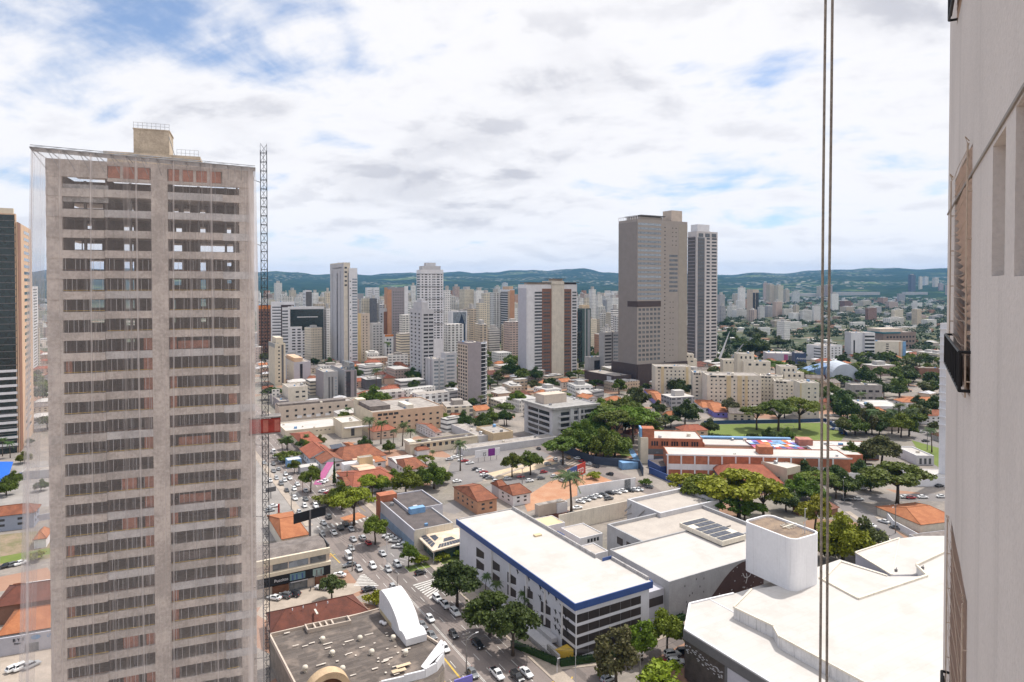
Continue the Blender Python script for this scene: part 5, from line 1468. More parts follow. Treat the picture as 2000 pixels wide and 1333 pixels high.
block('slate_office', 'dark slate grey office, lower left half of a pair of grey blocks', B_, 632, 727, 780, 616, 659, m_grey, feats=[('P', 'L', 0, 1, 0, .99, m_mauve, 'side_face'), ('P', 'R', .34, .46, .0, .8, m_dgrey, 'window_strip'), ('P', 'R', .56, .68, .0, .8, m_dgrey, 'window_strip'), ('W', 'R', 1, 7, .78, .94, .05, .8, .8, .6, g_lite)])
block('slate_office', 'dark slate grey office, taller right half of a pair of grey blocks', B_, 674, 724, 777, 646, 696, m_mauve, feats=[('P', 'L', 0, 1, 0, .99, m_grey, 'side_face'), ('P', 'R', .1, .48, .02, .95, g_dark, 'window_strip'), ('W', 'R', 1, 8, .02, .12, .05, .9, .9, .5, g_lite), ('P', 'R', .80, .92, .02, .97, m_dgrey, 'window_strip')], roofbox=[(.1, .6, .5, .95, 5.5, g_lite)])
block('residential_tower', 'beige tower with two columns of small dark windows beside the pencil tower', T_, 705, 613, 707, 698, 722, m_beige, LL=12, feats=[('W', 'R', 2, 16, .1, .85, .05, .96, .3, .42, g_dark), ('P', 'L', 0, 1, 0, 1, m_ochre, 'side_face')])
block('residential_tower', 'pale grey block with stacked windows left of the brown blank tower', T_, 727, 632, 700, 720, 748, m_lgrey, feats=[('W', 'R', 3, 12, .05, .95, .05, .95, .55, .4, g_mid)])
block('brown_tower', 'tower with a blank chestnut brown wall and rounded balconies', T_, 749, 603, 690, 744, 779, m_lgrey, LL=16, feats=[('P', 'R', .02, .52, .02, .93, m_rust, 'blank_wall'), ('W', 'L', 1, 14, .2, .8, .05, .9, .8, .45, g_dark)], roofbox=[(.2, .8, .3, .9, 5, m_cream)])
block('balcony_tower', 'white tower with stacked curved balconies right of the chestnut brown wall', T_, 778, 600, 688, 774, 790, m_white, LL=12, feats=[('S', 'R', 15, 0, .95, .05, .92, 1.0, 1.6, m_white), ('P', 'R', .05, .9, .0, .95, g_dark, 'loggia')])
block('small_block', 'low white block with blue windows and orange roof edge below the brown wall', B_, 752, 655, 695, 747, 768, m_white, feats=[('W', 'R', 2, 5, .15, .8, .05, .85, .6, .5, g_blue), ('P', 'R', 0, 1, .92, 1.02, m_orange, 'roof_edge')])
block('orange_tower', 'far tower with orange left side and grey front', T_, 757, 562, 690, 750, 797, m_mauve, a=70, LL=26, feats=[('P', 'L', 0, 1, 0, 1, m_terra, 'orange_side'), ('P', 'R', .0, .2, 0, .97, m_terra, 'orange_strip'), ('W', 'R', 5, 18, .24, .8, .2, .95, .5, .4, g_mid), ('P', 'R', .82, 1, 0, 1.02, m_white, 'white_strip')])
for px, nm in ((714, 'left'), (728, 'right')):
    block('twin_tower', 'distant white twin tower, ' + nm + ' one of the two beside the orange tower', T_, px + 3, 562, 640, px, px + 13, m_white, LL=12, feats=[('W', 'R', 3, 12, .1, .9, .3, .95, .5, .4, g_mid)])
# round white tower
th, f_ = block('ringed_tower', 'tall white tower with dark ring bands and a chamfered crown', T_, 822, 527, 722, 809, 866, m_white, a=70, LL=22, par=.5)
for c0, c1, n_, wf in ((.04, .12, 1, .9), (.17, .3, 1, .8), (.36, .44, 1, .7), (.5, .66, 2, .7), (.7, .84, 1, .9), (.88, .96, 1, .6)):
    windows(th, f_, 'R', n_, 26, c0, c1, .30, .965, wf, .5, g_dark)
bands(th, f_, 'L', 26, .2, .9, .3, .965, .5, g_mid)
for k in range(5):
    panel(th, f_, 'R', -.02, 1.02, .955 - k * .125, .961 - k * .125, m_grey, 'ring_band', -.1, .7); panel(th, f_, 'L', -.02, 1.02, .955 - k * .125, .961 - k * .125, m_grey, 'ring_band', -.1, .7)
for (i0, hh) in ((.10, 4.2), (.28, 8.0)):
    q = f_.sub(i0 * f_.LL, (1 - i0) * f_.LL, i0 * f_.LR, (1 - i0) * f_.LR, f_.h - .6, f_.h + hh); b = MB(); b.box(q.O, q.eR * q.LR, q.eL * q.LL, Vector((0, 0, q.h))); b.build('crown', m_lgrey, th)
# stepped residential
th, f_ = block('stepped_tower', 'grey white apartment tower with dark window bands in front of the ringed tower', T_, 824, 605, 748, 800, 848, m_lgrey,
      feats=[('W', 'L', 3, 18, .05, .98, .03, .96, .38, .42, g_dark), ('W', 'R', 2, 18, .12, .95, .03, .95, .84, .46, g_dark), ('P', 'R', .97, 1.0, 0, 1, m_white, 'edge_fin')], roofbox=[(.1, .8, .1, .6, 7, m_lgrey), (.2, .6, .2, .5, 10, m_lgrey)])
block('glass_slab', 'narrow dark green slab squeezed between two white towers', B_, 850, 606, 720, 847, 858, mat('bottle_green_wall', (.06, .10, .085), .4, .2, .3), LL=10, feats=[('B', 'R', 14, 0, 1, .02, .98, .3, g_green)])
block('striped_block', 'low stepped white and grey striped apartment block', B_, 846, 702, 766, 829, 868, m_lgrey, feats=[('P', 'L', .2, .3, 0, .96, m_mauve, 'groove'), ('P', 'L', .62, .72, 0, .96, m_grey, 'groove'), ('P', 'L', .9, 1, 0, .97, m_dgrey, 'groove'), ('B', 'R', 8, .1, .45, .04, .96, .5, g_lite), ('B', 'R', 8, .62, .92, .04, .96, .5, g_lite), ('P', 'R', .46, .6, 0, 1.02, m_grey, 'pier')])
block('annexe_block', 'pale block with white window strips right behind the striped apartment block', B_, 870, 690, 760, 864, 892, m_lgrey, LL=10, feats=[('B', 'R', 9, .1, .8, .04, .96, .45, g_lite)])
th, f_ = block('triangle_glass_tower', 'white tower with a blue glass triangle set in its front', T_, 882, 609, 700, 876, 912, m_white, a=66, LL=14, feats=[('P', 'R', .1, .95, .72, .985, g_lite, 'glass_wall'), ('P', 'R', .42, .9, .05, .72, g_blue, 'glass_wall')])
b = MB(); L = f_.LR
b.quad([f_.P('R', .42 * L, .70 * f_.h, .2), f_.P('R', .88 * L, .70 * f_.h, .2), f_.P('R', .65 * L, .95 * f_.h, .2)]); b.build('glass_triangle', g_blue, th)
windows(th, f_, 'R', 2, 14, .08, .38, .04, .68, .4, .4, g_lite)
# curved glass tower
th, f_ = block('curved_office', 'office tower with blank mauve wall, gridded left face and curved glass right end', T_, 914, 670, 797, 894, 936, m_mauve, LR=11.5, par=.8,
      feats=[('P', 'L', .02, 1, 0, .97, m_beige, 'grid_face'), ('W', 'L', 4, 17, .04, .98, .04, .96, .62, .62, g_dark, 'window', .18)])
q0 = f_.P('R', f_.LR, 0); rad = along(f_.P('R', f_.LR, 0), f_.eR, 962)
arc = [q0 + f_.eR * (rad * math.sin(t_)) + f_.eL * (rad * 1.5 * (1 - math.cos(t_))) for t_ in [k * math.pi / 2 / 9 for k in range(10)]]
b = MB(); b.prism([(p.x, p.y) for p in arc + [q0 + f_.eL * rad * 1.5]], 0, f_.h * .97); b.build('curved_glass', g_dark, th)
for k in range(16):
    z = f_.h * (.05 + .92 * k / 15); b = MB()
    for i in range(9):
        n_ = (arc[i + 1] - arc[i]).normalized().cross(Vector((0, 0, 1))) * .18
        b.box(arc[i] - n_ + Vector((0, 0, z)), arc[i + 1] - arc[i], n_ * 2, Vector((0, 0, .35)))
    b.build('floor_ring', m_white, th)
for i in (3, 5, 7, 9):
    b = MB(); b.tube([arc[i], arc[i] + Vector((0, 0, f_.h))], .22, 5); b.build('mullion', m_white, th)
# orange and white tower
block('balcony_tower', 'tall white balcony tower with an orange right side', T_, 996, 566, 670, 977, 1005, m_white, feats=[('P', 'R', 0, 1, 0, .99, m_terra, 'orange_side'), ('P', 'L', .0, .2, .02, .97, m_peach, 'corner_strip'), ('S', 'L', 22, .2, .95, .03, .95, 1.1, 1.2, m_white), ('P', 'L', .2, .95, .0, .97, g_mid, 'loggia')], roofbox=[(.1, .8, .1, .9, 5, m_peach)])
# white and brown pair of towers
th, f_ = block('white_brown_tower', 'broad white residential tower with two brown balcony strips and a blank centre', T_, 1028, 556, 742, 1012, 1127, m_white,
      feats=[('P', 'R', .02, .14, .0, .95, m_white, 'edge_pier', 0, .6), ('W', 'R', 1, 26, .155, .30, .05, .93, .96, .55, g_mid, 'window', .3), ('P', 'R', .34, .41, .03, .94, m_rust, 'balcony_strip'), ('P', 'R', .30, .48, .0, .955, m_rust, 'balcony_strip', 0, .25),
             ('P', 'R', .48, .72, 0, 1.0, m_ivory, 'blank_core', 0, 1.6), ('P', 'R', .73, .88, .0, .95, m_rust, 'balcony_strip', 0, .25), ('P', 'L', 0, 1, 0, .96, m_lilac, 'side_face')])
for t0, t1 in ((.31, .46), (.735, .865)):
    windows(th, f_, 'R', 1, 25, t0, t1, .04, .93, .92, .42, g_mid, 'balcony_window', .32)
windows(th, f_, 'R', 1, 26, .90, .99, .05, .93, .9, .5, g_mid, 'window', .25)
q = f_.sub(0, f_.LL, .47 * f_.LR, .72 * f_.LR, f_.h - .8, f_.h + 3.5); b = MB(); b.box(q.O - q.eL * 1.6, q.eR * q.LR, q.eL * (q.LL + 1.6), Vector((0, 0, q.h))); b.build('core_top', m_ivory, th)
for r0, r1, zz_ in ((.02, .46, 1.6), (.5, .75, 5.4), (.76, 1.02, 1.6)):
    q = f_.sub(-1.5, f_.LL * .9, r0 * f_.LR, r1 * f_.LR, f_.h + zz_, f_.h + zz_ + .5); b = MB(); b.box(q.O, q.eR * q.LR, q.eL * q.LL, Vector((0, 0, .6))); b.build('roof_canopy', m_dgrey, th)
    q = f_.sub(1, f_.LL * .6, (r0 + .03) * f_.LR, (r1 - .03) * f_.LR, f_.h - .6, f_.h + zz_); b = MB(); b.box(q.O, q.eR * q.LR, q.eL * q.LL, Vector((0, 0, q.h))); b.build('penthouse', m_brown if r0 > .7 else m_beige, th)
block('green_tower', 'slim bottle green glass tower with grey vertical fins', T_, 1137, 603, 712, 1128, 1154, mat('sea_green_wall', (.07, .11, .10), .4, .2, .3), feats=[('P', 'L', .0, 1, .0, .97, g_green, 'glass_wall'), ('P', 'R', .3, .42, 0, 1, m_grey, 'fin'), ('P', 'R', .62, .9, 0, .98, m_steel, 'fin')], roofbox=[(.1, .9, .1, .9, 4, m_sand)])
# tall grey tower on its brown podium
th, f_ = block('grey_skyscraper', 'tallest taupe grey tower rising from a dark brown podium', T_, 1244, 428, 757, 1208, 1342, m_taupe, par=1.0,
      feats=[('B', 'R', 18, .01, .46, .515, .985, .52, g_lite), ('W', 'R', 6, 12, .015, .46, .15, .475, .68, .55, g_mid), ('W', 'R', 1, 36, .50, .58, .13, .97, .28, .28, g_dark), ('B', 'R', 9, .63, .80, .56, .80, .52, g_mid),
             ('W', 'R', 2, 5, .66, .80, .84, .97, .3, .2, g_dark), ('W', 'R', 2, 11, .62, .74, .16, .52, .26, .16, g_dark), ('P', 'R', .82, 1.0, .0, .985, mat('greige_panel', (.34, .30, .25), .6, .08, .2), 'pale_edge'), ('P', 'L', 0, 1, .0, .985, mat('taupe_shaded_side', (.26, .23, .21), .5, .08, .2), 'side_face'),  # left face a darker taupe, its shade put into the colour
             ('P', 'R', -.0, .46, .478, .512, m_brown, 'dark_band', 0, .3), ('P', 'L', 0, .5, .478, .512, m_brown, 'dark_band', 0, .3),
             ('P', 'R', -.0, 1.0, 0, .135, m_brown, 'podium', 0, 1.0), ('P', 'L', 0.0, 1.35, 0, .135, m_brown, 'podium', 0, 1.0)])
q = f_.sub(0, f_.LL, .1 * f_.LR, .55 * f_.LR, f_.h - 1, f_.h + 4.2); b = MB(); b.box(q.O + q.eL * 4, q.eR * q.LR, q.eL * (q.LL - 8), Vector((0, 0, 4))); b.build('roof_house', m_taupe, th)
b = MB(); b.box(q.O + q.eL * 2 + Vector((0, 0, 4.6)), q.eR * (q.LR + 2), q.eL * (q.LL - 3), Vector((0, 0, .9))); b.build('roof_canopy', m_dgrey, th)
q = f_.sub(2, 14, .70 * f_.LR, .92 * f_.LR, f_.h - 1, f_.h + 10.5); b = MB(); b.box(q.O, q.eR * q.LR, q.eL * q.LL, Vector((0, 0, q.h))); b.build('lift_tower', m_beige, th)
b = MB()
for k in range(9):
    p = f_.P('L', k * f_.LL / 8.0, f_.h, 0); b.tube([p, p + Vector((0, 0, 3.0))], .2, 4)
b.box(f_.P('L', 0, f_.h + 2.7, -.2), f_.eL * f_.LL, f_.eR * .3, Vector((0, 0, .5))); b.build('roof_pergola', m_white, th)
block('podium_hall', 'long dark brown flat hall left of the skyscraper podium', B_, 1200, 735, 760, 1142, 1206, m_brown, m_flat, LR=20, feats=[('P', 'L', .1, .24, .3, .9, m_lgrey, 'sign_panel')])
block('black_glass_cube', 'small grey building with a black glass front beside the brown hall', B_, 1152, 698, 735, 1142, 1186, m_grey, feats=[('P', 'R', .25, .85, .1, .8, g_dark, 'glass_wall')])
block('office_block', 'grey gridded office in front of the skyscraper left edge', B_, 1180, 650, 735, 1170, 1208, m_grey, feats=[('B', 'R', 12, .05, .5, .04, .96, .45, g_dark), ('P', 'R', .52, .62, 0, 1, m_dgrey, 'groove'), ('B', 'R', 12, .65, .98, .04, .96, .5, g_lite)])
# black and white tower
th, f_ = block('black_white_tower', 'slender white tower with black balcony strips right of the skyscraper', T_, 1360, 452, 712, 1343, 1401, mat('greyed_white_wall', (.56, .52, .50), .8, .1, .2, .15), par=.8,
      feats=[('P', 'L', .15, 1, .02, .955, m_dgrey, 'balcony_strip'), ('P', 'R', .04, .37, .0, .955, m_dgrey, 'balcony_strip'), ('W', 'R', 1, 36, .44, .65, .03, .96, .74, .50, g_dark), ('W', 'R', 1, 36, .70, .97, .03, .96, .88, .50, g_dark)])
bands(th, f_, 'R', 37, .05, .36, .01, .96, .4, g_mid, 'balcony_glass', .25)
for k in range(37):
    b = MB(); z = f_.h * (.015 + .94 * k / 36); fbox(b, f_, 'L', .2 * f_.LL, .95 * f_.LL, z, z + .9, 0, 1.2); b.build('balcony', m_mauve, th)
windows(th, f_, 'R', 3, 1, .03, .98, .955, .99, .7, .8, g_mid, 'penthouse_window', .1)
q = f_.sub(2, f_.LL - 2, .08 * f_.LR, .66 * f_.LR, f_.h - .8, f_.h + 8.5); b = MB(); b.box(q.O, q.eR * q.LR, q.eL * q.LL, Vector((0, 0, q.h))); b.build('crown', m_white, th)
# cream apartment blocks
CW = [('W', 'R')]
def cream(label, xn, yt, yb, xr, a, cols, rows, strips=(), LL=16, wall=None, top=True, t0=.04, t1=.97, wf=.34):
    th, f_ = block('apartment_block', label, B_, xn, yt, yb, xn - 3, xr, wall or m_ivory, m_flat, a=a, LL=LL, group='cream apartment blocks')
    windows(th, f_, 'R', cols, rows, t0, t1, .06, .9, wf, .36, g_dark, 'window', .05, lambda i, j: (i * 7 + j * 3) % 11 == 0)
    windows(th, f_, 'R', cols, rows, t0, t1, .06, .9, wf, .36, g_lite, 'window', .05, lambda i, j: (i * 7 + j * 3) % 11 != 0)
    for s0, s1 in strips: panel(th, f_, 'R', s0, s1, 0, .985, m_ochre, 'ochre_strip', 0, .5)
    if top: windows(th, f_, 'R', 3, 1, t0, t0 + (t1 - t0) * .5, .925, .985, .75, .8, g_dark, 'roof_window', .06)
    return th, f_
cream('cream apartment block furthest left, half behind a dark round tree', 1280, 716, 774, 1350, 92, 8, 7, [(.16, .24), (.86, .93)], LL=18)
cream('narrow cream apartment block with four windows a floor, second from the left', 1353, 728, 787, 1384, 100, 2, 7, [(.86, 1.0)])
cream('longest cream apartment block with ochre strips in the middle of the row', 1381, 733, 797, 1488, 95, 11, 7, [(.36, .44), (.56, .64), (.70, .75)], LL=20)
cream('cream apartment block stepping back right of the longest one', 1484, 734, 794, 1530, 112, 6, 7, [], LL=14)
cream('cream apartment block with grey roof just left of the end block', 1512, 744, 803, 1563, 108, 5, 7, [(.8, .9)], LL=14)
cream('cream end block furthest right of the row near the blue fence', 1562, 748, 817, 1602, 96, 2, 7, [(.0, .07)], LL=15, top=False, t0=.3, t1=.95, wf=.3)
rk = random.Random(8)
for xn, yt, yb, xl, xr, lb in ((1318, 702, 742, 1314, 1362, 'low cream roof house behind the leftmost cream block'), (1330, 692, 742, 1326, 1356, 'cream stair tower at the foot of the black and white tower'), (1412, 703, 760, 1405, 1442, 'cream rear block with pale parapet behind the longest cream block'),
                              (1440, 691, 770, 1434, 1474, 'tallest cream rear stair block behind the row'), (1452, 706, 772, 1446, 1506, 'wide cream rear block with shallow roof behind the row'), (1524, 716, 790, 1519, 1558, 'cream rear tower house behind the right end of the row'), (1532, 728, 792, 1524, 1572, 'cream rear block below the tower house at the right end')):
    block('apartment_block', lb, B_, xn, yt, yb, xl, xr, m_ivory, m_flat, a=96, LL=13, group='cream apartment blocks', feats=[('W', 'R', 3, 1, .1, .9, .86, .95, .4, .7, g_dark)])
# brutalist office
th, f_ = block('brutalist_office', 'grey concrete office with heavy flat roof and ribbon windows beside the dense trees', B_, 1080, 797, 863, 1024, 1166, m_lgrey, m_conc2, par=.5, feats=[('P', 'L', .86, .93, 0, .9, m_lgrey, 'pier', 0, .5), ('P', 'L', .0, .08, 0, .9, m_lgrey, 'pier', 0, .5)])
for k in range(5):
    z0 = .05 + k * .172
    windows(th, f_, 'L', 2, 1, .1, .86, z0, z0 + .1, .92, 1, g_dark, 'window_band', .08)
    windows(th, f_, 'R', 3, 1, .16, .97, z0, z0 + .1, .9, 1, g_dark, 'window_band', .08)
    panel(th, f_, 'R', .12, 1.0, z0 - .045, z0, m_lgrey, 'balcony', 0, 1.1); panel(th, f_, 'L', .08, .86, z0 - .045, z0, m_lgrey, 'balcony', 0, .5)
panel(th, f_, 'R', .36, .44, 0, .96, m_lgrey, 'pier', 0, 1.4); panel(th, f_, 'R', .55, .60, 0, .9, m_lgrey, 'pier', 0, 1.4)
panel(th, f_, 'R', -.03, 1.05, .94, 1.0, m_conc2, 'roof_edge', 0, 1.8); panel(th, f_, 'L', -.03, 1.02, .94, 1.0, m_conc2, 'roof_edge', 0, 1.8)
q = f_.sub(.45 * f_.LL, .75 * f_.LL, .1 * f_.LR, .62 * f_.LR, f_.h - .5, f_.h + 5.2); b = MB(); b.box(q.O, q.eR * q.LR, q.eL * q.LL, Vector((0, 0, q.h))); b.build('roof_house', m_beige, th)

# low rows beyond the avenue
block('apartment_row', 'long peach four storey row house right of the tall palms', B_, 728, 806, 852, 690, 865, m_peach, m_flat, feats=[('W', 'R', 9, 3, .04, .97, .12, .82, .34, .36, g_dark), ('W', 'R', 4, 1, .06, .36, .8, .93, .8, .8, g_dark), ('P', 'L', 0, 1, 0, 1, m_cream, 'side_face'), ('W', 'L', 2, 2, .2, .7, .3, .8, .25, .4, g_dark)], roofbox=[(.2, .8, .02, .3, 2.2, m_fibro), (.1, .5, .5, .6, 1.8, m_ivory), (.8, 1, .0, .12, 3.2, m_cream)])
block('apartment_row', 'long beige two storey row with pale balconies behind the white depot', B_, 545, 795, 824, 535, 690, m_beige, m_flat, LL=14, feats=[('W', 'R', 8, 2, .05, .95, .12, .85, .3, .4, g_dark), ('W', 'R', 4, 1, .2, .7, .1, .3, .5, .9, m_white)], roofbox=[(.2, .8, .0, .9, 1.0, m_fibro)])
th, f_ = block('white_depot', 'long low depot with white roof and cream side wall', B_, 558, 842, 857, 528, 668, m_cream, m_whiteroof, par=.4, LL=26, feats=[('W', 'R', 4, 1, .5, .8, .5, .7, .4, .5, g_dark)])
block('cream_store', 'cream store with dark doorway and thin white canopy next to the depot', B_, 668, 826, 857, 660, 706, m_cream, m_whiteroof, LL=20, feats=[('P', 'R', .45, .62, .1, .6, g_dark, 'doorway'), ('P', 'R', .1, 1.5, .62, .68, m_white, 'canopy', 0, 2.0)])
block('cream_flats', 'small cream three storey flats with a few dark windows behind the beige row', B_, 563, 757, 795, 550, 600, m_ivory, m_flat, feats=[('W', 'R', 2, 2, .3, .95, .35, .85, .5, .35, g_dark)])
block('garage', 'small mauve grey garage block left of the cream flats', B_, 546, 784, 800, 526, 563, m_mauve, m_flat, feats=[('P', 'R', 0, .9, .1, .9, m_dgrey, 'shutter')])
th, f_ = block('motel', 'long two storey cream motel with dark gallery windows and grey roof', B_, 802, 868, 889, 788, 932, m_cream, m_darkroof, LL=9, feats=[('W', 'R', 7, 1, .12, .75, .5, .85, .5, .9, g_dark), ('W', 'R', 7, 1, .16, .8, .52, .8, .25, .8, m_ochre), ('P', 'R', -.02, 1, .93, 1.05, m_cream, 'roof_edge', 0, .8)], roofbox=[(.0, 1, -.02, .08, 1.2, m_ivory)])
block('store', 'beige windowless store cube behind the grey car park', B_, 963, 847, 870, 930, 1002, mat('tan_wall', (.60, .46, .30), .85, .1, .3), m_flat)
block('white_store', 'low white store with a white canopy in front of the beige store cube', B_, 935, 852, 868, 862, 962, m_lgrey, m_flat, par=.3)
block('white_hall', 'pale low hall with grey roof along the back of the car park', B_, 905, 878, 892, 870, 1110, m_lgrey, m_flat, LL=9, LR=62, par=.2)
# dark roofed blue building
th, f_ = block('blue_shop_hall', 'long hall with dark membrane roof and pale blue side walls', B_, 809, 1036, 1078, 738, 884, m_lgrey, m_darkroof, par=.5, feats=[('P', 'L', 0, 1, .0, .98, m_lilac, 'side_wall'), ('P', 'L', .0, 1, .05, .45, mat('dusty_blue', (.24, .32, .43), .8, .2, .3, .2), 'blue_strip', 0, .25), ('P', 'R', 0, 1, .0, 1.0, m_ivory, 'front_wall'), ('P', 'L', -.01, 1.01, .93, 1.02, m_lilac, 'roof_edge', -.2, .2)])
q = Fr(f_.P('L', f_.LL * .50, 0, -f_.LR * .35), 60, f_.LL * .55, f_.LR * .95, f_.h); q = q.sub(0, q.LL, 0, q.LR, 0, f_.h + .6); b = MB(); body(b, q, 0, 1, .5, .4); b.build('rear_hall', [m_lilac, m_darkroof], th); panel(th, q, 'R', .0, .25, .4, 1.0, m_ltblue, 'blue_panel')
panel(th, q, 'R', .25, 1, .0, .75, m_lgrey, 'white_wall'); panel(th, q, 'R', .45, .72, .58, .68, m_dgrey, 'sign')
b = MB(); s_ = q.sub(-2.5, .2, 0, 6, 0, f_.h + 1.5); b.box(s_.O, s_.eR * s_.LR, s_.eL * s_.LL, Vector((0, 0, f_.h + 1.6))); b.build('stair_box', m_ltblue, th)
q2 = f_.sub(f_.LL * .93, f_.LL * 1.06, -.3, f_.LR * .45, 0, f_.h + 2.2); b = MB(); b.box(q2.O, q2.eR * q2.LR, q2.eL * q2.LL, Vector((0, 0, q2.h))); b.build('brick_gable', m_brick, th)
# pavilion with solar roof
pc_ = [at(x, y, 4.6) for x, y in ((845, 1077), (922, 1056), (895, 1031), (812, 1045))]
th = thing('solar_pavilion', 'pale hipped pavilion roof carrying rows of dark solar panels', 'pavilion', (pc_[0].x, pc_[0].y, 0))
cc = sum(pc_, Vector()) / 4; ap = Vector((cc.x, cc.y, 6.6)); b = MB()
for i in range(4): b.quad([pc_[i], pc_[(i + 1) % 4], ap])
for i in range(4): b.quad([pc_[i], pc_[(i + 1) % 4], pc_[(i + 1) % 4] - Vector((0, 0, .5)), pc_[i] - Vector((0, 0, .5))])
b.build('roof', mat('buff_roof', (.60, .46, .32), .9, .2, .3, col2=(.66, .58, .48)), th)
def on_tri(A, B2, C, u_, v_): return A + (B2 - A) * u_ + (C - A) * v_
for i, n_, k0 in ((0, 9, 2), (3, 5, 2), (2, 6, 1)):
    A, B2 = pc_[i], pc_[(i + 1) % 4]
    for k in range(n_):
        for row in range(k0):
            u0, u1 = .10 + (.80 - row * .28) * k / n_ + row * .14, .10 + (.80 - row * .28) * (k + .85) / n_ + row * .14
            v0, v1 = .10 + row * .30, .32 + row * .30
            m_ = (A + B2) / 2; f3 = lambda uu, vv: (A.lerp(B2, uu)).lerp(ap, vv) + Vector((0, 0, .1))
            b = MB(); b.quad([f3(u0, v0), f3(u1, v0), f3(u1, v1), f3(u0, v1)]); b.quad([f3(u0, v0) - Vector((0, 0, .06)), f3(u1, v0) - Vector((0, 0, .06)), f3(u1, v1) - Vector((0, 0, .06)), f3(u0, v1) - Vector((0, 0, .06))]); b.build('solar_panel', m_solar, th)
b = MB(); iw = [cc + (Vector((p.x, p.y, 0)) - Vector((cc.x, cc.y, 0))) * .78 for p in pc_]; b.prism([(p.x, p.y) for p in iw], 0, 4.2); b.build('walls', glass('pavilion_glass', (.05, .09, .085)), th)
for p in pc_:
    w_ = cc + (p - cc) * .92; b = MB(); b.tube([(w_.x, w_.y, 0), (w_.x, w_.y, 4.4)], .18, 6); b.build('column', m_lgrey, th)

# tiled houses
def gh(xn, yn, xl, xr, zw, zr, tm, wm=None, label=None, a=60, ridge='R', inset=.22, gable=False, desc=None, LL=None, LR=None, wins=True, name='house'):
    O = at(xn, yn, zw); eR, eL = dirv(a), dirv(a - 90)
    lr = LR or max(3, along(O, eR, xr)); ll = LL or max(3, along(O, eL, xl))
    O = Vector((O.x, O.y, 0)); c = [O, O + eR * lr, O + eR * lr + eL * ll, O + eL * ll]
    if ridge == 'L': c = c[1:] + c[:1]
    th = hip(name, c, zw, zr, inset, tm, wm or m_ivory, label, 'house', auto_desc=desc, gable=gable)
    if wins:
        f_ = Fr(O, a, ll, lr, zw)
        windows(th, f_, 'R', max(1, int(lr / 4)), 1 if zw < 4.6 else 2, .1, .9, .2, .85, .38, .45, g_dark); windows(th, f_, 'L', max(1, int(ll / 5)), 1 if zw < 4.6 else 2, .1, .9, .2, .85, .3, .45, g_dark)
    return th
th = gh(605, 895, 584, 655, 4.2, 7.4, m_tile4, m_white, 'house with bright red gabled roof nearest the avenue lanes', gable=True, ridge='L')
th = gh(628, 905, 603, 672, 4.4, 7.0, m_tile, m_white, 'house with brown red gabled roof and white gable wall beside the red roof', gable=True, ridge='L')
th = gh(668, 900, 640, 753, 4.2, 8.0, m_tile, m_white, 'broad low house with long weathered tile roof and a solar panel', ridge='R')
b = MB(); o_ = at(648, 878, 6.6); b.box(o_, GV * 6.5 + Vector((0, 0, .2)), GU * 5 + Vector((0, 0, 1.1)), Vector((0, 0, .12))); b.build('solar_panel', m_solar, th)
gh(712, 905, 700, 752, 3.6, 5.4, m_tile2, m_white, 'small orange tiled house in front of the long weathered roof', inset=.3)
gh(690, 898, 672, 708, 4.2, 5.2, mat('peach_sheet_roof', (.66, .45, .32), .85, .15, .3), m_peach, 'house with plain peach sheet roof above the pink wall', gable=True, wins=False)
gh(690, 951, 657, 778, 3.8, 6.4, m_tile4, m_white, 'wide house with red tile roof behind the yellow green street trees')
gh(675, 948, 656, 684, 3.6, 5.4, m_tile, m_white, 'narrow tiled house wing with white end walls by the cypress', wins=False)
gh(712, 932, 684, 742, 4.2, 6.0, mat('peach_sheet_roof', (.66, .45, .32)), m_cream, 'house with pale peach sheet roof below the white water tanks', gable=True, wins=False)
gh(795, 917, 765, 834, 4.2, 6.6, m_tile, m_white, 'white house with half white half brown tiled roof left of the round dark trees')
gh(775, 905, 757, 812, 4.2, 5.4, m_whiteroof, m_white, 'house with white sheet roof behind the brown tiled one', gable=True, wins=False)
gh(932, 979, 886, 970, 5.8, 8.6, m_tile, m_terra, 'two storey orange house with brown tiled hip roof beside the dark roofed hall')
gh(1002, 967, 974, 1036, 5.0, 7.4, m_tile, m_white, 'small white house with red tiled hip roof at the edge of the bare red lot')
gh(975, 952, 960, 990, 5.0, 7.0, m_tile, m_lgrey, 'little tiled outbuilding touching the small white hip roofed house', wins=False)
gh(590, 868, 565, 628, 4, 6.5, m_tile4, m_cream, 'red tiled house hidden behind the palms next to the depot', wins=False)
gh(550, 1052, 520, 600, 4.6, 7.2, m_tile2, m_ivory, 'orange tiled house behind the shop with the black sign band', wins=False)
gh(815, 880, 800, 838, 3.2, 4.6, m_tile, m_white, 'tiny brown tiled house tucked in front of the motel end', wins=False)
gh(690, 880, 668, 700, 3.2, 4.6, m_tile2, m_white, 'tiny orange tiled house beside the leaning palms', wins=False)
gh(850, 845, 812, 862, 5, 7, m_tile, m_white, 'house with brown curved tile roof and white gable below the peach row', gable=True)
for i, (xn, yn, xl, xr, tm, lb) in enumerate(((1395, 805, 1366, 1432, m_tile2, 'orange tiled house with violet walls in front of the cream blocks'), (1372, 796, 1352, 1412, m_tile2, 'bright orange roof right of the dark round tree'), (1290, 792, 1258, 1316, m_tile2, 'orange roofed house left of the dark round tree'),
        (1243, 800, 1216, 1262, m_tile2, 'orange roofed house poking out of the dense wood'), (1302, 812, 1296, 1320, m_tile2, 'small orange roof low behind the dark round tree'))):
    gh(xn, yn, xl, xr, 4.0, 6.4, tm, m_violet if i in (0, 2) else m_white, lb, a=92 if i < 3 else 60)
gh(1148, 779, 1128, 1170, 6, 8, m_tile2, m_white, 'white house with a small orange roof behind the brutalist office', gable=True, ridge='L')
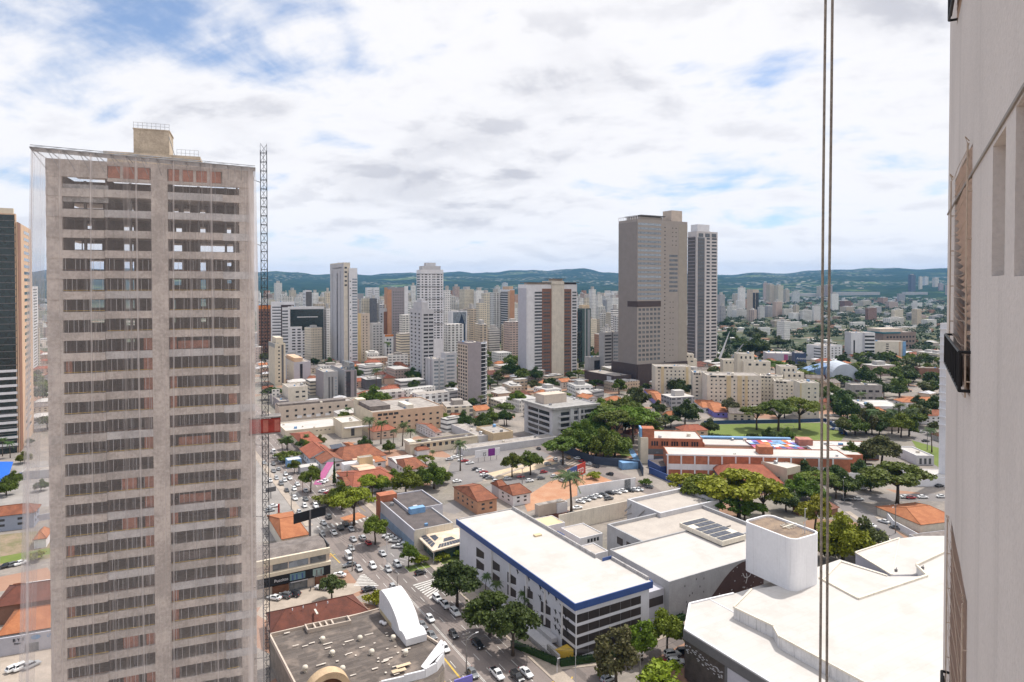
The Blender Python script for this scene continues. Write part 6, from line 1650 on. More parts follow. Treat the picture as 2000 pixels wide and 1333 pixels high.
# left edge
th = gh(66, 1000, -30, 80, 6.2, 8.6, m_tile, mat('blue_grey_wall', (.30, .33, .40), .8, .1, .3), 'blue grey house with brown tiled roof and white window frames at the left edge', a=-24, LR=9, ridge='L')
gh(90, 1050, 60, 98, 3.6, 5.6, m_tile2, m_white, 'small orange tiled house partly veiled by the left edge of the netting', a=-24, LR=8, wins=False)
gh(40, 1160, 8, 60, 3.6, 5.4, m_tile, m_ivory, 'small brown tiled house between the green lot and the solar roof at the left', a=-24, LR=7, ridge='L', wins=False)
gh(-10, 1185, -60, 30, 5.5, 8, m_tile3, m_rust, 'dark brick house with brown tile roof cut off by the left edge', a=68, LL=14, LR=16, wins=False)
th, fq = zblock('solar_house', 'white flat roof with two solar panels left of the netted tower', 'house', (22, 1178), 4.6, 68, 14, 19, m_white, m_whiteroof, .3, .3)
for k in range(2): b = MB(); b.box(fq.P('R', 1.5 + k * 4.4, 4.75, -2.5), fq.eR * 4, fq.eL * 6, Vector((0, 0, .15))); b.build('solar_panel', m_solar, th)
th = gh(-2, 1240, -30, 112, 4.5, 7.4, m_tile2, m_lgrey, 'orange tiled shop with grey front wall and lettering at the lower left', a=68, LL=14, wins=False)
wO = at(-30, 1292, 0); fq = Fr(wO, 68, 1, 24, 4.4)
ss = thing('sign_wall', 'grey shop front wall with black lettering below the orange roof at lower left', 'sign', fq.O)
b = MB(); b.box(fq.O + fq.eL * 1.0, fq.eR * 24, fq.eL * .4, Vector((0, 0, 4.6))); b.build('wall', m_lilac, ss)
for t0, w_ in ((8.2, 3.0), (14.4, 3.2)): b = MB(); b.box(fq.O + fq.eL * .95 + fq.eR * t0, fq.eR * w_, fq.eL * .2, Vector((0, 0, 2.2))); b.build('window', g_mid, ss)
text('B Y E', 1.15, fq.P('R', along(fq.O, fq.eR, 13), 3.2, -.92), fq.eR, UPZ, m_black, ss); text('Fitness', .6, fq.P('R', along(fq.O, fq.eR, 16), 2.45, -.92), fq.eR, UPZ, m_black, ss)
text('UVI', 1.1, fq.P('R', along(fq.O, fq.eR, 81), 3.1, -.92), fq.eR, UPZ, m_ltblue, ss)
b = MB(); c_ = fq.P('R', along(fq.O, fq.eR, 59), 3.6, -.9); b.quad([c_ + fq.eR * (1.1 * math.cos(k * .524)) + UPZ * (.6 * math.sin(k * .524)) for k in range(12)]); b.build('emblem', m_ltblue, ss)
b = MB(); b.quad([at(-20, 940, 2.6), at(14, 940, 2.6), at(26, 902, 3.4), at(-20, 902, 3.4)]); b.quad([at(-20, 940, 2.5), at(14, 940, 2.5), at(26, 902, 3.3), at(-20, 902, 3.3)])
tag(b.build('court_cover', mat('bright_blue_sheet', (.02, .13, .55), .6, .1, .5)), 'bright blue sheet roof at the left edge below the glass tower', 'roof')
b = MB(); bar(at(28, 938, 0), at(110, 930, 0), 0, 2.6, .3); tag(b.build('boundary_wall', m_black), 'black boundary wall with parked cars at the left edge', 'wall')
b = MB(); bar(at(-10, 1035, 0), at(110, 1012, 0), 0, 2.6, .3); tag(b.build('boundary_wall', m_lilac), 'pale lilac boundary wall in front of the blue grey house', 'wall')
zblock('grey_shed', 'small pale shed behind the black boundary wall at the left edge', 'shed', (42, 922), 4, 68, 8, 14, m_lgrey, m_flat, .2, .2)
# ------------------------------------------------------------------ brick school
SA = 95.0
th, f_ = block('brick_school', 'long red brick school wing with white framed panels, nearest of the school', B_, 1304, 887, 930, 1292, 1664, m_brick, m_whiteroof, a=SA, par=.4, LL=16)
for z0, z1, mm, nm in ((.30, .56, m_lgrey, 'white_panel'), (.72, .72, m_white, ''),):
    if nm: panel(th, f_, 'R', .0, .90, z0, z1, m_white, nm, 0, .1)
panel(th, f_, 'R', .0, .90, -.0, .08, m_white, 'white_panel', 0, .1); panel(th, f_, 'R', -.01, 1.01, .94, 1.0, m_white, 'roof_edge', 0, .25)
for k in range(13): panel(th, f_, 'R', k * .0755 - .004, k * .0755 + .004, 0, .95, m_white, 'pilaster', 0, .3)
q = f_.sub(5, 11, f_.LR * .52, f_.LR * .60, f_.h - .4, f_.h + 3.2); b = MB(); b.box(q.O, q.eR * q.LR, q.eL * q.LL, Vector((0, 0, q.h))); b.build('brick_tank', m_brick, th)
th, f_ = block('brick_school', 'taller red brick school wing with dark classroom windows and a brick tank', B_, 1266, 856, 905, 1260, 1374, m_brick, m_whiteroof, a=SA, par=.5, LL=20)
windows(th, f_, 'R', 20, 1, .05, .97, .70, .88, .72, 1, g_dark, 'window', .06, lambda i, j: i % 4 == 3)
panel(th, f_, 'R', -.14, .0, 0, 1.0, m_cream, 'end_wall', -14, .0); panel(th, f_, 'R', .0, 1.0, .36, .58, m_dgrey, 'gallery', 0, .05); panel(th, f_, 'R', .0, .10, .1, .34, m_white, 'white_panel', 0, .1); panel(th, f_, 'R', .10, .9, .06, .30, m_dgrey, 'gallery', 0, .05)
windows(th, f_, 'R', 6, 1, .1, 1, .38, .5, .5, .5, g_lite, 'window', .1)
q = f_.sub(2, 9, -.10 * f_.LR, .12 * f_.LR, f_.h - .5, f_.h + 4.6); b = MB(); b.box(q.O, q.eR * q.LR, q.eL * q.LL, Vector((0, 0, q.h))); b.build('brick_tank', m_brick, th)
b = MB(); b.box(q.O - q.eR * 1.2, q.eR * 1.0, q.eL * 8, Vector((0, 0, q.h))); b.build('blue_fin', m_ltblue, th)
th, f_ = block('brick_school', 'farthest school wing, very long white roof with a pale blue ridge strip', B_, 1376, 868, 892, 1370, 1720, m_brick, m_whiteroof, a=SA, par=.3, LL=15, feats=[('P', 'R', 0, 1, .1, .6, m_dgrey, 'gallery'), ('P', 'R', 0, .5, .62, .9, m_peach, 'upper_wall', 0, .1), ('P', 'R', 0, 1, .92, 1.0, m_white, 'roof_edge', 0, .3)])
b = MB(); o_ = f_.P('R', 0, f_.h + .1, -f_.LL + 1.2); b.box(o_, f_.eR * f_.LR * .55, f_.eL * 3, Vector((0, 0, .9))); b.build('blue_ridge', m_ltblue, th)
q = f_.sub(1, 8, f_.LR * .55, f_.LR * .63, f_.h - .4, f_.h + 3.4); b = MB(); b.box(q.O, q.eR * q.LR, q.eL * q.LL, Vector((0, 0, q.h))); b.build('brick_tank', mat('pink_brick', (.45, .20, .155), .9, .25, .5), th)
# bright fabric canopy between the wings
cv = thing('courtyard_canopy', 'courtyard awning of red, pink, blue and white fabric strips between school roofs', 'awning', at(1500, 885, 7))
cols = [m_red, m_pink, m_blue, m_white, m_ltblue, m_orange, mat('coral_cloth', (.62, .16, .12)), m_violet]
A, B2, C, D2 = at(1456, 860, 7.4), at(1544, 860, 7.4), at(1572, 878, 6.8), at(1476, 878, 6.8)
rc = random.Random(4)
for i in range(9):
    for j in range(4):
        f4 = lambda x, y: (A.lerp(B2, x)).lerp(D2.lerp(C, x), y)
        b = MB(); x0, x1, y0, y1 = i / 9, (i + 1) / 9, j / 4, (j + 1) / 4
        s = Vector((0, 0, .35 if (i + j) % 2 else -.05)); b.quad([f4(x0, y0), f4(x1, y0), f4(x1, y1) + s, f4(x0, y1) + s]); b.build('fabric_strip', rc.choice(cols), cv)
b = MB()
for p in (A, B2, C, D2): b.tube([(p.x, p.y, 0), p], .12, 5)
for p, q in ((A, B2), (B2, C), (C, D2), (D2, A)): b.tube([p, q], .1, 5)
b.build('frame', m_red, cv)
zblock('school_link', 'white flat roof linking two school wings right of the awning', B_, (1590, 880), 7.2, SA, 18, 16, m_white, m_whiteroof, .2, .3)
zblock('school_link', 'white flat roof with brick end wall right of the nearest school wing', B_, (1642, 888), 7.4, SA, 20, 11, m_brick, m_whiteroof, .2, .3)
gh(1415, 941, 1395, 1532, 4.6, 9.5, m_tile4, m_dgrey, 'sprawling red tiled school canteen roof in front of the brick wing', a=SA, LL=26, wins=False)
th, f_ = block('school_gym', 'cream school hall with long white gabled roof right of the red tiled roof', B_, 1537, 915, 950, 1496, 1566, m_cream, m_whiteroof, a=60, par=.2, LL=30, feats=[('P', 'R', .05, .7, .02, .6, m_wood, 'door')])
b = MB(); b.box(at(1495, 952), GV * 11, GU * .3, Vector((0, 0, 3.4))); sg = b.build('sign_board', m_black); OFF[sg.name] = (0, 0, 0); tag(sg, 'black sign board with white lettering under the red tiled canteen roof', 'sign')
text('Honda', 1.9, at(1497, 951) + UPZ * 1.0 - GU * .1, GV, UPZ, m_white, sg)
b = MB(); A, C = at(1268, 925), at(1345, 958)
bar(A, C, 0, 3.2, .4); w_ = b.build('school_wall', m_blue); OFF[w_.name] = (0, 0, 0); tag(w_, 'dark blue school street wall with white lettering behind the flat topped trees', 'wall')
e_ = (C - A).normalized(); n_ = e_.cross(UPZ)
text('Escola', 2.0, A.lerp(C, .45) + UPZ * .9 + n_ * .26, e_, UPZ, m_white, w_)
zblock('lean_to', 'dark brown sheet roof lean-to at the corner of the school', 'shed', (1290, 912), 3.6, 75, 14, 20, m_blue, m_darkroof, .1, .2)
# dark navy wall round the wood, blue poolside strip
b = MB()
for p, q in (((1090, 880), (1160, 907)), ((1160, 907), (1250, 916)), ((1250, 916), (1256, 930))): bar(at(*p), at(*q), 0, 4.2, .4)
tag(b.build('street_wall', mat('navy_wall', (.05, .065, .10), .7, .2, .3)), 'tall dark navy street wall along the edge of the dense wood', 'wall')
b = MB(); b.quad([at(1218, 865, .05), at(1226, 863, .05), at(1252, 900, .05), at(1240, 902, .05)]); tag(b.build('blue_path', m_ltblue), kind='structure')
zblock('kiosk', 'little pale blue kiosk between the navy wall and the brick school', 'kiosk', (1216, 905), 3.5, 75, 5, 9, m_ltblue, m_ltblue, .1, .2)
b = MB(); bar(at(1128, 972), at(1241, 954), 0, 5.0, .35); w_ = b.build('mural_wall', m_white); OFF[w_.name] = (0, 0, 0); tag(w_, 'long white wall with a grey portrait panel behind the parked car row', 'wall')
A, C = at(1128, 972), at(1241, 954); e_ = (C - A).normalized(); n_ = e_.cross(UPZ); L_ = (C - A).length
b = MB(); b.box(A + e_ * L_ * .80 + n_ * .2, e_ * L_ * .11, n_ * .03, UPZ * 4.8); b.build('portrait_panel', mat('grey_mural', (.27, .28, .29), .8, .6, 1.2), w_)
zblock('shed', 'beige shed with a pale door on the bare red lot', 'shed', (1052, 988), 4.6, 60, 3, 13, m_beige, m_flat, .1, .2)
zblock('shed', 'small white shed with a grey shutter beside the coconut palm', 'shed', (1089, 984), 4.2, 60, 3, 5, m_white, m_flat, .1, .2)
# billboards
def billboard(label, px0, px1, ytop, ybot, yfoot, panels, name='billboard', thick=.35, pole_m=None, pole_r=.18, poles=3, dz=0):
    A, C = at(*px0), at(*px1); r = ray(px0[0], ytop); z1 = CAM_H + r.z * (A.y / r.y); r = ray(px0[0], ybot); z0 = CAM_H + r.z * (A.y / r.y)
    th = thing(name, label, 'billboard', (A.x, A.y, 0)); e = C - A; n = e.normalized().cross(UPZ)
    for f0, f1, mm in panels:
        b = MB(); b.box(Vector((A.x, A.y, z0)) + e * f0 - n * thick / 2, e * (f1 - f0), n * thick, UPZ * (z1 - z0)); b.build('board', mm, th)
    for k in range(poles):
        p = A + e * ((k + .5) / poles); b = MB(); b.tube([p - n * .05, p - n * .05 + UPZ * (z1 - .1)], pole_r, 6); b.build('pole', pole_m or m_dgrey, th)
    return th, A, e, n, z0, z1
th, A, e, n, z0, z1 = billboard('blank black billboard on a thick pole over the avenue kerb', (574, 1086), (636, 1066), 1005, 1024, 1080, [(0, 1, m_black)], pole_r=.45, poles=1)
th, A, e, n, z0, z1 = billboard('billboard with blue and red halves standing on the bare red lot', (1108, 952), (1143, 935), 918, 941, 950, [(0, .52, m_blue), (.52, 1, m_red)])
text('MEU', (z1 - z0) * .55, A + e * .08 + n * .2 + UPZ * (z0 + (z1 - z0) * .3), e, UPZ, m_white, th); text('FTD', (z1 - z0) * .62, A + e * .55 + n * .2 + UPZ * (z0 + (z1 - z0) * .2), e, UPZ, m_white, th)
th, A, e, n, z0, z1 = billboard('white and purple billboard on thin posts in the grey car park', (928, 904), (976, 897), 881, 895, 903, [(0, .52, m_white), (.52, .8, mat('purple_paint', (.20, .035, .24))), (.8, 1, m_white)], poles=4, pole_r=.12)
text('IS', (z1 - z0) * .8, A + e * .3 + n * .2 + UPZ * (z0 + .4), e, UPZ, m_dgrey, th)
th, A, e, n, z0, z1 = billboard('small dark billboard on a pole behind the hoist mast', (519, 976), (539, 972), 954, 963, 974, [(0, 1, m_dgrey)], poles=1)
# pink slanting wall and white side
pw = thing('pink_canopy', 'bright pink slanting wall sweeping down to the avenue pavement', 'canopy', at(618, 946))
A, B2, C, D2 = at(612, 947, .1), at(627, 947, .1), at(652, 903, 5.0), at(639, 903, 5.0); b = MB(); dn = Vector((0, 0, .3))
b.quad([A, B2, C, D2]); b.quad([A - dn, B2 - dn, C - dn, D2 - dn]); b.quad([B2, C, C - dn, B2 - dn]); b.quad([A, D2, D2 - dn, A - dn]); b.build('slope', m_pink, pw)
b = MB(); b.quad([B2 - dn, C - dn, (C.x, C.y, 0), (B2.x, B2.y, 0)]); b.quad([B2 - dn + GV * .3, C - dn + GV * .3, (C.x + GV.x * .3, C.y + GV.y * .3, 0), (B2.x + GV.x * .3, B2.y + GV.y * .3, 0)]); b.build('side_wall', m_white, pw)
zblock('water_tank_house', 'small brown brick box with white water tanks on the roofs behind the pink wall', 'tank house', (702, 895), 7.5, 60, 4, 7, m_ochre, m_flat, .2, .2)
zblock('tank_terrace', 'white terrace with pale pipes right of the pink wall', B_, (672, 908), 5.0, 60, 5, 16, m_white, m_white, .1, .2)
# blue-white kiosk by the lanes
zblock('kiosk', 'blue grey gate box beside the lanes near the hoist', 'kiosk', (562, 900), 4.2, 60, 6, 7, m_ltblue, m_lgrey, .1, .2)
zblock('carport', 'small white carport roof beside the street trees near the bright red roof', 'carport', (587, 914), 3.4, 60, 6, 9, m_lgrey, m_whiteroof, .1, .2)

# ------------------------------------------------------------------ right hand district
block('grey_flats', 'long grey rendered two storey block behind the palms right of the ropes', B_, 1662, 752, 789, 1640, 1725, m_conc2, m_flat, a=96, LL=12, feats=[('W', 'R', 4, 2, .1, .95, .15, .85, .6, .3, g_dark)])
th, f_ = block('petrol_station', 'white hipped station roof on posts right of the round olive tree', B_, 1690, 793, 816, 1685, 1765, m_white, m_whiteroof, a=96, LL=26, par=.3, feats=[('P', 'R', .05, .95, .0, .75, m_dgrey, 'open_bay'), ('P', 'R', .25, .5, .1, .6, m_ltblue, 'blue_sign', 0, .5)])
gh(1765, 786, 1750, 1880, 6, 9, m_tile2, m_white, 'long building with bright orange tiled roof near the right edge', a=92, LL=14)
gh(1800, 812, 1795, 1880, 6, 9, m_tile, m_white, 'white two storey building with brown tiled roof and window rows at the right edge', a=92, LL=12)
gh(1715, 832, 1700, 1780, 3, 4.5, m_tile, m_beige, 'low brown roofed house below the tall palms', a=92, LL=10, wins=False)
th, f_ = block('white_villa', 'white flat roofed annexe with arcade behind the spreading dark tree', B_, 1790, 890, 909, 1770, 1828, m_white, m_whiteroof, a=92, LL=20, feats=[('W', 'R', 3, 1, .1, .9, .1, .7, .5, 1, g_mid)])
zblock('school_roof', 'long white flat roof along the right edge behind the spreading tree', B_, (1790, 933), 4.2, 92, 15, 40, m_white, m_whiteroof, .2, .3)
zblock('school_roof', 'long white flat roof between the ropes and the spreading tree', B_, (1612, 924), 4.0, 92, 14, 30, m_white, m_whiteroof, .2, .3)
zblock('blue_hut', 'small dark blue hut with white top beside the white roofs', 'hut', (1770, 915), 5.4, 92, 5, 6, mat('teal_blue_paint', (.04, .10, .18)), m_white, .1, .2)
gh(1798, 1024, 1744, 1880, 3.4, 6.0, m_tile2, m_ivory, 'house with large orange tiled roof on the street corner by the own wall', a=75, LL=21, wins=False)
zblock('sheet_roof_house', 'low house with grey brown sheet roof below the large orange tiled one', 'house', (1812, 1060), 3.2, 75, 8, 30, m_lgrey, m_fibro, .1, .2)
b = MB()
for p, q in (((1730, 1010), (1745, 1030)), ((1745, 1030), (1800, 1060)), ((1730, 1010), (1738, 998))): bar(at(*p), at(*q), 0, 2.6, .3)
tag(b.build('corner_wall', m_white), 'white corner wall with faded graffiti along the pavement at the right', 'wall')
gh(1620, 995, 1585, 1640, 3, 4.4, mat('rust_sheet', (.20, .09, .06)), m_rust, 'small rust red shed between the trees left of the ropes', LL=6, wins=False)
zblock('shed', 'brown panelled kiosk with white roof by the trees left of the ropes', 'shed', (1560, 992), 3.4, 85, 5, 8, m_rust, m_white, .1, .2)
# arena: barrel vault
th = thing('arena', 'pale barrel vaulted arena with a blue side roof behind the cream blocks', 'arena', at(1625, 752))
A = at(1624, 750); e = dirv(100); dpt = dirv(10); W_, D_ = along(A, e, 1682), 34
b = MB(); pr = []
for k in range(17): q = math.pi * k / 16; pr.append((W_ / 2 - W_ / 2 * math.cos(q), 6 + 13 * math.sin(q)))
for (s0, z0), (s1, z1) in zip(pr[:-1], pr[1:]): b.quad([A + e * s0 + UPZ * z0, A + e * s1 + UPZ * z1, A + e * s1 + UPZ * z1 + dpt * D_, A + e * s0 + UPZ * z0 + dpt * D_])
b.quad([A + e * s + UPZ * z for s, z in pr] + [A + e * W_, A]); b.quad([A + e * s + UPZ * z + dpt * D_ for s, z in pr] + [A + e * W_ + dpt * D_, A + dpt * D_]); b.quad([A, A + dpt * D_, A + dpt * D_ + UPZ * 6, A + UPZ * 6]); b.quad([A + e * W_, A + e * W_ + dpt * D_, A + e * W_ + dpt * D_ + UPZ * 6, A + e * W_ + UPZ * 6])
b.build('vault', mat('vault_sheet', (.46, .50, .56), .5, .1, .1), th)
b = MB(); b.box(A + e * 3 - dpt * .3, e * (W_ - 14), dpt * .3, UPZ * 8); b.build('dark_glazing', g_dark, th)
A2 = at(1556, 742); w2 = along(A2, e, 1624) - .3; b = MB(); b.quad([A2 + UPZ * 6, A2 + e * w2 + UPZ * 15, A2 + e * w2 + UPZ * 15 + dpt * 26, A2 + dpt * 26 + UPZ * 6]); b.quad([A2, A2 + e * w2, A2 + e * w2 + UPZ * 14.9, A2 + UPZ * 5.9]); b.quad([A2 + dpt * 26, A2 + e * w2 + dpt * 26, A2 + e * w2 + dpt * 26 + UPZ * 14.9, A2 + dpt * 26 + UPZ * 5.9]); b.quad([A2, A2 + dpt * 26, A2 + dpt * 26 + UPZ * 5.9, A2 + UPZ * 5.9])
b.build('side_roof', mat('arena_blue', (.17, .27, .45), .6, .1, .2), th)
th, f_ = block('navy_block', 'dark navy block with a slanted top and a white sign by the arena', B_, 1553, 690, 722, 1550, 1576, mat('navy_panel', (.05, .075, .14), .5, .1, .3), a=100, LL=16)
text('Arsenal', 3.4, f_.P('R', 1.5, f_.h * .62, .1), f_.eR, UPZ, m_white, th)
block('grey_hall', 'low grey hall with white roof left of the navy block', B_, 1498, 690, 712, 1490, 1550, m_lilac, m_whiteroof, a=100, LL=24, feats=[('P', 'R', .65, .8, .1, .9, m_pink, 'poster'), ('P', 'R', .82, 1, .05, .8, m_dgrey, 'dark_bay')])
block('white_flats', 'white four storey block with small windows crossed by the ropes', B_, 1604, 676, 707, 1577, 1646, m_white, a=70, LL=24, feats=[('W', 'R', 5, 5, .1, .95, .1, .9, .36, .4, g_dark), ('B', 'L', 4, .0, .5, .15, .9, .4, g_mid)])
th, f_ = block('white_office', 'white office with striped balconies on its right, behind the arena', B_, 1662, 650, 700, 1655, 1710, m_white, a=95, LL=20, feats=[('P', 'R', .1, .16, .1, .7, g_dark, 'window_strip'), ('B', 'R', 6, .56, .98, .06, .92, .5, g_dark), ('P', 'R', .50, .56, 0, 1.0, m_lilac, 'edge_fin', 0, 1), ('P', 'L', 0, 1, 0, 1, m_lgrey, 'side_face')])
th, f_ = block('cream_school', 'cream block with an orange corner and blue right end wall behind the arena', B_, 1708, 667, 700, 1702, 1770, m_ivory, a=95, LL=16, feats=[('W', 'R', 1, 4, .36, .46, .4, .9, .9, .5, g_brown), ('P', 'R', .36, .72, .26, .32, g_brown, 'canopy'), ('P', 'R', .90, 1.0, 0, 1.0, m_ltblue, 'blue_end', 0, .8), ('P', 'R', .78, .84, 0, .98, m_peach, 'orange_pier')])
th, f_ = block('brown_complex', 'broad brown gridded complex with a teal roof edge at the right', B_, 1725, 650, 684, 1690, 1790, mat('brown_grid_wall', (.27, .205, .175), .8, .15, .3), m_flat, a=75, LL=34, feats=[('W', 'R', 9, 3, .08, .97, .08, .85, .6, .42, g_dark), ('P', 'L', -.05, 1.02, .93, 1.02, mat('teal_edge', (.05, .16, .19)), 'teal_edge', 0, 1.5), ('P', 'R', -.05, .5, .93, 1.02, mat('teal_edge', (.05, .16, .19)), 'teal_edge', 0, 1.5)], roofbox=[(.2, .9, .0, .7, 5, m_beige)])
block('brick_block', 'low brick coloured block near the right edge above the car lots', B_, 1795, 719, 740, 1790, 1840, m_rust, a=95, LL=10)
# white tower at the very edge of the own wall
th, f_ = block('white_tower', 'white apartment tower just showing beside the own building wall, with balcony edges', T_, 1846, 632, 944, 1837, 1990, m_white, a=60, feats=[('S', 'L', 13, 0, 1, .36, .96, .5, .8, m_white)])
# leaning white mast
b = MB(); A = at(1400, 716); r = ray(1425, 648); top = A + Vector((0, 0, 0)); k_ = A.y / r.y; top = Vector((r.x * k_, A.y, CAM_H + r.z * k_)); b.tube([A, top], [1.9, .25], 8); tag(b.build('leaning_mast', m_white), 'leaning white tapered mast beside the black and white tower', 'mast')
b = MB(); A = at(1420, 712); r = ray(1452, 672); k_ = A.y / r.y; top = Vector((r.x * k_, A.y, CAM_H + r.z * k_)); b.tube([A, top], [1.6, .5], 8); tag(b.build('leaning_mast', m_steel), 'dark leaning mast right of the leaning white one', 'mast')

# ------------------------------------------------------------------ own wall and window fittings close by
WDIR = dirv(30.6); WC = Vector(((1850 - 1000) / FPX * 8.5, 8.5, 0))
def wallpt(px, py, out=0.0):
    r = ray(px, py); n = Vector((-WDIR.y, WDIR.x, 0)); k = (WC.dot(n) + out) / (r.x * n.x + r.y * n.y); return Vector((0, 0, CAM_H)) + r * k
def wst(p): return ((WC - p).dot(WDIR), p.z)       # distance back from the corner, height
WN = Vector((-WDIR.y, WDIR.x, 0))                    # points away from the wall, towards the city
def WP(s, z, out=0.0): return Vector((WC.x, WC.y, 0)) - WDIR * s + WN * out + UPZ * z
holes = []
for p0, p1, yt_, yb_ in ((1940, 1965, 262, 540), (1985, 2018, 196, 540)):
    s0, s1 = wst(wallpt(p0, yt_))[0], wst(wallpt(p1, yt_))[0]; z1 = wst(wallpt((p0 + p1) / 2, yt_ + 4 if p0 < 1970 else yt_ - 14))[1]; z0 = wst(wallpt(p0, yb_))[1]
    holes.append((s0, s1, z0, z1))
so0, so1 = wst(wallpt(1864, 500))[0], wst(wallpt(1897, 500))[0]
z_top = wst(wallpt(1880, 322))[1]; z_bot = wst(wallpt(1880, 752))[1]; FS = 3.75
wins = [(so0, so1, z_bot - FS * k, z_top - FS * k) for k in (-1, 0, 1, 2)]
def own_mat():
    m = mat('ribbed_render', (.67, .61, .56), .9, .09, .5, .20, bump=.18, fine=30)
    return m
S_ = sorted({0.0, 12.0} | {h[0] for h in holes + wins} | {h[1] for h in holes + wins}); Zs = sorted({0.0, 130.0} | {h[2] for h in holes + wins} | {h[3] for h in holes + wins})
own = thing('own_tower', 'close pale rendered wall of the photographer own tower along the right edge', 'tower', (WC.x, WC.y, 0))
b = MB()
for i in range(len(S_) - 1):
    for j in range(len(Zs) - 1):
        sm, zm = (S_[i] + S_[i + 1]) / 2, (Zs[j] + Zs[j + 1]) / 2
        if any(h[0] < sm < h[1] and h[2] < zm < h[3] for h in holes + wins): continue
        b.quad([WP(S_[i], Zs[j]), WP(S_[i + 1], Zs[j]), WP(S_[i + 1], Zs[j + 1]), WP(S_[i], Zs[j + 1])])
for s0, s1, z0, z1 in holes + wins:
    d = .34 if (s0, s1, z0, z1) in holes else .16
    for p, q in (((s0, z0), (s1, z0)), ((s1, z0), (s1, z1)), ((s1, z1), (s0, z1)), ((s0, z1), (s0, z0))):
        b.quad([WP(p[0], p[1]), WP(q[0], q[1]), WP(q[0], q[1], -d), WP(p[0], p[1], -d)])
    b.quad([WP(s0, z0, -d), WP(s1, z0, -d), WP(s1, z1, -d), WP(s0, z1, -d)], 0 if d > .3 else 1)
b.quad([WP(0, 0), WP(0, 130), WP(0, 130, -9), WP(0, 0, -9)]); b.quad([WP(12, 0), WP(12, 130), WP(12, 130, -9), WP(12, 0, -9)])
b.quad([WP(0, 130), WP(12, 130), WP(12, 130, -9), WP(0, 130, -9)])
b.build('wall', [own_mat(), mat('shutter_slats', (.20, .14, .11), .6, .1, .6)], own)
b = MB()                                               # strip along the slot heads, the groove's shadow painted in its colour
zg = wst(wallpt(1952, 262))[1]
b.box(WP(0, zg + .015, -.01), -WDIR * 12, WN * .022, UPZ * .02); b.build('groove_shadow', mat('edge_shadow', (.33, .30, .27), .9, .1, .6), own)
for k, (s0, s1, z0, z1) in enumerate(wins):
    b = MB(); n_ = 30; h_ = (z1 - z0) / n_                # fabric blind sagging in shallow waves, a dark gap between its folds
    for i in range(n_):
        for q in range(8):
            sa, sb = s0 + .01 + (s1 - s0 - .02) * q / 8, s0 + .01 + (s1 - s0 - .02) * (q + 1) / 8
            wv = lambda s: .035 * math.sin((s - s0) / (s1 - s0) * 5.2 + i * .16) + .012 * math.sin(i * 1.7)
            z = z0 + h_ * i
            b.quad([WP(sa, z + wv(sa) + h_ * .18, -.06), WP(sb, z + wv(sb) + h_ * .18, -.06), WP(sb, z + wv(sb) + h_ * .98, .005), WP(sa, z + wv(sa) + h_ * .98, .005)])
    b.build('blind', mat('blind_fabric', (.66, .52, .44), .9, .1, .6), own)
def safety_net(k):
    s0, s1, z0, z1 = wins[k]; b = MB(); r = random.Random(k); rt = mat('sisal_cord', (.55, .44, .34), .9, .2, 2.0)
    n_ = 11
    for i in range(n_):
        pts = []
        for q in range(9):
            s = s0 - .03 + (s1 - s0 + .06) * q / 8
            pts.append(WP(s, z0 + (z1 - z0) * (i / (n_ - 1.0)) - .03 * math.sin(q / 8 * 3.14), .03 + .008 * math.sin(q + i)))
        b.tube(pts, .0025, 4, cap=False)
    for s in (s0 - .04, s1 + .04):
        pts = [WP(s + r.uniform(-.008, .008), z0 + (z1 - z0) * i / 16, .035) for i in range(17)]; b.tube(pts, .007, 5)
        for i in range(1, 16, 3): b.tube([pts[i], pts[i] - WN * .05], .006, 4)
    for s in (s0, s0 + .05, s1 - .02): b.tube([WP(s, z1, .03), WP(s + .02, z1 + .06, .05), WP(s - .02, z1 + .03, .02)], .005, 4)
    o = b.build('safety_net', rt); return o
lbs = ['cord safety net over the upper slatted window, above the black window rail', 'cord safety net over the lower slatted window at the foot of the own wall']
for k, lb in ((1, lbs[0]), (2, lbs[1])): tag(safety_net(k), lb, 'net')
def rail(k, lb):
    s0, s1, z0, z1 = wins[k]; q_ = wallpt(1895, 765).z - FS * (k - 1); zt = q_ + wallpt(1895, 688).z - wallpt(1895, 765).z; zb = q_; d = .075; b = MB(); th = thing('window_rail', lb, 'railing', WP(s0, zb))
    a0, a1 = s0 + .02, wst(wallpt(1895, 765))[0]
    fr4 = [WP(a0, zt, d), WP(a1, zt, d), WP(a1, zb, d), WP(a0, zb, d)]
    for i in range(4): b.tube([fr4[i], fr4[(i + 1) % 4]], .013, 6)
    for s in (a0, a1):
        for z in (zt, zb): b.tube([WP(s, z, d), WP(s, z, 0)], .014, 6)
    b.build('frame', m_black, th)
    for i in range(1, 9):
        s = a0 + (a1 - a0) * i / 9; b = MB(); b.tube([WP(s, zb, d), WP(s, zt, d)], .011, 5); b.build('baluster', m_black, th)
    b = MB(); b.box(WP(a0 + .03, zb + .03, d - .025), -WDIR * (a1 - a0 - .06), WN * .012, UPZ * (zt - zb - .06)); b.build('panel', mat('dark_mesh', (.03, .025, .025), .7, .3, 2), th)
rail(1, 'black window rail below the upper slatted window of the own wall'); rail(0, 'black window rail at the top edge of the picture, only its foot showing'); rail(2, 'black window rail at the very bottom beside the lower slatted window')
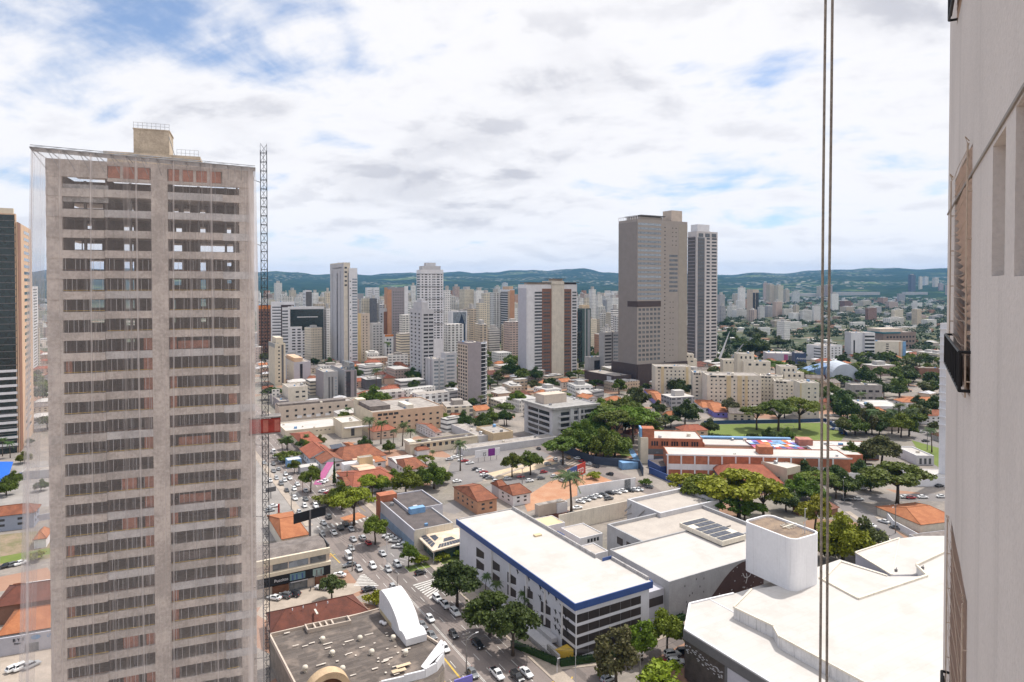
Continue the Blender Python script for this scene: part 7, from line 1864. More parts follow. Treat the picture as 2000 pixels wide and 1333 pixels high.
for i, (x0, x1, lb) in enumerate(((1605.5, 1609.0, 'left one of the two taut beige ropes hanging down in front of the city'), (1618.5, 1622.5, 'right one of the two taut beige ropes hanging down in front of the city'))):
    b = MB(); Y = 3.4; pts = []
    base = Vector(((x0 + 1.7 - 1000) / FPX * Y, Y, 0))
    pts = [base + Vector((.0025 * math.sin(z * 1.7 + i), 0, z)) for z in [CAM_H - 8 + k * .5 for k in range(34)]]
    b.tube(pts, .0068, 8); tag(b.build('rope', mat('rope_fibre', (.46, .40, .33), .9, .3, 40.0, bump=.6, fine=180), smooth=True), lb, 'rope')
# ------------------------------------------------------------------ cars
def paint():
    m = bpy.data.materials.new('car_paint'); m.use_nodes = True
    t = NT(m.node_tree); b = m.node_tree.nodes['Principled BSDF']
    m.node_tree.links.new(t.n('ShaderNodeObjectInfo').outputs['Color'], b.inputs['Base Color'])
    b.inputs['Roughness'].default_value = .32; b.inputs['Coat Weight'].default_value = .6; b.inputs['Coat Roughness'].default_value = .08
    return m
m_paint = paint(); m_tyre = mat('tyre_rubber', (.015, .015, .016), .9, .2, 3); m_rim = mat('wheel_rim', (.42, .43, .45), .4, .1, 3, metal=.6)
m_lampw = mat('headlamp', (.75, .77, .8), .2, .05, 2); m_lampr = mat('tail_lamp', (.35, .015, .015), .3, .05, 2); m_cg = glass('car_glass', (.02, .022, .026), .06, .7, .2)
def car_meshes(kind):
    """body by cross sections along x (front at +x), glass panes, wheel; returns dict of meshes"""
    P = dict(hatch=(3.9, 1.70, 1.50, .90, [(-1.95, .45, .85), (-1.85, .32, .95), (-.9, .25, .98), (.75, .25, .98), (1.5, .28, .86), (1.85, .34, .72), (1.95, .45, .6)], (-1.85, -1.45, .25, .95)),
             sedan=(4.5, 1.75, 1.46, .92, [(-2.25, .45, .86), (-2.15, .32, .98), (-1.2, .25, 1.0), (.85, .25, .98), (1.7, .28, .88), (2.1, .34, .74), (2.25, .45, .6)], (-1.55, -.85, .3, 1.05)),
             suv=(4.5, 1.85, 1.72, 1.08, [(-2.25, .5, .98), (-2.18, .38, 1.1), (-1.2, .3, 1.12), (.9, .3, 1.12), (1.75, .32, 1.02), (2.12, .4, .88), (2.25, .5, .7)], (-2.12, -1.75, .35, 1.0)),
             pickup=(5.2, 1.85, 1.75, 1.06, [(-2.6, .55, 1.0), (-2.55, .42, 1.05), (-.75, .35, 1.08), (1.3, .35, 1.08), (2.1, .38, 1.0), (2.5, .45, .88), (2.6, .55, .7)], (-.75, -.45, .85, 1.4)),
             van=(4.9, 1.95, 2.3, 1.25, [(-2.45, .5, 1.2), (-2.42, .36, 1.25), (-1.2, .3, 1.27), (1.2, .3, 1.27), (1.9, .34, 1.15), (2.3, .4, .95), (2.45, .5, .75)], (-2.42, -2.3, 1.0, 1.85)))[kind]
    L, W_, Hh, belt, st, (g0, g1, g2, g3) = P; w = W_ / 2
    b = MB(); rings = []
    for x, zb, zt_ in st:
        k = 1 - .10 * (abs(x) / (L / 2)) ** 4
        rings.append([(x, -w * .80 * k, zb), (x, -w * k, zb + .14), (x, -w * k, zt_ - .16), (x, -w * .88 * k, zt_), (x, w * .88 * k, zt_), (x, w * k, zt_ - .16), (x, w * k, zb + .14), (x, w * .80 * k, zb)])
    for a_, c_ in zip(rings[:-1], rings[1:]):
        for i in range(8): j = (i + 1) % 8; b.quad([a_[i], a_[j], c_[j], c_[i]])
    b.quad(rings[0][::-1]); b.quad(rings[-1])
    zb_ = belt + .02; wb_, wt_ = w * .86, w * .70; zt_ = Hh
    B4 = [(g0, -wb_, zb_), (g3, -wb_, zb_), (g3, wb_, zb_), (g0, wb_, zb_)]; T4 = [(g1, -wt_, zt_), (g2, -wt_, zt_), (g2, wt_, zt_), (g1, wt_, zt_)]
    Ms = [(x, y * 1.0, zt_ + .03) for x, y, _ in [(g1 + .12, -wt_ * .8, 0), (g2 - .12, -wt_ * .8, 0), (g2 - .12, wt_ * .8, 0), (g1 + .12, wt_ * .8, 0)]]
    b.quad(Ms)
    for i in range(4): j = (i + 1) % 4; b.quad([B4[i], B4[j], T4[j], T4[i]]); b.quad([T4[i], T4[j], Ms[j], Ms[i]])
    if kind == 'pickup':
        b.box((-2.5, -.74, 1.07), (1.7, 0, 0), (0, 1.48, 0), (0, 0, .012), 1)
    def pane(i, j, a0, a1, b0, b1):
        V_ = [Vector(v) for v in (B4[i], B4[j], T4[j], T4[i])]
        n = (V_[1] - V_[0]).cross(V_[3] - V_[0]).normalized() * .012
        ce = sum(V_, Vector()) / 4
        if n.dot(ce - Vector(((g0 + g3) / 2, 0, ce.z))) < 0: n = -n
        f = lambda u_, v_: (V_[0].lerp(V_[1], u_)).lerp(V_[3].lerp(V_[2], u_), v_) + n
        return [f(a0, b0), f(a1, b0), f(a1, b1), f(a0, b1)]
    D = {}
    gl = {'side_window': [pane(0, 1, .06, .94, .12, .88), pane(2, 3, .06, .94, .12, .88)], 'windscreen': [pane(1, 2, .06, .94, .08, .92)], 'rear_window': [pane(3, 0, .08, .92, .15, .88)]}
    if kind == 'van': gl['side_window'] = [pane(0, 1, .70, .95, .12, .8), pane(2, 3, .05, .30, .12, .8)]
    D['body'] = b.mesh('body', [m_paint, m_tyre], smooth=False)
    far = MB()
    for k, q in gl.items():
        D[k] = []
        for p in q: g = MB(); g.quad(p); D[k].append(g.mesh(k, m_cg)); far.quad(p)
    D['windows'] = far.mesh('windows', m_cg)
    wl = MB(); r = .33 if kind in ('hatch', 'sedan') else .38
    for y0, y1, rr_, mm in ((-.1, .1, r, 0), (-.108, .108, r * .62, 1)):
        for s in range(14):
            a0, a1 = 6.2832 * s / 14, 6.2832 * (s + 1) / 14; c0, s0, c1, s1 = rr_ * math.cos(a0), rr_ * math.sin(a0), rr_ * math.cos(a1), rr_ * math.sin(a1)
            wl.quad([(c0, y0, s0), (c1, y0, s1), (c1, y1, s1), (c0, y1, s0)], mm); wl.quad([(0, y0, 0), (c1, y0, s1), (c0, y0, s0)], mm); wl.quad([(0, y1, 0), (c0, y1, s0), (c1, y1, s1)], mm)
    D['wheel'] = wl.mesh('wheel', [m_tyre, m_rim])
    fx = L / 2; z0 = st[-2][2]
    hl_ = MB(); hl_.box((fx - .22, -.17, -.07), (.24, 0, 0), (0, .34, 0), (0, 0, .13)); D['headlight'] = hl_.mesh('headlight', m_lampw)
    tl_ = MB(); tl_.box((-.04, -.12, -.12), (.14, 0, 0), (0, .24, 0), (0, 0, .26)); D['tail_light'] = tl_.mesh('tail_light', m_lampr)
    D['geo'] = (L, W_, r, z0, st[1][2]); return D
CARS = {k: car_meshes(k) for k in ('hatch', 'sedan', 'suv', 'pickup', 'van')}
CC = dict(w=((.78, .78, .77), 'white'), s=((.42, .43, .44), 'silver'), g=((.13, .135, .14), 'grey'), k=((.014, .014, .016), 'black'), r=((.33, .02, .022), 'red'), b=((.02, .07, .32), 'blue'), o=((.40, .22, .06), 'ochre'))
KN = dict(hatch='hatchback', sedan='saloon car', suv='SUV', pickup='pickup', van='van')
def car(px, py, kind, c, head, where='', grp='cars on the avenue', near=True):
    D = CARS[kind]; p = at(px, py + 1.5); L, W_, r, zf, zr = D['geo']; col, cn = CC[c]
    ang = head if not isinstance(head, str) else {'u': 120, 'd': -60, 'v': 30, 'w': 210, 'p': 165, 'q': -15}[head]
    nm = {'pickup': 'pickup_truck', 'van': 'van'}.get(kind, 'car')
    o = bpy.data.objects.new(nm, None); COL.objects.link(o); o.location = p + UPZ * (.004 if near else 0) + UPZ * .03; o.rotation_euler = (0, 0, rd(ang + RNG.uniform(-2, 2)))
    OFF[o.name] = (0, 0, 0)
    v_ = RNG.uniform(.85, 1.1); inst(D['body'], 'body', o, color=tuple(min(.85, x * v_) for x in col))
    if near:
        for k in ('windscreen', 'rear_window', 'side_window'):
            for me in D[k]: inst(me, k, o)
        for sx in (.31, -.31):
            for sy in (-1, 1): inst(D['wheel'], 'wheel', o, (sx * L, sy * (W_ / 2 - .10), r))
        if p.y < 250:
            for sy in (-1, 1): inst(D['headlight'], 'headlight', o, (0, sy * W_ * .34, zf - .04)); inst(D['tail_light'], 'tail_light', o, (-L / 2 + .0, sy * W_ * .40, zr - .14))
    else:
        inst(D['windows'], 'windows', o)
    auto(o, cn + ' ' + KN[kind] + (' ' + where if where else ''), 'car' if nm == 'car' else nm.replace('_truck', ' truck'), grp); return o
AVC = '''534 884 van w u;536 893 hatch w d;516 905 sedan s d;534 907 sedan g d;544 917 hatch s u;534 921 sedan g d;558 927 hatch w d;566 935 sedan w d;556 939 hatch w d;549 946 suv g d;581 947 sedan w d;575 956 hatch w d;560 959 sedan k d;597 959 sedan s u;576 975 suv w d;597 976 sedan g d;595 989 hatch w d;617 990 suv w d;642 1011 suv g u;632 1023 sedan s d;665 1033 suv k u;675 1026 suv k u;686 1035 sedan s d;652 1042 sedan w d;630 1045 hatch g d;690 1055 sedan s d;708 1053 suv s u;719 1062 hatch r u;686 1073 hatch s d;681 1090 van w d;683 1105 sedan g w;701 1113 hatch s d;728 1108 suv w d;747 1083 sedan s d;758 1114 hatch s d;720 1153 sedan k v;776 1105 suv s d;821 1121 hatch k v;768 1150 hatch s d;840 1211 hatch w d;825 1224 sedan g d;843 1244 sedan g d;886 1242 hatch k d;933 1262 suv k d;869 1269 hatch w d;923 1318 sedan g d;971 1320 pickup w d;1010 1326 suv k d;1028 1317 sedan w d;540 935 hatch s d;566 905 hatch w d;548 902 sedan s d;528 940 hatch w d;585 1002 hatch s d'''
for q in AVC.split(';'):
    x, y, k, c, h = q.split(); car(float(x), float(y), k, c, h, 'on the avenue')
for q in '627 943 w;633 940 w;631 961 w;641 964 r;646 972 w;655 978 g;648 982 k'.split(';'):
    x, y, c = q.split(); car(float(x), float(y), 'sedan', c, 'p', 'parked by the tiled houses', 'cars parked by the tiled houses')
for q in '854 1172 suv w;869 1184 pickup w;889 1199 suv w'.split(';'):
    x, y, k, c = q.split(); car(float(x), float(y), k, c, 'd', 'parked at the kerb below the white block', 'cars parked along the kerb')
for q in '536 1170 sedan w;556 1166 suv g;573 1163 suv k;629 1150 suv w;663 1125 sedan w;534 990 sedan w;528 998 hatch s'.split(';'):
    x, y, k, c = q.split(); car(float(x), float(y), k, c, 'p' if float(y) > 1100 else 'v', 'parked on the shop forecourt', 'cars parked on forecourts')
for q in '758 1049 w;764 1053 w;771 1058 w;777 1069 w;788 1054 g;795 1062 w'.split(';'):
    x, y, c = q.split(); car(float(x), float(y), 'sedan', c, 175, 'parked beside the dark roofed hall', 'cars parked beside the dark roofed hall')
car(911, 1095, 'sedan', 'w', 'v', 'parked under the pavilion', 'cars parked on forecourts'); car(1188, 1329, 'hatch', 's', 30, 'in the side street below the hedge', 'cars in the side street')
for q in '1313 1281 suv w;1321 1297 suv w;1336 1275 hatch k;1300 1300 hatch r'.split(';'):
    x, y, k, c = q.split(); car(float(x), float(y), k, c, 10, 'parked beside the dark mall front', 'cars in the side street')
for q in '888 894 w;896 892 w;902 899 w;908 901 r;918 905 w;930 917 k;938 920 w;945 923 r;946 928 w;951 932 k;957 935 g;893 941 w;878 898 s'.split(';'):
    x, y, c = q.split(); car(float(x), float(y), 'sedan', c, 25, 'in the grey car park', 'cars in the grey car park')
for q in '969 941 w 20;992 936 s 20;1017 932 r 20;1062 923 r 20;1035 940 w 20;1057 935 g 20;1083 931 w 20;1098 940 w 130;1085 898 w 110;1098 901 s 110;1110 895 o 110;1127 896 w 140;1135 902 r 140;1149 907 w 150;1164 912 k 150;1191 927 k 150;1052 877 k 110;1257 945 w 140;1268 952 g 140;1070 907 s 20'.split(';'):
    x, y, c, h = q.split(); car(float(x), float(y), 'hatch', c, float(h), 'on the curving side street', 'cars on the curving side street')
car(1168, 905, 'van', 'b', 150, 'against the navy wall', 'cars on the curving side street')
for q in '1134 981 w;1145 977 w;1156 973 s;1167 970 w;1179 967 g;1192 964 k;1205 963 w;1217 960 w;1230 959 k;1240 958 w;1248 957 s'.split(';'):
    x, y, c = q.split(); car(float(x), float(y), 'sedan', c, -35, 'in the row before the white mural wall', 'cars parked before the mural wall')
car(1189, 975, 'suv', 'g', 25, 'across the row before the white mural wall', 'cars parked before the mural wall'); car(1128, 993, 'sedan', 'w', 20, 'near the coconut palm', 'cars parked before the mural wall'); car(1117, 1004, 'sedan', 'k', 150, 'near the coconut palm', 'cars parked before the mural wall')
for q in '1654 977 k 0;1677 976 w 0;1769 972 w 0;1779 973 r 0;1802 972 w 0;1839 971 w 0;1726 1020 w 125;1749 1032 g 125;1712 1038 k 125;1726 1054 w 125;1700 1028 w 125;1827 940 w 20;1835 950 k 20;1838 938 k 20;1700 952 w 20;1685 955 w 20;1800 844 w 0;1818 847 w 0;1808 862 k 0;1735 816 w 10;1722 814 w 10;1580 990 s 10;1565 992 w 10'.split(';'):
    x, y, c, h = q.split(); car(float(x), float(y), 'sedan', c, float(h), 'by the trees on the right', 'cars on the right hand streets')
rcar = random.Random(31)
for (x0, y0, x1, y1, n_, h) in ((1612, 812, 1640, 812, 4, 20), (1616, 826, 1642, 828, 5, 20), (1622, 838, 1648, 840, 5, 20), (1738, 757, 1775, 757, 6, 60), (1735, 763, 1782, 764, 7, 60), (784, 775, 806, 772, 5, 60), (1640, 845, 1652, 848, 2, 20), (40, 930, 62, 927, 2, 10), (5, 1022, 70, 1008, 3, 60), (8, 1108, 48, 1100, 3, 60), (20, 1310, 70, 1300, 3, 60)):
    for k in range(n_):
        f_ = (k + .5) / n_; car(x0 + (x1 - x0) * f_ + rcar.uniform(-.6, .6), y0 + (y1 - y0) * f_, rcar.choice(('hatch', 'sedan', 'suv')), rcar.choice('wwwsskgbb'), h, 'in the far car lot', 'cars in far lots', near=False)
# motorbikes
def bike(px, py, lb, ang):
    p = at(px, py); o = bpy.data.objects.new('motorbike', None); COL.objects.link(o); o.location = p + UPZ * .03; o.rotation_euler = (0, 0, rd(ang)); OFF[o.name] = (0, 0, 0); tag(o, lb, 'motorbike')
    for x in (-.62, .62): b = MB(); b.tube([(x, -.05, .31), (x, .05, .31)], .31, 12); b.build('wheel', m_tyre, o)
    b = MB(); b.tube([(-.6, 0, .35), (-.3, 0, .75), (.2, 0, .85), (.5, 0, .95)], [.08, .13, .16, .08], 6); b.tube([(.62, 0, .31), (.45, 0, 1.0)], .04, 5); b.build('frame', m_dgrey, o)
    b = MB(); b.tube([(-.6, 0, .80), (.05, 0, .84)], [.12, .14], 6); b.build('seat', m_black, o); b = MB(); b.tube([(.42, -.35, 1.05), (.45, .35, 1.05)], .025, 5); b.build('handlebar', m_steel, o)
bike(607, 1153, 'dark motorbike standing alone on the shop forecourt', 100); bike(1257, 1326, 'motorbike parked near the lamp post by the palm bush at the bottom', 30)

# ------------------------------------------------------------------ poles, lamps, wires
m_pole = mat('concrete_pole', (.24, .22, .20), .9, .3, 1.5)
TOPS = {}
def pole(px, py, top, lb, arms=2, lamp=None, name='utility_pole', m=None, r=.16):
    p = at(px, py); k = p.y / ray(px, top).y; h = CAM_H + ray(px, top).z * k; th = thing(name, lb, 'pole' if not lamp or arms else 'street lamp', p)
    b = MB(); b.tube([p, p + UPZ * h], [r * 1.2, r * .75], 8); b.build('post', m or m_pole, th)
    ca, cb = GV, GU
    for i in range(arms): b = MB(); z = h - .35 - i * .8; b.box(p - ca * 1.0 - cb * .06 + UPZ * z, ca * 2.0, cb * .12, UPZ * .12); b.build('crossarm', m_pole, th)
    if arms: b = MB(); [b.lathe(p + ca * x + UPZ * (h - .23), [(.07, 0), (.09, .1), (.05, .22)], 6) for x in (-.9, 0, .9)]; b.build('insulators', m_white, th)
    if lamp:
        dx = lamp; z = h * .82 if arms else h; a_ = p + UPZ * z; e = a_ + GV * dx + UPZ * 1.1
        b = MB(); b.tube([a_, a_.lerp(e, .6) + UPZ * .25, e], .05, 5); b.build('lamp_arm', m_lgrey, th); b = MB(); b.tube([e - GV * .1 * (1 if dx > 0 else -1), e + GV * .7 * (1 if dx > 0 else -1)], [.14, .10], 6); b.build('lamp_head', m_white, th)
    TOPS[(px, py)] = p + UPZ * (h - .2); return th
pole(911, 1316, 1236, 'concrete power pole with two crossarms and a lamp rising before the avenue', 3, 2.6)
pole(688, 1116, 1062, 'power pole with long lamp arm at the corner of the paved forecourt', 1, 2.2); pole(569, 996, 962, 'power pole with thin crossarm beside the lanes left of the street trees', 1)
pole(756, 1112, 1040, 'pale thin pole in front of the dark roofed hall', 0, None, 'lamp_post', m_lgrey, .12); pole(776, 1155, 1126, 'short pole with a small signal head behind the white arch', 0, None, 'signal_post', m_dgrey, .1)
pole(529, 955, 926, 'lamp post with round white head near the hoist mast', 0, .8, 'lamp_post', m_dgrey, .1); pole(1250, 1345, 1277, 'power pole with crossarms next to the bright bush at the bottom', 2, -2.8); pole(1749, 1042, 985, 'power pole with a lamp at the white graffiti corner wall', 1, -1.6); pole(1604, 962, 868, 'tall dark green pole just left of the hanging ropes', 0, None, 'flag_pole', mat('bottle_green_pole', (.012, .045, .025), .6, .1, 1), .34)
pole(1647, 978, 938, 'thin grey lamp post behind the trees right of the ropes', 0, .7, 'lamp_post', m_lgrey, .1); pole(1154, 900, 868, 'grey pole against the dense wood by the navy wall', 1, None); pole(1020, 945, 915, 'thin pole between the two round trees and the bare lot', 1, None); pole(1811, 880, 832, 'dark pole on the lawn strip near the right edge', 1, None); pole(1124, 1333, 1270, 'thin white post at the hedge corner on the pavement', 0, None, 'lamp_post', m_lgrey, .07); pole(1088, 1315, 1296, 'short white bollard lamp on the pavement corner by the hedge', 0, .2, 'lamp_post', m_white, .09); pole(591, 962, 930, 'rust coloured post by the lane trees', 0, None, 'lamp_post', m_rust, .12); pole(1029, 1306, 1280, 'small dark signal post on the avenue pavement by the hedge', 0, None, 'signal_post', m_dgrey, .08)
wi = MB()
def wire(a, c, sag=1.2, n=3):
    for k in range(n):
        o = GV * ((k - 1) * .9); pts = [a.lerp(c, i / 14) + o - UPZ * sag * 4 * (i / 14) * (1 - i / 14) for i in range(15)]; wi.tube(pts, .022, 3, cap=False)
T_k = list(TOPS.values()); wire(TOPS[(911, 1316)], TOPS[(1250, 1345)], 1.0); wire(TOPS[(911, 1316)], TOPS[(688, 1116)], 1.6); wire(TOPS[(688, 1116)], TOPS[(569, 996)], 1.6); wire(TOPS[(911, 1316)], at(1040, 1262, 8.5), .6); wire(at(1040, 1262, 8.5), TOPS[(1250, 1345)] + GU * 3, .8); wire(TOPS[(1250, 1345)], at(1370, 1225, 9), .7, 2)
tag(wi.build('power_lines', m_black), 'black power lines strung between the poles along the avenue and side street', 'power line')
b = MB(); b.box(at(543, 1007), GV * .7, GU * .4, UPZ * 4.6); tag(b.build('totem', m_red), 'slim red totem standing on a small green bed beside the lanes', 'sign')
b = MB(); b.box(at(887, 1368) - GU * .2, GV * 4.6, GU * .3, UPZ * 4.6); tag(b.build('sign_board', m_violet), 'violet blue sign board at the bottom edge by the avenue', 'sign')
for x, lb in ((1531, 'white goal frame at the back of the sports field'),):
    b = MB(); A = at(1532, 838); e = dirv(95); b.tube([A, A + UPZ * 2.4, A + e * 6 + UPZ * 2.4, A + e * 6], .1, 5); b.tube([A + UPZ * 2.4, A + dirv(5) * 1.5], .06, 4); b.tube([A + e * 6 + UPZ * 2.4, A + e * 6 + dirv(5) * 1.5], .06, 4); tag(b.build('goal', m_white), lb, 'goal')
b = MB()
for p, q in (((1375, 829), (1560, 826)), ((1560, 826), (1612, 824)), ((1612, 824), (1655, 852))): bar(at(*p), at(*q), 0, 2.4, .12)
tag(b.build('field_fence', mat('blue_mesh_fence', (.04, .08, .18), .7, .3, 1.0)), 'dark blue fence round the far side of the sports field', 'fence')

# ------------------------------------------------------------------ trees one can tell apart
GR = 'street and garden trees'
for q in '''round 893 1186 1092 3 1;round_b 957 1244 1150 3 1.05;round 1002 1281 1168 3 .9;tall 1203 1338 1216 5 .95;tall 1254 1290 1206 2 .95;round_b 1303 1280 1190 2 .85;umbrella 691 1027 954 4 .85;round 733 1064 1002 2 .9;round_b 798 1109 1058 1 .75;round 648 1174 1118 5 .95;round 607 962 906 2 .8;round_b 575 925 897 1 .9;dense 668 996 936 2 .8;umbrella_b 726 974 926 4 .85;dense 793 968 908 2 .95;dense 848 955 900 1 .95;umbrella_b 831 912 890 2 1.2;tall 600 882 858 2 1;round 588 880 856 3 1;dense 905 838 800 3 .9;dense 958 832 795 1 1;round 985 832 798 3 .9;dense 731 803 750 1 1.1;dense 806 748 716 3 1;dense 1000 738 700 3 1;dense 645 722 697 3 1;round 1000 932 881 1 .85;round_b 1036 928 879 1 1.05;umbrella 1099 908 854 1 1;dense 1148 893 815 1 .8;dense 1180 902 832 1 .85;umbrella 1205 874 800 1 .9;umbrella_b 1235 868 792 2 1;umbrella 1172 846 786 2 1;round 1216 842 772 1 .9;dense 1250 800 755 3 1;round 1238 786 754 3 1;dense 1160 868 800 1 .9;dense 1317 772 722 3 1;round 1334 782 740 3 .9;dense 1338 832 776 3 .85;round_b 1425 814 776 5 1;umbrella 1478 840 792 2 1;umbrella_b 1520 842 780 1 .9;umbrella 1562 840 776 2 .9;bush 1400 865 846 3 1;bush 1420 865 848 2 1;dense 1500 866 832 3 .8;dense 1538 868 834 1 .9;bush 1470 866 846 3 1;dense 1432 928 885 3 1.1;umbrella 1338 990 924 4 .85;umbrella_b 1380 1008 928 2 .95;umbrella 1442 1022 920 4 1.05;umbrella_b 1492 1014 936 4 .9;umbrella 1400 1025 962 1 .9;umbrella_b 1455 1030 976 1 1;dense 1572 940 898 3 1.1;umbrella 1598 966 920 2 1.1;dense 1650 968 918 3 1.1;umbrella_b 1632 975 930 1 1;round 1722 914 848 5 1.15;dense 1690 905 860 1 .8;umbrella 1752 987 905 1 1.1;round 1592 1042 962 4 .9;dense 1645 1096 996 4 .95;dense 1690 1094 1008 5 .9;dense 1605 1095 1040 1 1;dense 1692 847 797 5 1;dense 1655 824 770 3 .9;round 1648 850 812 5 1;dense 1735 838 800 1 1;dense 1718 850 815 3 1;round 1760 855 805 2 1;dense 1790 800 770 3 1;dense 1760 765 730 1 1;dense 1690 752 712 3 .9;round 1720 742 715 1 1.1;dense 1475 700 650 3 1;umbrella 1515 735 705 1 1.2;round 1655 792 760 3 1;dense 1820 770 742 1 1.3;dense 25 948 918 1 1;round 58 872 855 3 1;dense 1425 665 640 3 1;dense 1440 680 655 1 1;round 1500 720 700 2 1.2;dense 1130 800 775 2 1.1;round 1010 800 760 2 .9;dense 695 740 715 3 1;round 560 878 852 3 1;bush 735 1182 1155 4 1;bush 1292 1345 1298 4 1.2;bush 1175 1322 1305 2 1;bush 1395 1172 1148 2 1;bush 1262 950 935 1 1;bush 1160 935 922 4 1.4;bush 820 1103 1085 4 1.2;bush 860 1096 1080 4 1.2;bush 546 1012 1003 2 1.4;bush 905 1088 1070 2 1.1;dense 1110 885 838 1 1.2;dense 1128 870 822 2 1.2;dense 1165 895 842 1 1.3;dense 1200 893 838 1 1.3;umbrella 1190 850 792 1 1.2;dense 1222 850 796 3 1.2;dense 1196 830 780 1 1.2;dense 1225 815 770 1 1.2;dense 1175 815 775 2 1.2;round 1262 845 808 3 1.1;dense 1300 835 808 3 1.2;dense 1150 850 805 2 1.3;dense 1285 810 780 3 1;dense 1385 850 815 3 1;dense 770 945 915 2 1.2;dense 820 950 910 1 1.1;dense 865 945 912 1 1;dense 745 960 925 2 1;bush 560 900 882 1 1.6;dense 12 968 930 1 1;dense 48 905 880 2 1.1;bush 70 1095 1078 4 1.3;dense 80 960 935 3 1;bush 40 1250 1236 1 1.2;bush 640 985 965 2 1.6;dense 700 985 950 2 .8;dense 625 870 848 1 1;dense 760 885 858 1 .9;dense 712 880 850 3 .9;round 820 880 858 2 1;dense 895 812 780 3 1;dense 940 845 805 3 1.1;dense 1045 745 715 3 1;round 870 830 805 2 1;dense 1585 985 935 1 1.1;dense 1560 975 925 2 1;dense 1535 1000 950 3 1;dense 1700 830 785 3 1.1;dense 1670 850 808 1 1.2;dense 1780 835 792 1 1.2;dense 1830 815 770 3 1.2;dense 1715 775 735 3 1.2;dense 1770 745 712 3 1.2;dense 1640 800 758 3 1.2;dense 1625 775 745 1 1;dense 1680 935 895 3 1.1;dense 1665 905 860 1 1;dense 1700 960 915 1 1.1;round 1630 945 905 3 1.1;dense 1550 745 718 3 1.3;dense 1450 690 660 3 1.3;dense 1520 680 655 3 1.3;dense 1600 655 635 3 1.5;dense 1480 665 640 3 1.5;dense 1420 640 622 3 1.5'''.split(';'):
    k, x, y, t_, c, w_ = q.split(); cc_ = (None, G1, G2, G3, G4, G5)[int(c)]
    ds = {'1': 'green', '2': 'mid green', '3': 'dark green', '4': 'yellow green', '5': 'olive green'}[c]; sh = {'round': 'round crowned tree', 'round_b': 'round crowned tree', 'umbrella': 'flat topped tree', 'umbrella_b': 'flat topped tree', 'dense': 'dense bushy tree', 'tall': 'slender tree', 'bush': 'low bush'}[k]
    tree(k, float(x), float(y), float(t_), cc_, wide=float(w_), desc=ds + ' ' + sh, group=GR if k != 'bush' else 'bushes', cat='tree' if k != 'bush' else 'bush', name='tree' if k != 'bush' else 'bush')
for q in '899 920 862;722 866 815;744 868 820;786 872 825;802 878 836;768 870 838;562 892 850;552 892 856;938 802 772;957 802 770;1402 794 762;1398 794 768;680 826 795;670 828 803;598 800 782;1655 770 745;1683 804 766;1755 846 788;1776 850 796;1742 848 800;1820 884 836;1703 850 800;1565 742 716;1590 745 712;1652 800 772;5 892 856;20 895 862;948 1165 1122;972 1182 1136;1022 1205 1152;1034 1212 1165;600 872 848;1572 740 720;845 906 880;735 764 720;757 700 668'.split(';'):
    x, y, t_ = q.split(); tree('palm' if int(x) % 2 else 'palm_b', float(x), float(y), float(t_), GPALM, wide=1.0, desc='fan palm with arching fronds', cat='palm', group='palms', name='palm_tree')
tree('palm_b', 1116, 1005, 922, (.06, .085, .025), 'tall coconut palm with drooping fronds in front of the white mural wall', 'palm', 1.25, 'palms', 'palm_tree')
tree('cypress', 653, 948, 892, G3, 'thin dark cypress spire beside the pink slanting wall', 'tree', .8, None, 'cypress_tree')
tree('cypress', 678, 950, 918, G3, 'short cypress in front of the white tiled house wing', 'tree', .8, None, 'cypress_tree')
# ------------------------------------------------------------------ the rest of the city: towers, houses and trees farther off
FM = [facade('facade_small', 3.0, 3.0, (.28, .72), (.34, .74)), facade('facade_band', 3.1, 40.0, (0, 1), (.35, .72)), facade('facade_pair', 3.0, 4.4, (.12, .80), (.35, .75)), facade('facade_slim', 3.0, 2.1, (.3, .62), (.25, .8)), facade('facade_balc', 3.1, 5.2, (.10, .62), (.30, .92), (.10, .09, .085))]
PAL = [((.80, .78, .75), 'white'), ((.76, .73, .68), 'off white'), ((.70, .62, .49), 'cream'), ((.60, .50, .38), 'beige'), ((.42, .41, .42), 'grey'), ((.24, .12, .085), 'brick brown'), ((.50, .30, .20), 'terracotta'), ((.12, .12, .135), 'dark grey'), ((.55, .42, .36), 'pinkish')]
CI = dict(W=0, O=1, C=2, B=3, G=4, R=5, T=6, D=7, P=8)
m_wtop = mat('far_roof', (.45, .43, .41), .9, .2, .2)
def far_tower(xl, xr, yt, yb, ci, fm, a=None, cat='tower', rb=True, desc=None):
    a = a if a is not None else RNG.choice((60, 60, 72, 48))
    xn = xl + (xr - xl) * RNG.uniform(.15, .45); f_ = frame(xn, yt, yb, xl, xr, a)
    f_.LL = min(f_.LL, 26); f_.LR = min(f_.LR, 60)
    col, cn = PAL[ci]; b = MB(); b.box(f_.O, f_.eR * f_.LR, f_.eL * f_.LL, UPZ * f_.h, 0, 1, True)
    if rb: q = f_.sub(f_.LL * .2, f_.LL * .7, f_.LR * .25, f_.LR * .7, f_.h, f_.h + min(6, f_.h * .12)); b.box(q.O + UPZ * .01, q.eR * q.LR, q.eL * q.LL, UPZ * q.h, 1)
    o = bpy.data.objects.new('tower_block' if cat == 'tower' else 'low_block', b.mesh('tower_block', [FM[fm], m_wtop], tuple(f_.O))); COL.objects.link(o); o.location = f_.O
    k = RNG.uniform(.9, 1.08); o.color = (min(.85, col[0] * k), min(.85, col[1] * k), min(.85, col[2] * k), 1); OFF[o.name] = tuple(f_.O)
    auto(o, desc or ('distant ' + cn + (' tower block' if cat == 'tower' else ' low block')), cat, 'distant tower blocks' if cat == 'tower' else 'distant low blocks'); return o
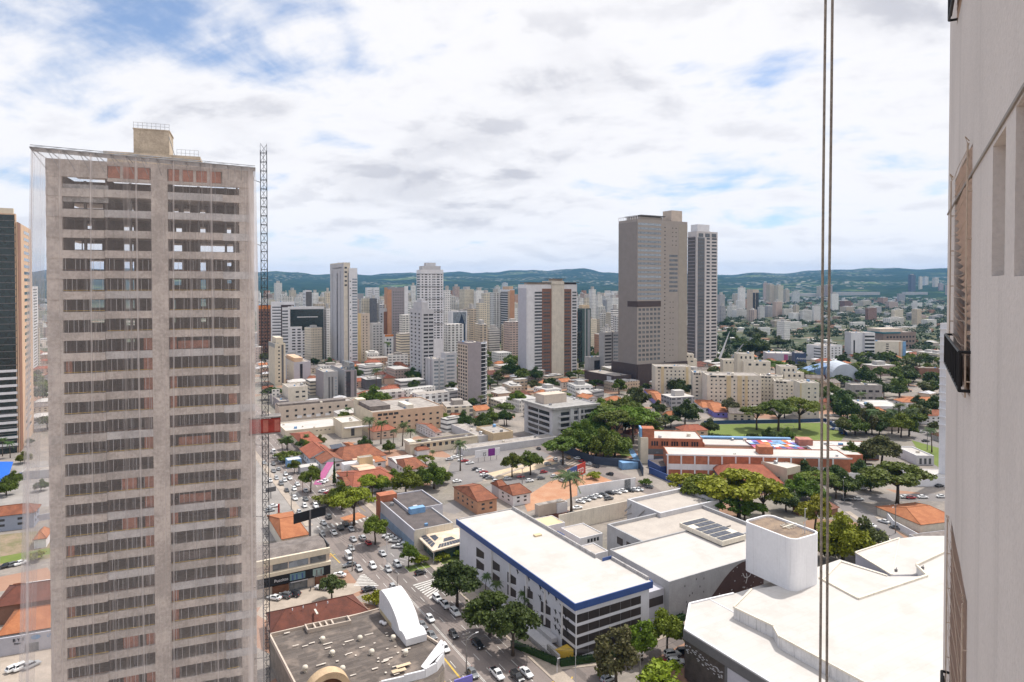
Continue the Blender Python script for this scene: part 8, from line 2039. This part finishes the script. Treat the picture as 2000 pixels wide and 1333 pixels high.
for q in '''530 551 553 622 W0;553 561 572 622 W3;561 578 567 626 C1;608 622 572 640 W0;622 634 581 640 C2;634 645 572 700 C3;633 646 603 702 W0;584 600 590 640 W1;722 736 583 652 D0;736 746 592 650 G2;706 716 600 640 C1;790 803 590 670 W2;802 812 558 640 W0;866 880 567 690 W0;870 906 586 640 W4;884 898 560 625 P2;897 926 566 645 C0;925 946 568 645 W3;940 958 573 655 C2;948 963 577 648 W0;957 978 572 668 W4;912 930 603 690 B2;930 950 592 680 C0;905 916 618 695 C3;925 952 634 700 B4;950 976 642 696 W1;1003 1014 602 668 W0;1125 1140 588 660 W2;1150 1164 566 648 W0;1140 1151 582 650 C2;1162 1176 576 640 O3;1172 1188 612 672 W2;1186 1208 582 646 W0;1193 1209 604 690 W1;1165 1192 624 668 B4;1176 1196 640 690 W2;1401 1416 576 632 G0;1403 1418 598 640 G2;1441 1456 562 606 W3;1490 1500 553 588 P3;1496 1512 556 594 B0;1512 1530 558 594 C0;1530 1542 566 590 B2;1546 1562 570 592 W2;1509 1528 590 622 P0;1549 1561 597 622 C4;1563 1586 607 630 W1;1586 1603 599 630 W0;1620 1638 574 608 W3;1594 1612 560 582 B0;1610 1628 557 582 P2;1690 1718 602 628 R4;1741 1770 606 634 C2;1794 1802 541 578 C3;1801 1820 541 576 O3;1820 1834 543 577 C0;1832 1846 554 579 P2;1846 1862 557 582 P3;755 775 575 620 G4;776 790 566 610 W0;795 806 583 640 C2;1014 1026 590 620 W2;1130 1142 575 612 O0;980 992 553 580 W0;966 977 560 600 O2;1205 1212 590 640 W0;575 600 575 610 O4;540 560 575 640 W2;660 668 560 600 W0;500 512 600 650 C2;62 74 600 690 W0;66 76 640 720 C2;1480 1494 600 628 W1;1462 1474 592 610 O2'''.split(';'):
    x0, x1, y0, y1, c = q.split(); far_tower(float(x0), float(x1), float(y0), float(y1), CI[c[0]], int(c[1]))
far_tower(1768, 1795, 537, 579, 7, 3, 60, desc='distant dark brown tower slab')
th, f_ = block('striped_tower', 'distant beige tower with a black glass right half beyond the dark woods', T_, 1470, 566, 627, 1458, 1482, m_beige, LL=20, feats=[('P', 'R', 0, 1, 0, .9, g_dark, 'glass_side'), ('P', 'R', .4, .5, 0, .9, m_beige, 'stripe')])
for q in '''1672 1697 563 577 C2;1752 1768 574 590 G0;1640 1662 588 606 R2;1710 1746 582 594 T1;1674 1702 588 598 C1;1780 1802 592 603 W0;1730 1760 590 604 P2;1700 1735 600 616 G2;1670 1690 605 618 G1;1420 1440 598 622 O2;1430 1460 606 625 W1;1490 1512 598 620 G0;1528 1550 604 622 O2;1540 1566 612 630 W0;1505 1545 626 640 B1;1530 1566 630 644 O0;1480 1505 640 655 W0;1725 1770 622 636 O2;1770 1800 612 626 G1;1640 1668 600 612 B2;1660 1690 630 642 W2;1745 1790 640 652 C2;1800 1830 625 640 O0;1555 1580 560 575 O2;1430 1450 575 590 B2;560 600 715 745 B0;596 625 745 772 C1;520 545 762 790 O0;700 745 715 735 W1;750 800 722 742 P0;705 745 742 762 D1;770 830 745 765 W1;780 850 762 780 W0;860 895 765 790 G1;1000 1030 742 765 B2;1030 1065 725 745 P0;985 1020 755 778 B0;1085 1130 712 732 C0;1060 1100 735 752 B1;1110 1150 745 765 T0;960 1000 690 715 W0;965 1010 715 735 C1;700 740 690 712 O0;812 835 680 705 W1;1150 1180 765 780 G1;1180 1250 748 765 B0;860 905 820 845 W1'''.split(';'):
    x0, x1, y0, y1, c = q.split(); far_tower(float(x0), float(x1), float(y0), float(y1), CI[c[0]], int(c[1]), cat='low block', rb=RNG.random() < .5)
# hidden random fill, from near to far, clear of what is built
FAR = random.Random(77)
ROADS = [gp(u_, v_) for u_ in range(100, 620, 8) for v_ in (66, 75, 84)]
def clear(p, r):
    for x, y, q in FOOT:
        if (p.x - x) ** 2 + (p.y - y) ** 2 < (r + q * .8) ** 2: return False
    for q in ROADS:
        if (p.x - q.x) ** 2 + (p.y - q.y) ** 2 < (r + 6) ** 2: return False
    return True
for px, py, r in ((1560, 846, 42), (1420, 846, 30), (1480, 846, 30), (1640, 848, 26), (960, 905, 22), (930, 920, 14), (1040, 900, 16), (1110, 905, 16), (1180, 930, 12), (1235, 945, 10), (1090, 965, 22), (1150, 945, 20), (1270, 965, 10), (1790, 870, 14), (1830, 910, 14), (1700, 1000, 16), (1700, 975, 12), (1760, 972, 10), (1820, 972, 10), (1640, 985, 10), (1180, 985, 22), (1230, 968, 14), (1620, 830, 18), (1755, 762, 26), (1780, 1010, 14), (545, 905, 14), (560, 985, 12), (1290, 985, 12), (880, 930, 14), (720, 1000, 10)):
    p = at(px, py); FOOT.append((p.x, p.y, r))
hp_ = {}
HT = [m_tile, m_tile2, m_tile4, m_tile3, m_whiteroof, m_fibro, m_lgrey]
def house_proto(i):
    r = random.Random(100 + i); w, d_, z = r.uniform(9, 15), r.uniform(8, 12), r.uniform(3.4, 6); tm = HT[(0, 1, 0, 2, 4, 5, 3, 4, 1, 6)[i % 10]]
    th = hip('house', [(-w / 2, -d_ / 2), (w / 2, -d_ / 2), (w / 2, d_ / 2), (-w / 2, d_ / 2)], z, z + r.uniform(1.4, 2.6), .25, tm, mat('house_wall_%d' % (i % 4), ((.68, .65, .60), (.62, .52, .40), (.50, .47, .45), (.60, .42, .32))[i % 4], .85, .12, .3), 'x', over=.35, gable=i % 3 == 2)
    FOOT.pop()
    f_ = Fr((-w / 2, -d_ / 2), 90, d_, w, z); windows(th, f_, 'R', 3, 1 if z < 4.8 else 2, .08, .92, .2, .85, .4, .5, g_dark)
    return th, max(w, d_) / 2
HP = [house_proto(i) for i in range(10)]
HDESC = ['brown tiled', 'orange tiled', 'brown tiled', 'red tiled', 'white roofed', 'grey sheet roofed', 'dark tiled', 'white roofed', 'orange tiled', 'grey roofed']
used_p = set(); nh = nt = nb = 0
stT, stH = [], MB()
def visible(px, py): return (498 < px < 1862 or 52 < px < 98)
ring_cells = []
for (y0, y1, s) in ((400, 900, 21), (900, 1700, 40), (1700, 2600, 60), (2600, 4600, 95)):
    y = y0
    while y < y1:
        x = -y * .72
        while x < y * .68:
            ring_cells.append((x + FAR.uniform(-.38, .38) * s, y + FAR.uniform(-.38, .38) * s, s)); x += s
        y += s
for x, y, s in sorted(ring_cells, key=lambda q: q[1]):
    p = Vector((x, y, 0)); px, py = proj(p)
    if not visible(px, py): continue
    right = px > 1385; yy = y
    if not clear(p, 7): continue
    g = FAR.random()
    wood = math.sin(x * .013 + 1.3) * math.sin(y * .011 + .4) + .35 * math.sin(x * .037 + y * .029)
    pt = (.52 if right else .22) + (.36 if wood > .25 and (right or y < 800) else 0) + (.12 if y > 1700 and right else 0)
    if y > 2600: pt = .5
    if g < pt:
        for k in range(1 if y < 900 else 2 if y < 1700 else 3):
            q = p + Vector((FAR.uniform(-.35, .35) * s, FAR.uniform(-.35, .35) * s, 0)) if k else p
            h_ = FAR.uniform(8, 15)
            if nt < 190 and k == 0:
                kd = FAR.choice(('mid_round', 'mid_wide', 'mid_tall', 'mid_round')) if y < 800 else FAR.choice(('far_a', 'far_b')); o = bpy.data.objects.new('tree', None); COL.objects.link(o); o.location = q; o.rotation_euler = (0, 0, FAR.uniform(0, 6.28)); sc_ = h_ / 9.5; o.scale = (sc_ * 1.15, sc_ * 1.15, sc_)
                OFF[o.name] = (0, 0, 0); cm, tm = PROTO[kd]; inst(tm, 'trunk', o); c_ = FAR.choice((G1, G3, G3, G2, G5)); inst(cm, 'crown', o, color=tuple(v_ * .9 for v_ in c_)); auto(o, {G1: 'green', G2: 'mid green', G3: 'dark green', G5: 'olive green'}[c_] + ' leafy tree among the roofs', 'tree', 'trees among the roofs'); nt += 1
            else: stT.append((q.x, q.y, h_))
    elif y < 1700 and (g < pt + (.46 if right else .58)):
        i = FAR.randrange(10); pr, r = HP[i]
        ang = FAR.choice((30, 30, 30, -60, 10)) if not right else FAR.choice((5, 5, -10, 30, 95))
        if nh < 260 and clear(p, r * .6):
            if i not in used_p:
                used_p.add(i); o = pr; o.location = p; o.rotation_euler = (0, 0, rd(ang))
            else: o = copy_tree(pr, p, rd(ang), FAR.uniform(.85, 1.2))
            auto(o, HDESC[i] + ' house', 'house', 'scattered houses'); nh += 1; FOOT.append((p.x, p.y, r))
        else: stH.cbox((p.x, p.y, 0), FAR.uniform(8, 16), FAR.uniform(8, 14), FAR.uniform(3, 7), rd(ang), FAR.choice((0, 0, 1, 1, 2)))
    else:
        hh = FAR.uniform(5, 12) if (right or y < 650) else FAR.uniform(7, 22)
        tall = (not right and y > 800 and FAR.random() < .8 and 500 < px < 1215)
        if tall: hh = FAR.uniform(36, 74) * (1 if y > 1100 else .8)
        if right and y > 900 and FAR.random() < .06: hh = FAR.uniform(22, 40); tall = True
        if nb < 290 and y < 4200:
            w, d_ = (FAR.uniform(13, 22), FAR.uniform(12, 18)) if tall else (FAR.uniform(14, 30), FAR.uniform(10, 22))
            a = FAR.choice((60, 60, 75, 45)); e1, e2 = dirv(a), dirv(a - 90); b = MB(); ci = FAR.choice((0, 0, 0, 1, 1, 2, 2, 3, 4, 8, 6)); col, cn = PAL[ci]
            b.box(-e1 * w / 2 - e2 * d_ / 2, e1 * w, e2 * d_, UPZ * hh, 0, 1, True)
            if FAR.random() < .6: b.box(-e1 * w * .2 - e2 * d_ * .2 + UPZ * (hh + .01), e1 * w * .4, e2 * d_ * .4, UPZ * FAR.uniform(2, 4), 1)
            fm_ = FM[FAR.randrange(5)]; o = bpy.data.objects.new('tower_block' if tall else 'low_block', b.mesh('tower_block', [fm_, FAR.choice((m_wtop, m_whiteroof, m_flat))])); COL.objects.link(o); o.location = p; OFF[o.name] = (0, 0, 0)
            k = FAR.uniform(.88, 1.08); o.color = (min(.85, col[0] * k), min(.85, col[1] * k), min(.85, col[2] * k), 1); auto(o, 'distant ' + cn + (' tower block' if tall else ' low block'), 'tower' if tall else 'low block', 'distant tower blocks' if tall else 'distant low blocks'); nb += 1; FOOT.append((p.x, p.y, w * .6))
        else: stH.cbox((p.x, p.y, 0), FAR.uniform(12, 26), FAR.uniform(10, 20), hh if y < 2600 else FAR.uniform(4, 14), rd(FAR.choice((30, 10, -20))), FAR.choice((0, 0, 0, 1, 2)))
for i, (o, r) in enumerate(HP):
    if i not in used_p:
        for ch in list(o.children_recursive) + [o]: bpy.data.objects.remove(ch)
tag(stH.build('far_buildings', [mat('far_wall_white', (.66, .64, .62), .85, .2, .05), mat('far_roof_clay', (.38, .22, .15), .9, .3, .05), mat('far_wall_beige', (.50, .44, .38), .85, .2, .05)]), kind='stuff')
# far woods: every crown a puff of sprays, in one mass
r = np.random.default_rng(5)
for _ in range(900):
    y = 1500 + 3400 * r.random() ** .8; x = (-.42 + 1.08 * r.random()) * y; px, py = proj((x, y, 0))
    if visible(px, py) and (px > 1380 or y > 2300): stT.append((x, y, 7 + 7 * r.random()))
print('trees', nt, 'houses', nh, 'blocks', nb, 'mass', len(stT))
A_ = np.array(stT); n_ = 46; N_ = len(A_)
dv = r.normal(size=(N_, n_, 3)); dv /= np.linalg.norm(dv, axis=2)[..., None]; dv[..., 2] = np.abs(dv[..., 2]) * 1.0 - .15
R_ = (A_[:, 2] * .62)[:, None, None]; bump = .75 + .4 * r.random((N_, n_, 1))
P_ = np.stack([A_[:, 0], A_[:, 1], A_[:, 2] * .45], 1)[:, None, :] + dv * R_ * bump * np.array([1.1, 1.1, .8])
nn = dv + .5 * r.normal(size=dv.shape) + np.array([0, 0, .4]); nn /= np.linalg.norm(nn, axis=2)[..., None]
t1 = np.cross(nn, r.normal(size=dv.shape)); t1 /= np.linalg.norm(t1, axis=2)[..., None]; t2 = np.cross(nn, t1); s_ = (1.0 + 1.2 * r.random((N_, n_, 1)))
V_ = np.stack([P_ - t1 * s_, P_ - t2 * s_, P_ + t1 * s_, P_ + t2 * s_], 2).reshape(-1, 3)
me = bpy.data.meshes.new('far_woods'); q_ = N_ * n_; me.vertices.add(4 * q_); me.vertices.foreach_set('co', V_.astype(np.float32).ravel()); me.loops.add(4 * q_); me.loops.foreach_set('vertex_index', np.arange(4 * q_, dtype=np.int32)); me.polygons.add(q_); me.polygons.foreach_set('loop_start', np.arange(0, 4 * q_, 4, dtype=np.int32)); me.update(calc_edges=True); me.validate(); me.materials.append(m_leaf)
o = bpy.data.objects.new('far_woods', me); COL.objects.link(o); o.color = (.026, .048, .017, 1); tag(o, kind='stuff')
# airfield strip: pale field with long white sheds at the foot of the hills
b = MB()
for x0, y0, w, d_, hh in ((2050, 4800, 320, 60, 16), (2500, 4900, 420, 50, 18), (1750, 5000, 150, 50, 14), (2950, 4850, 160, 50, 14), (1650, 4700, 120, 40, 12)): b.box((x0 - w / 2, y0, hill_height(x0, y0) - 8), (w, 0, 0), (0, d_, 0), (0, 0, hh + 14))
tag(b.build('airport_sheds', m_whiteroof), kind='stuff')
# ------------------------------------------------------------------ say in words which of many each one is
LMK = [('the netted tower', 300, 900), ('the hoist mast', 515, 800), ('the bright red gabled roof', 610, 885), ('the black billboard', 605, 1030), ('the corner shop', 585, 1120), ('the white arch', 785, 1200), ('the pink wall', 632, 925),
       ('the dark roofed hall', 815, 1000), ('the solar pavilion', 868, 1060), ('the blue fascia block', 1080, 1130), ('the grey car park', 930, 900), ('the coconut palm', 1115, 965), ('the red blue billboard', 1125, 930), ('the white mural wall', 1190, 950),
       ('the brutalist office', 1090, 830), ('the dense wood', 1180, 850), ('the brick school', 1400, 890), ('the school awning', 1510, 866), ('the sports field', 1560, 845), ('the water tower', 1530, 1080), ('the mall roof', 1650, 1200), ('the cream apartment blocks', 1450, 760),
       ('the skyscraper', 1275, 600), ('the black white tower', 1370, 580), ('the white brown tower', 1070, 640), ('the curved glass office', 928, 740), ('the striped apartment block', 850, 730), ('the ringed tower', 838, 600), ('the pencil tower', 671, 620), ('the green glass block', 600, 655),
       ('the slate offices', 655, 750), ('the peach row house', 790, 820), ('the white depot', 610, 850), ('the motel', 865, 865), ('the barrel arena', 1650, 725), ('the navy block', 1563, 705), ('the white office', 1685, 675), ('the brown complex', 1750, 662), ('the petrol station', 1725, 800),
       ('the orange long roof', 1800, 780), ('the spreading tree', 1755, 940), ('the street corner wall', 1770, 1030), ('the glass tower', 30, 650), ('the dark far tower', 1781, 555), ('the striped far tower', 1470, 595), ('the orange far tower', 1000, 620), ('the triangle glass tower', 895, 655), ('the airfield', 1560, 560), ('the leaning mast', 1412, 690), ('the red white tower', 1704, 615), ('the chestnut wall tower', 760, 640), ('the grey palm flats', 1680, 770)]
bpy.context.view_layer.update()
def centre_px(o):
    p = o.matrix_world.translation if o.type != 'MESH' else o.matrix_world @ (sum((Vector(c) for c in o.bound_box), Vector()) / 8)
    return proj(p)
buckets = {}
for o, desc in AUTO:
    x, y = centre_px(o); best = sorted(LMK, key=lambda l: math.hypot(l[1] - x, (l[2] - y) * 1.3))[:1][0]
    dx, dy = x - best[1], y - best[2]
    rel = ('right of ' if dx > 0 else 'left of ') if abs(dx) > abs(dy) * 1.1 else ('beyond ' if dy < 0 else 'in front of ')
    buckets.setdefault(desc + ' ' + rel + best[0], []).append((x, y, o))
ORD = ['', 'leftmost', 'second', 'third', 'fourth', 'fifth', 'sixth', 'seventh', 'eighth', 'ninth', 'tenth', 'eleventh', 'twelfth', 'thirteenth', 'fourteenth', 'fifteenth']
for k, lst in buckets.items():
    lst.sort(key=lambda q: q[0]); n = len(lst)
    for i, (x, y, o) in enumerate(lst):
        if n == 1: lb = k
        elif i == 0: lb = 'leftmost ' + k
        elif i == n - 1: lb = 'rightmost ' + k
        else: lb = (ORD[i + 1] if i + 1 < len(ORD) else '%dth' % (i + 1)) + ' from left ' + k
        w = lb.split()
        o['label'] = lb if len(w) <= 16 else ' '.join(w[:16])
for o in list(bpy.data.objects):
    if '_nw' in o.keys(): del o['_nw']
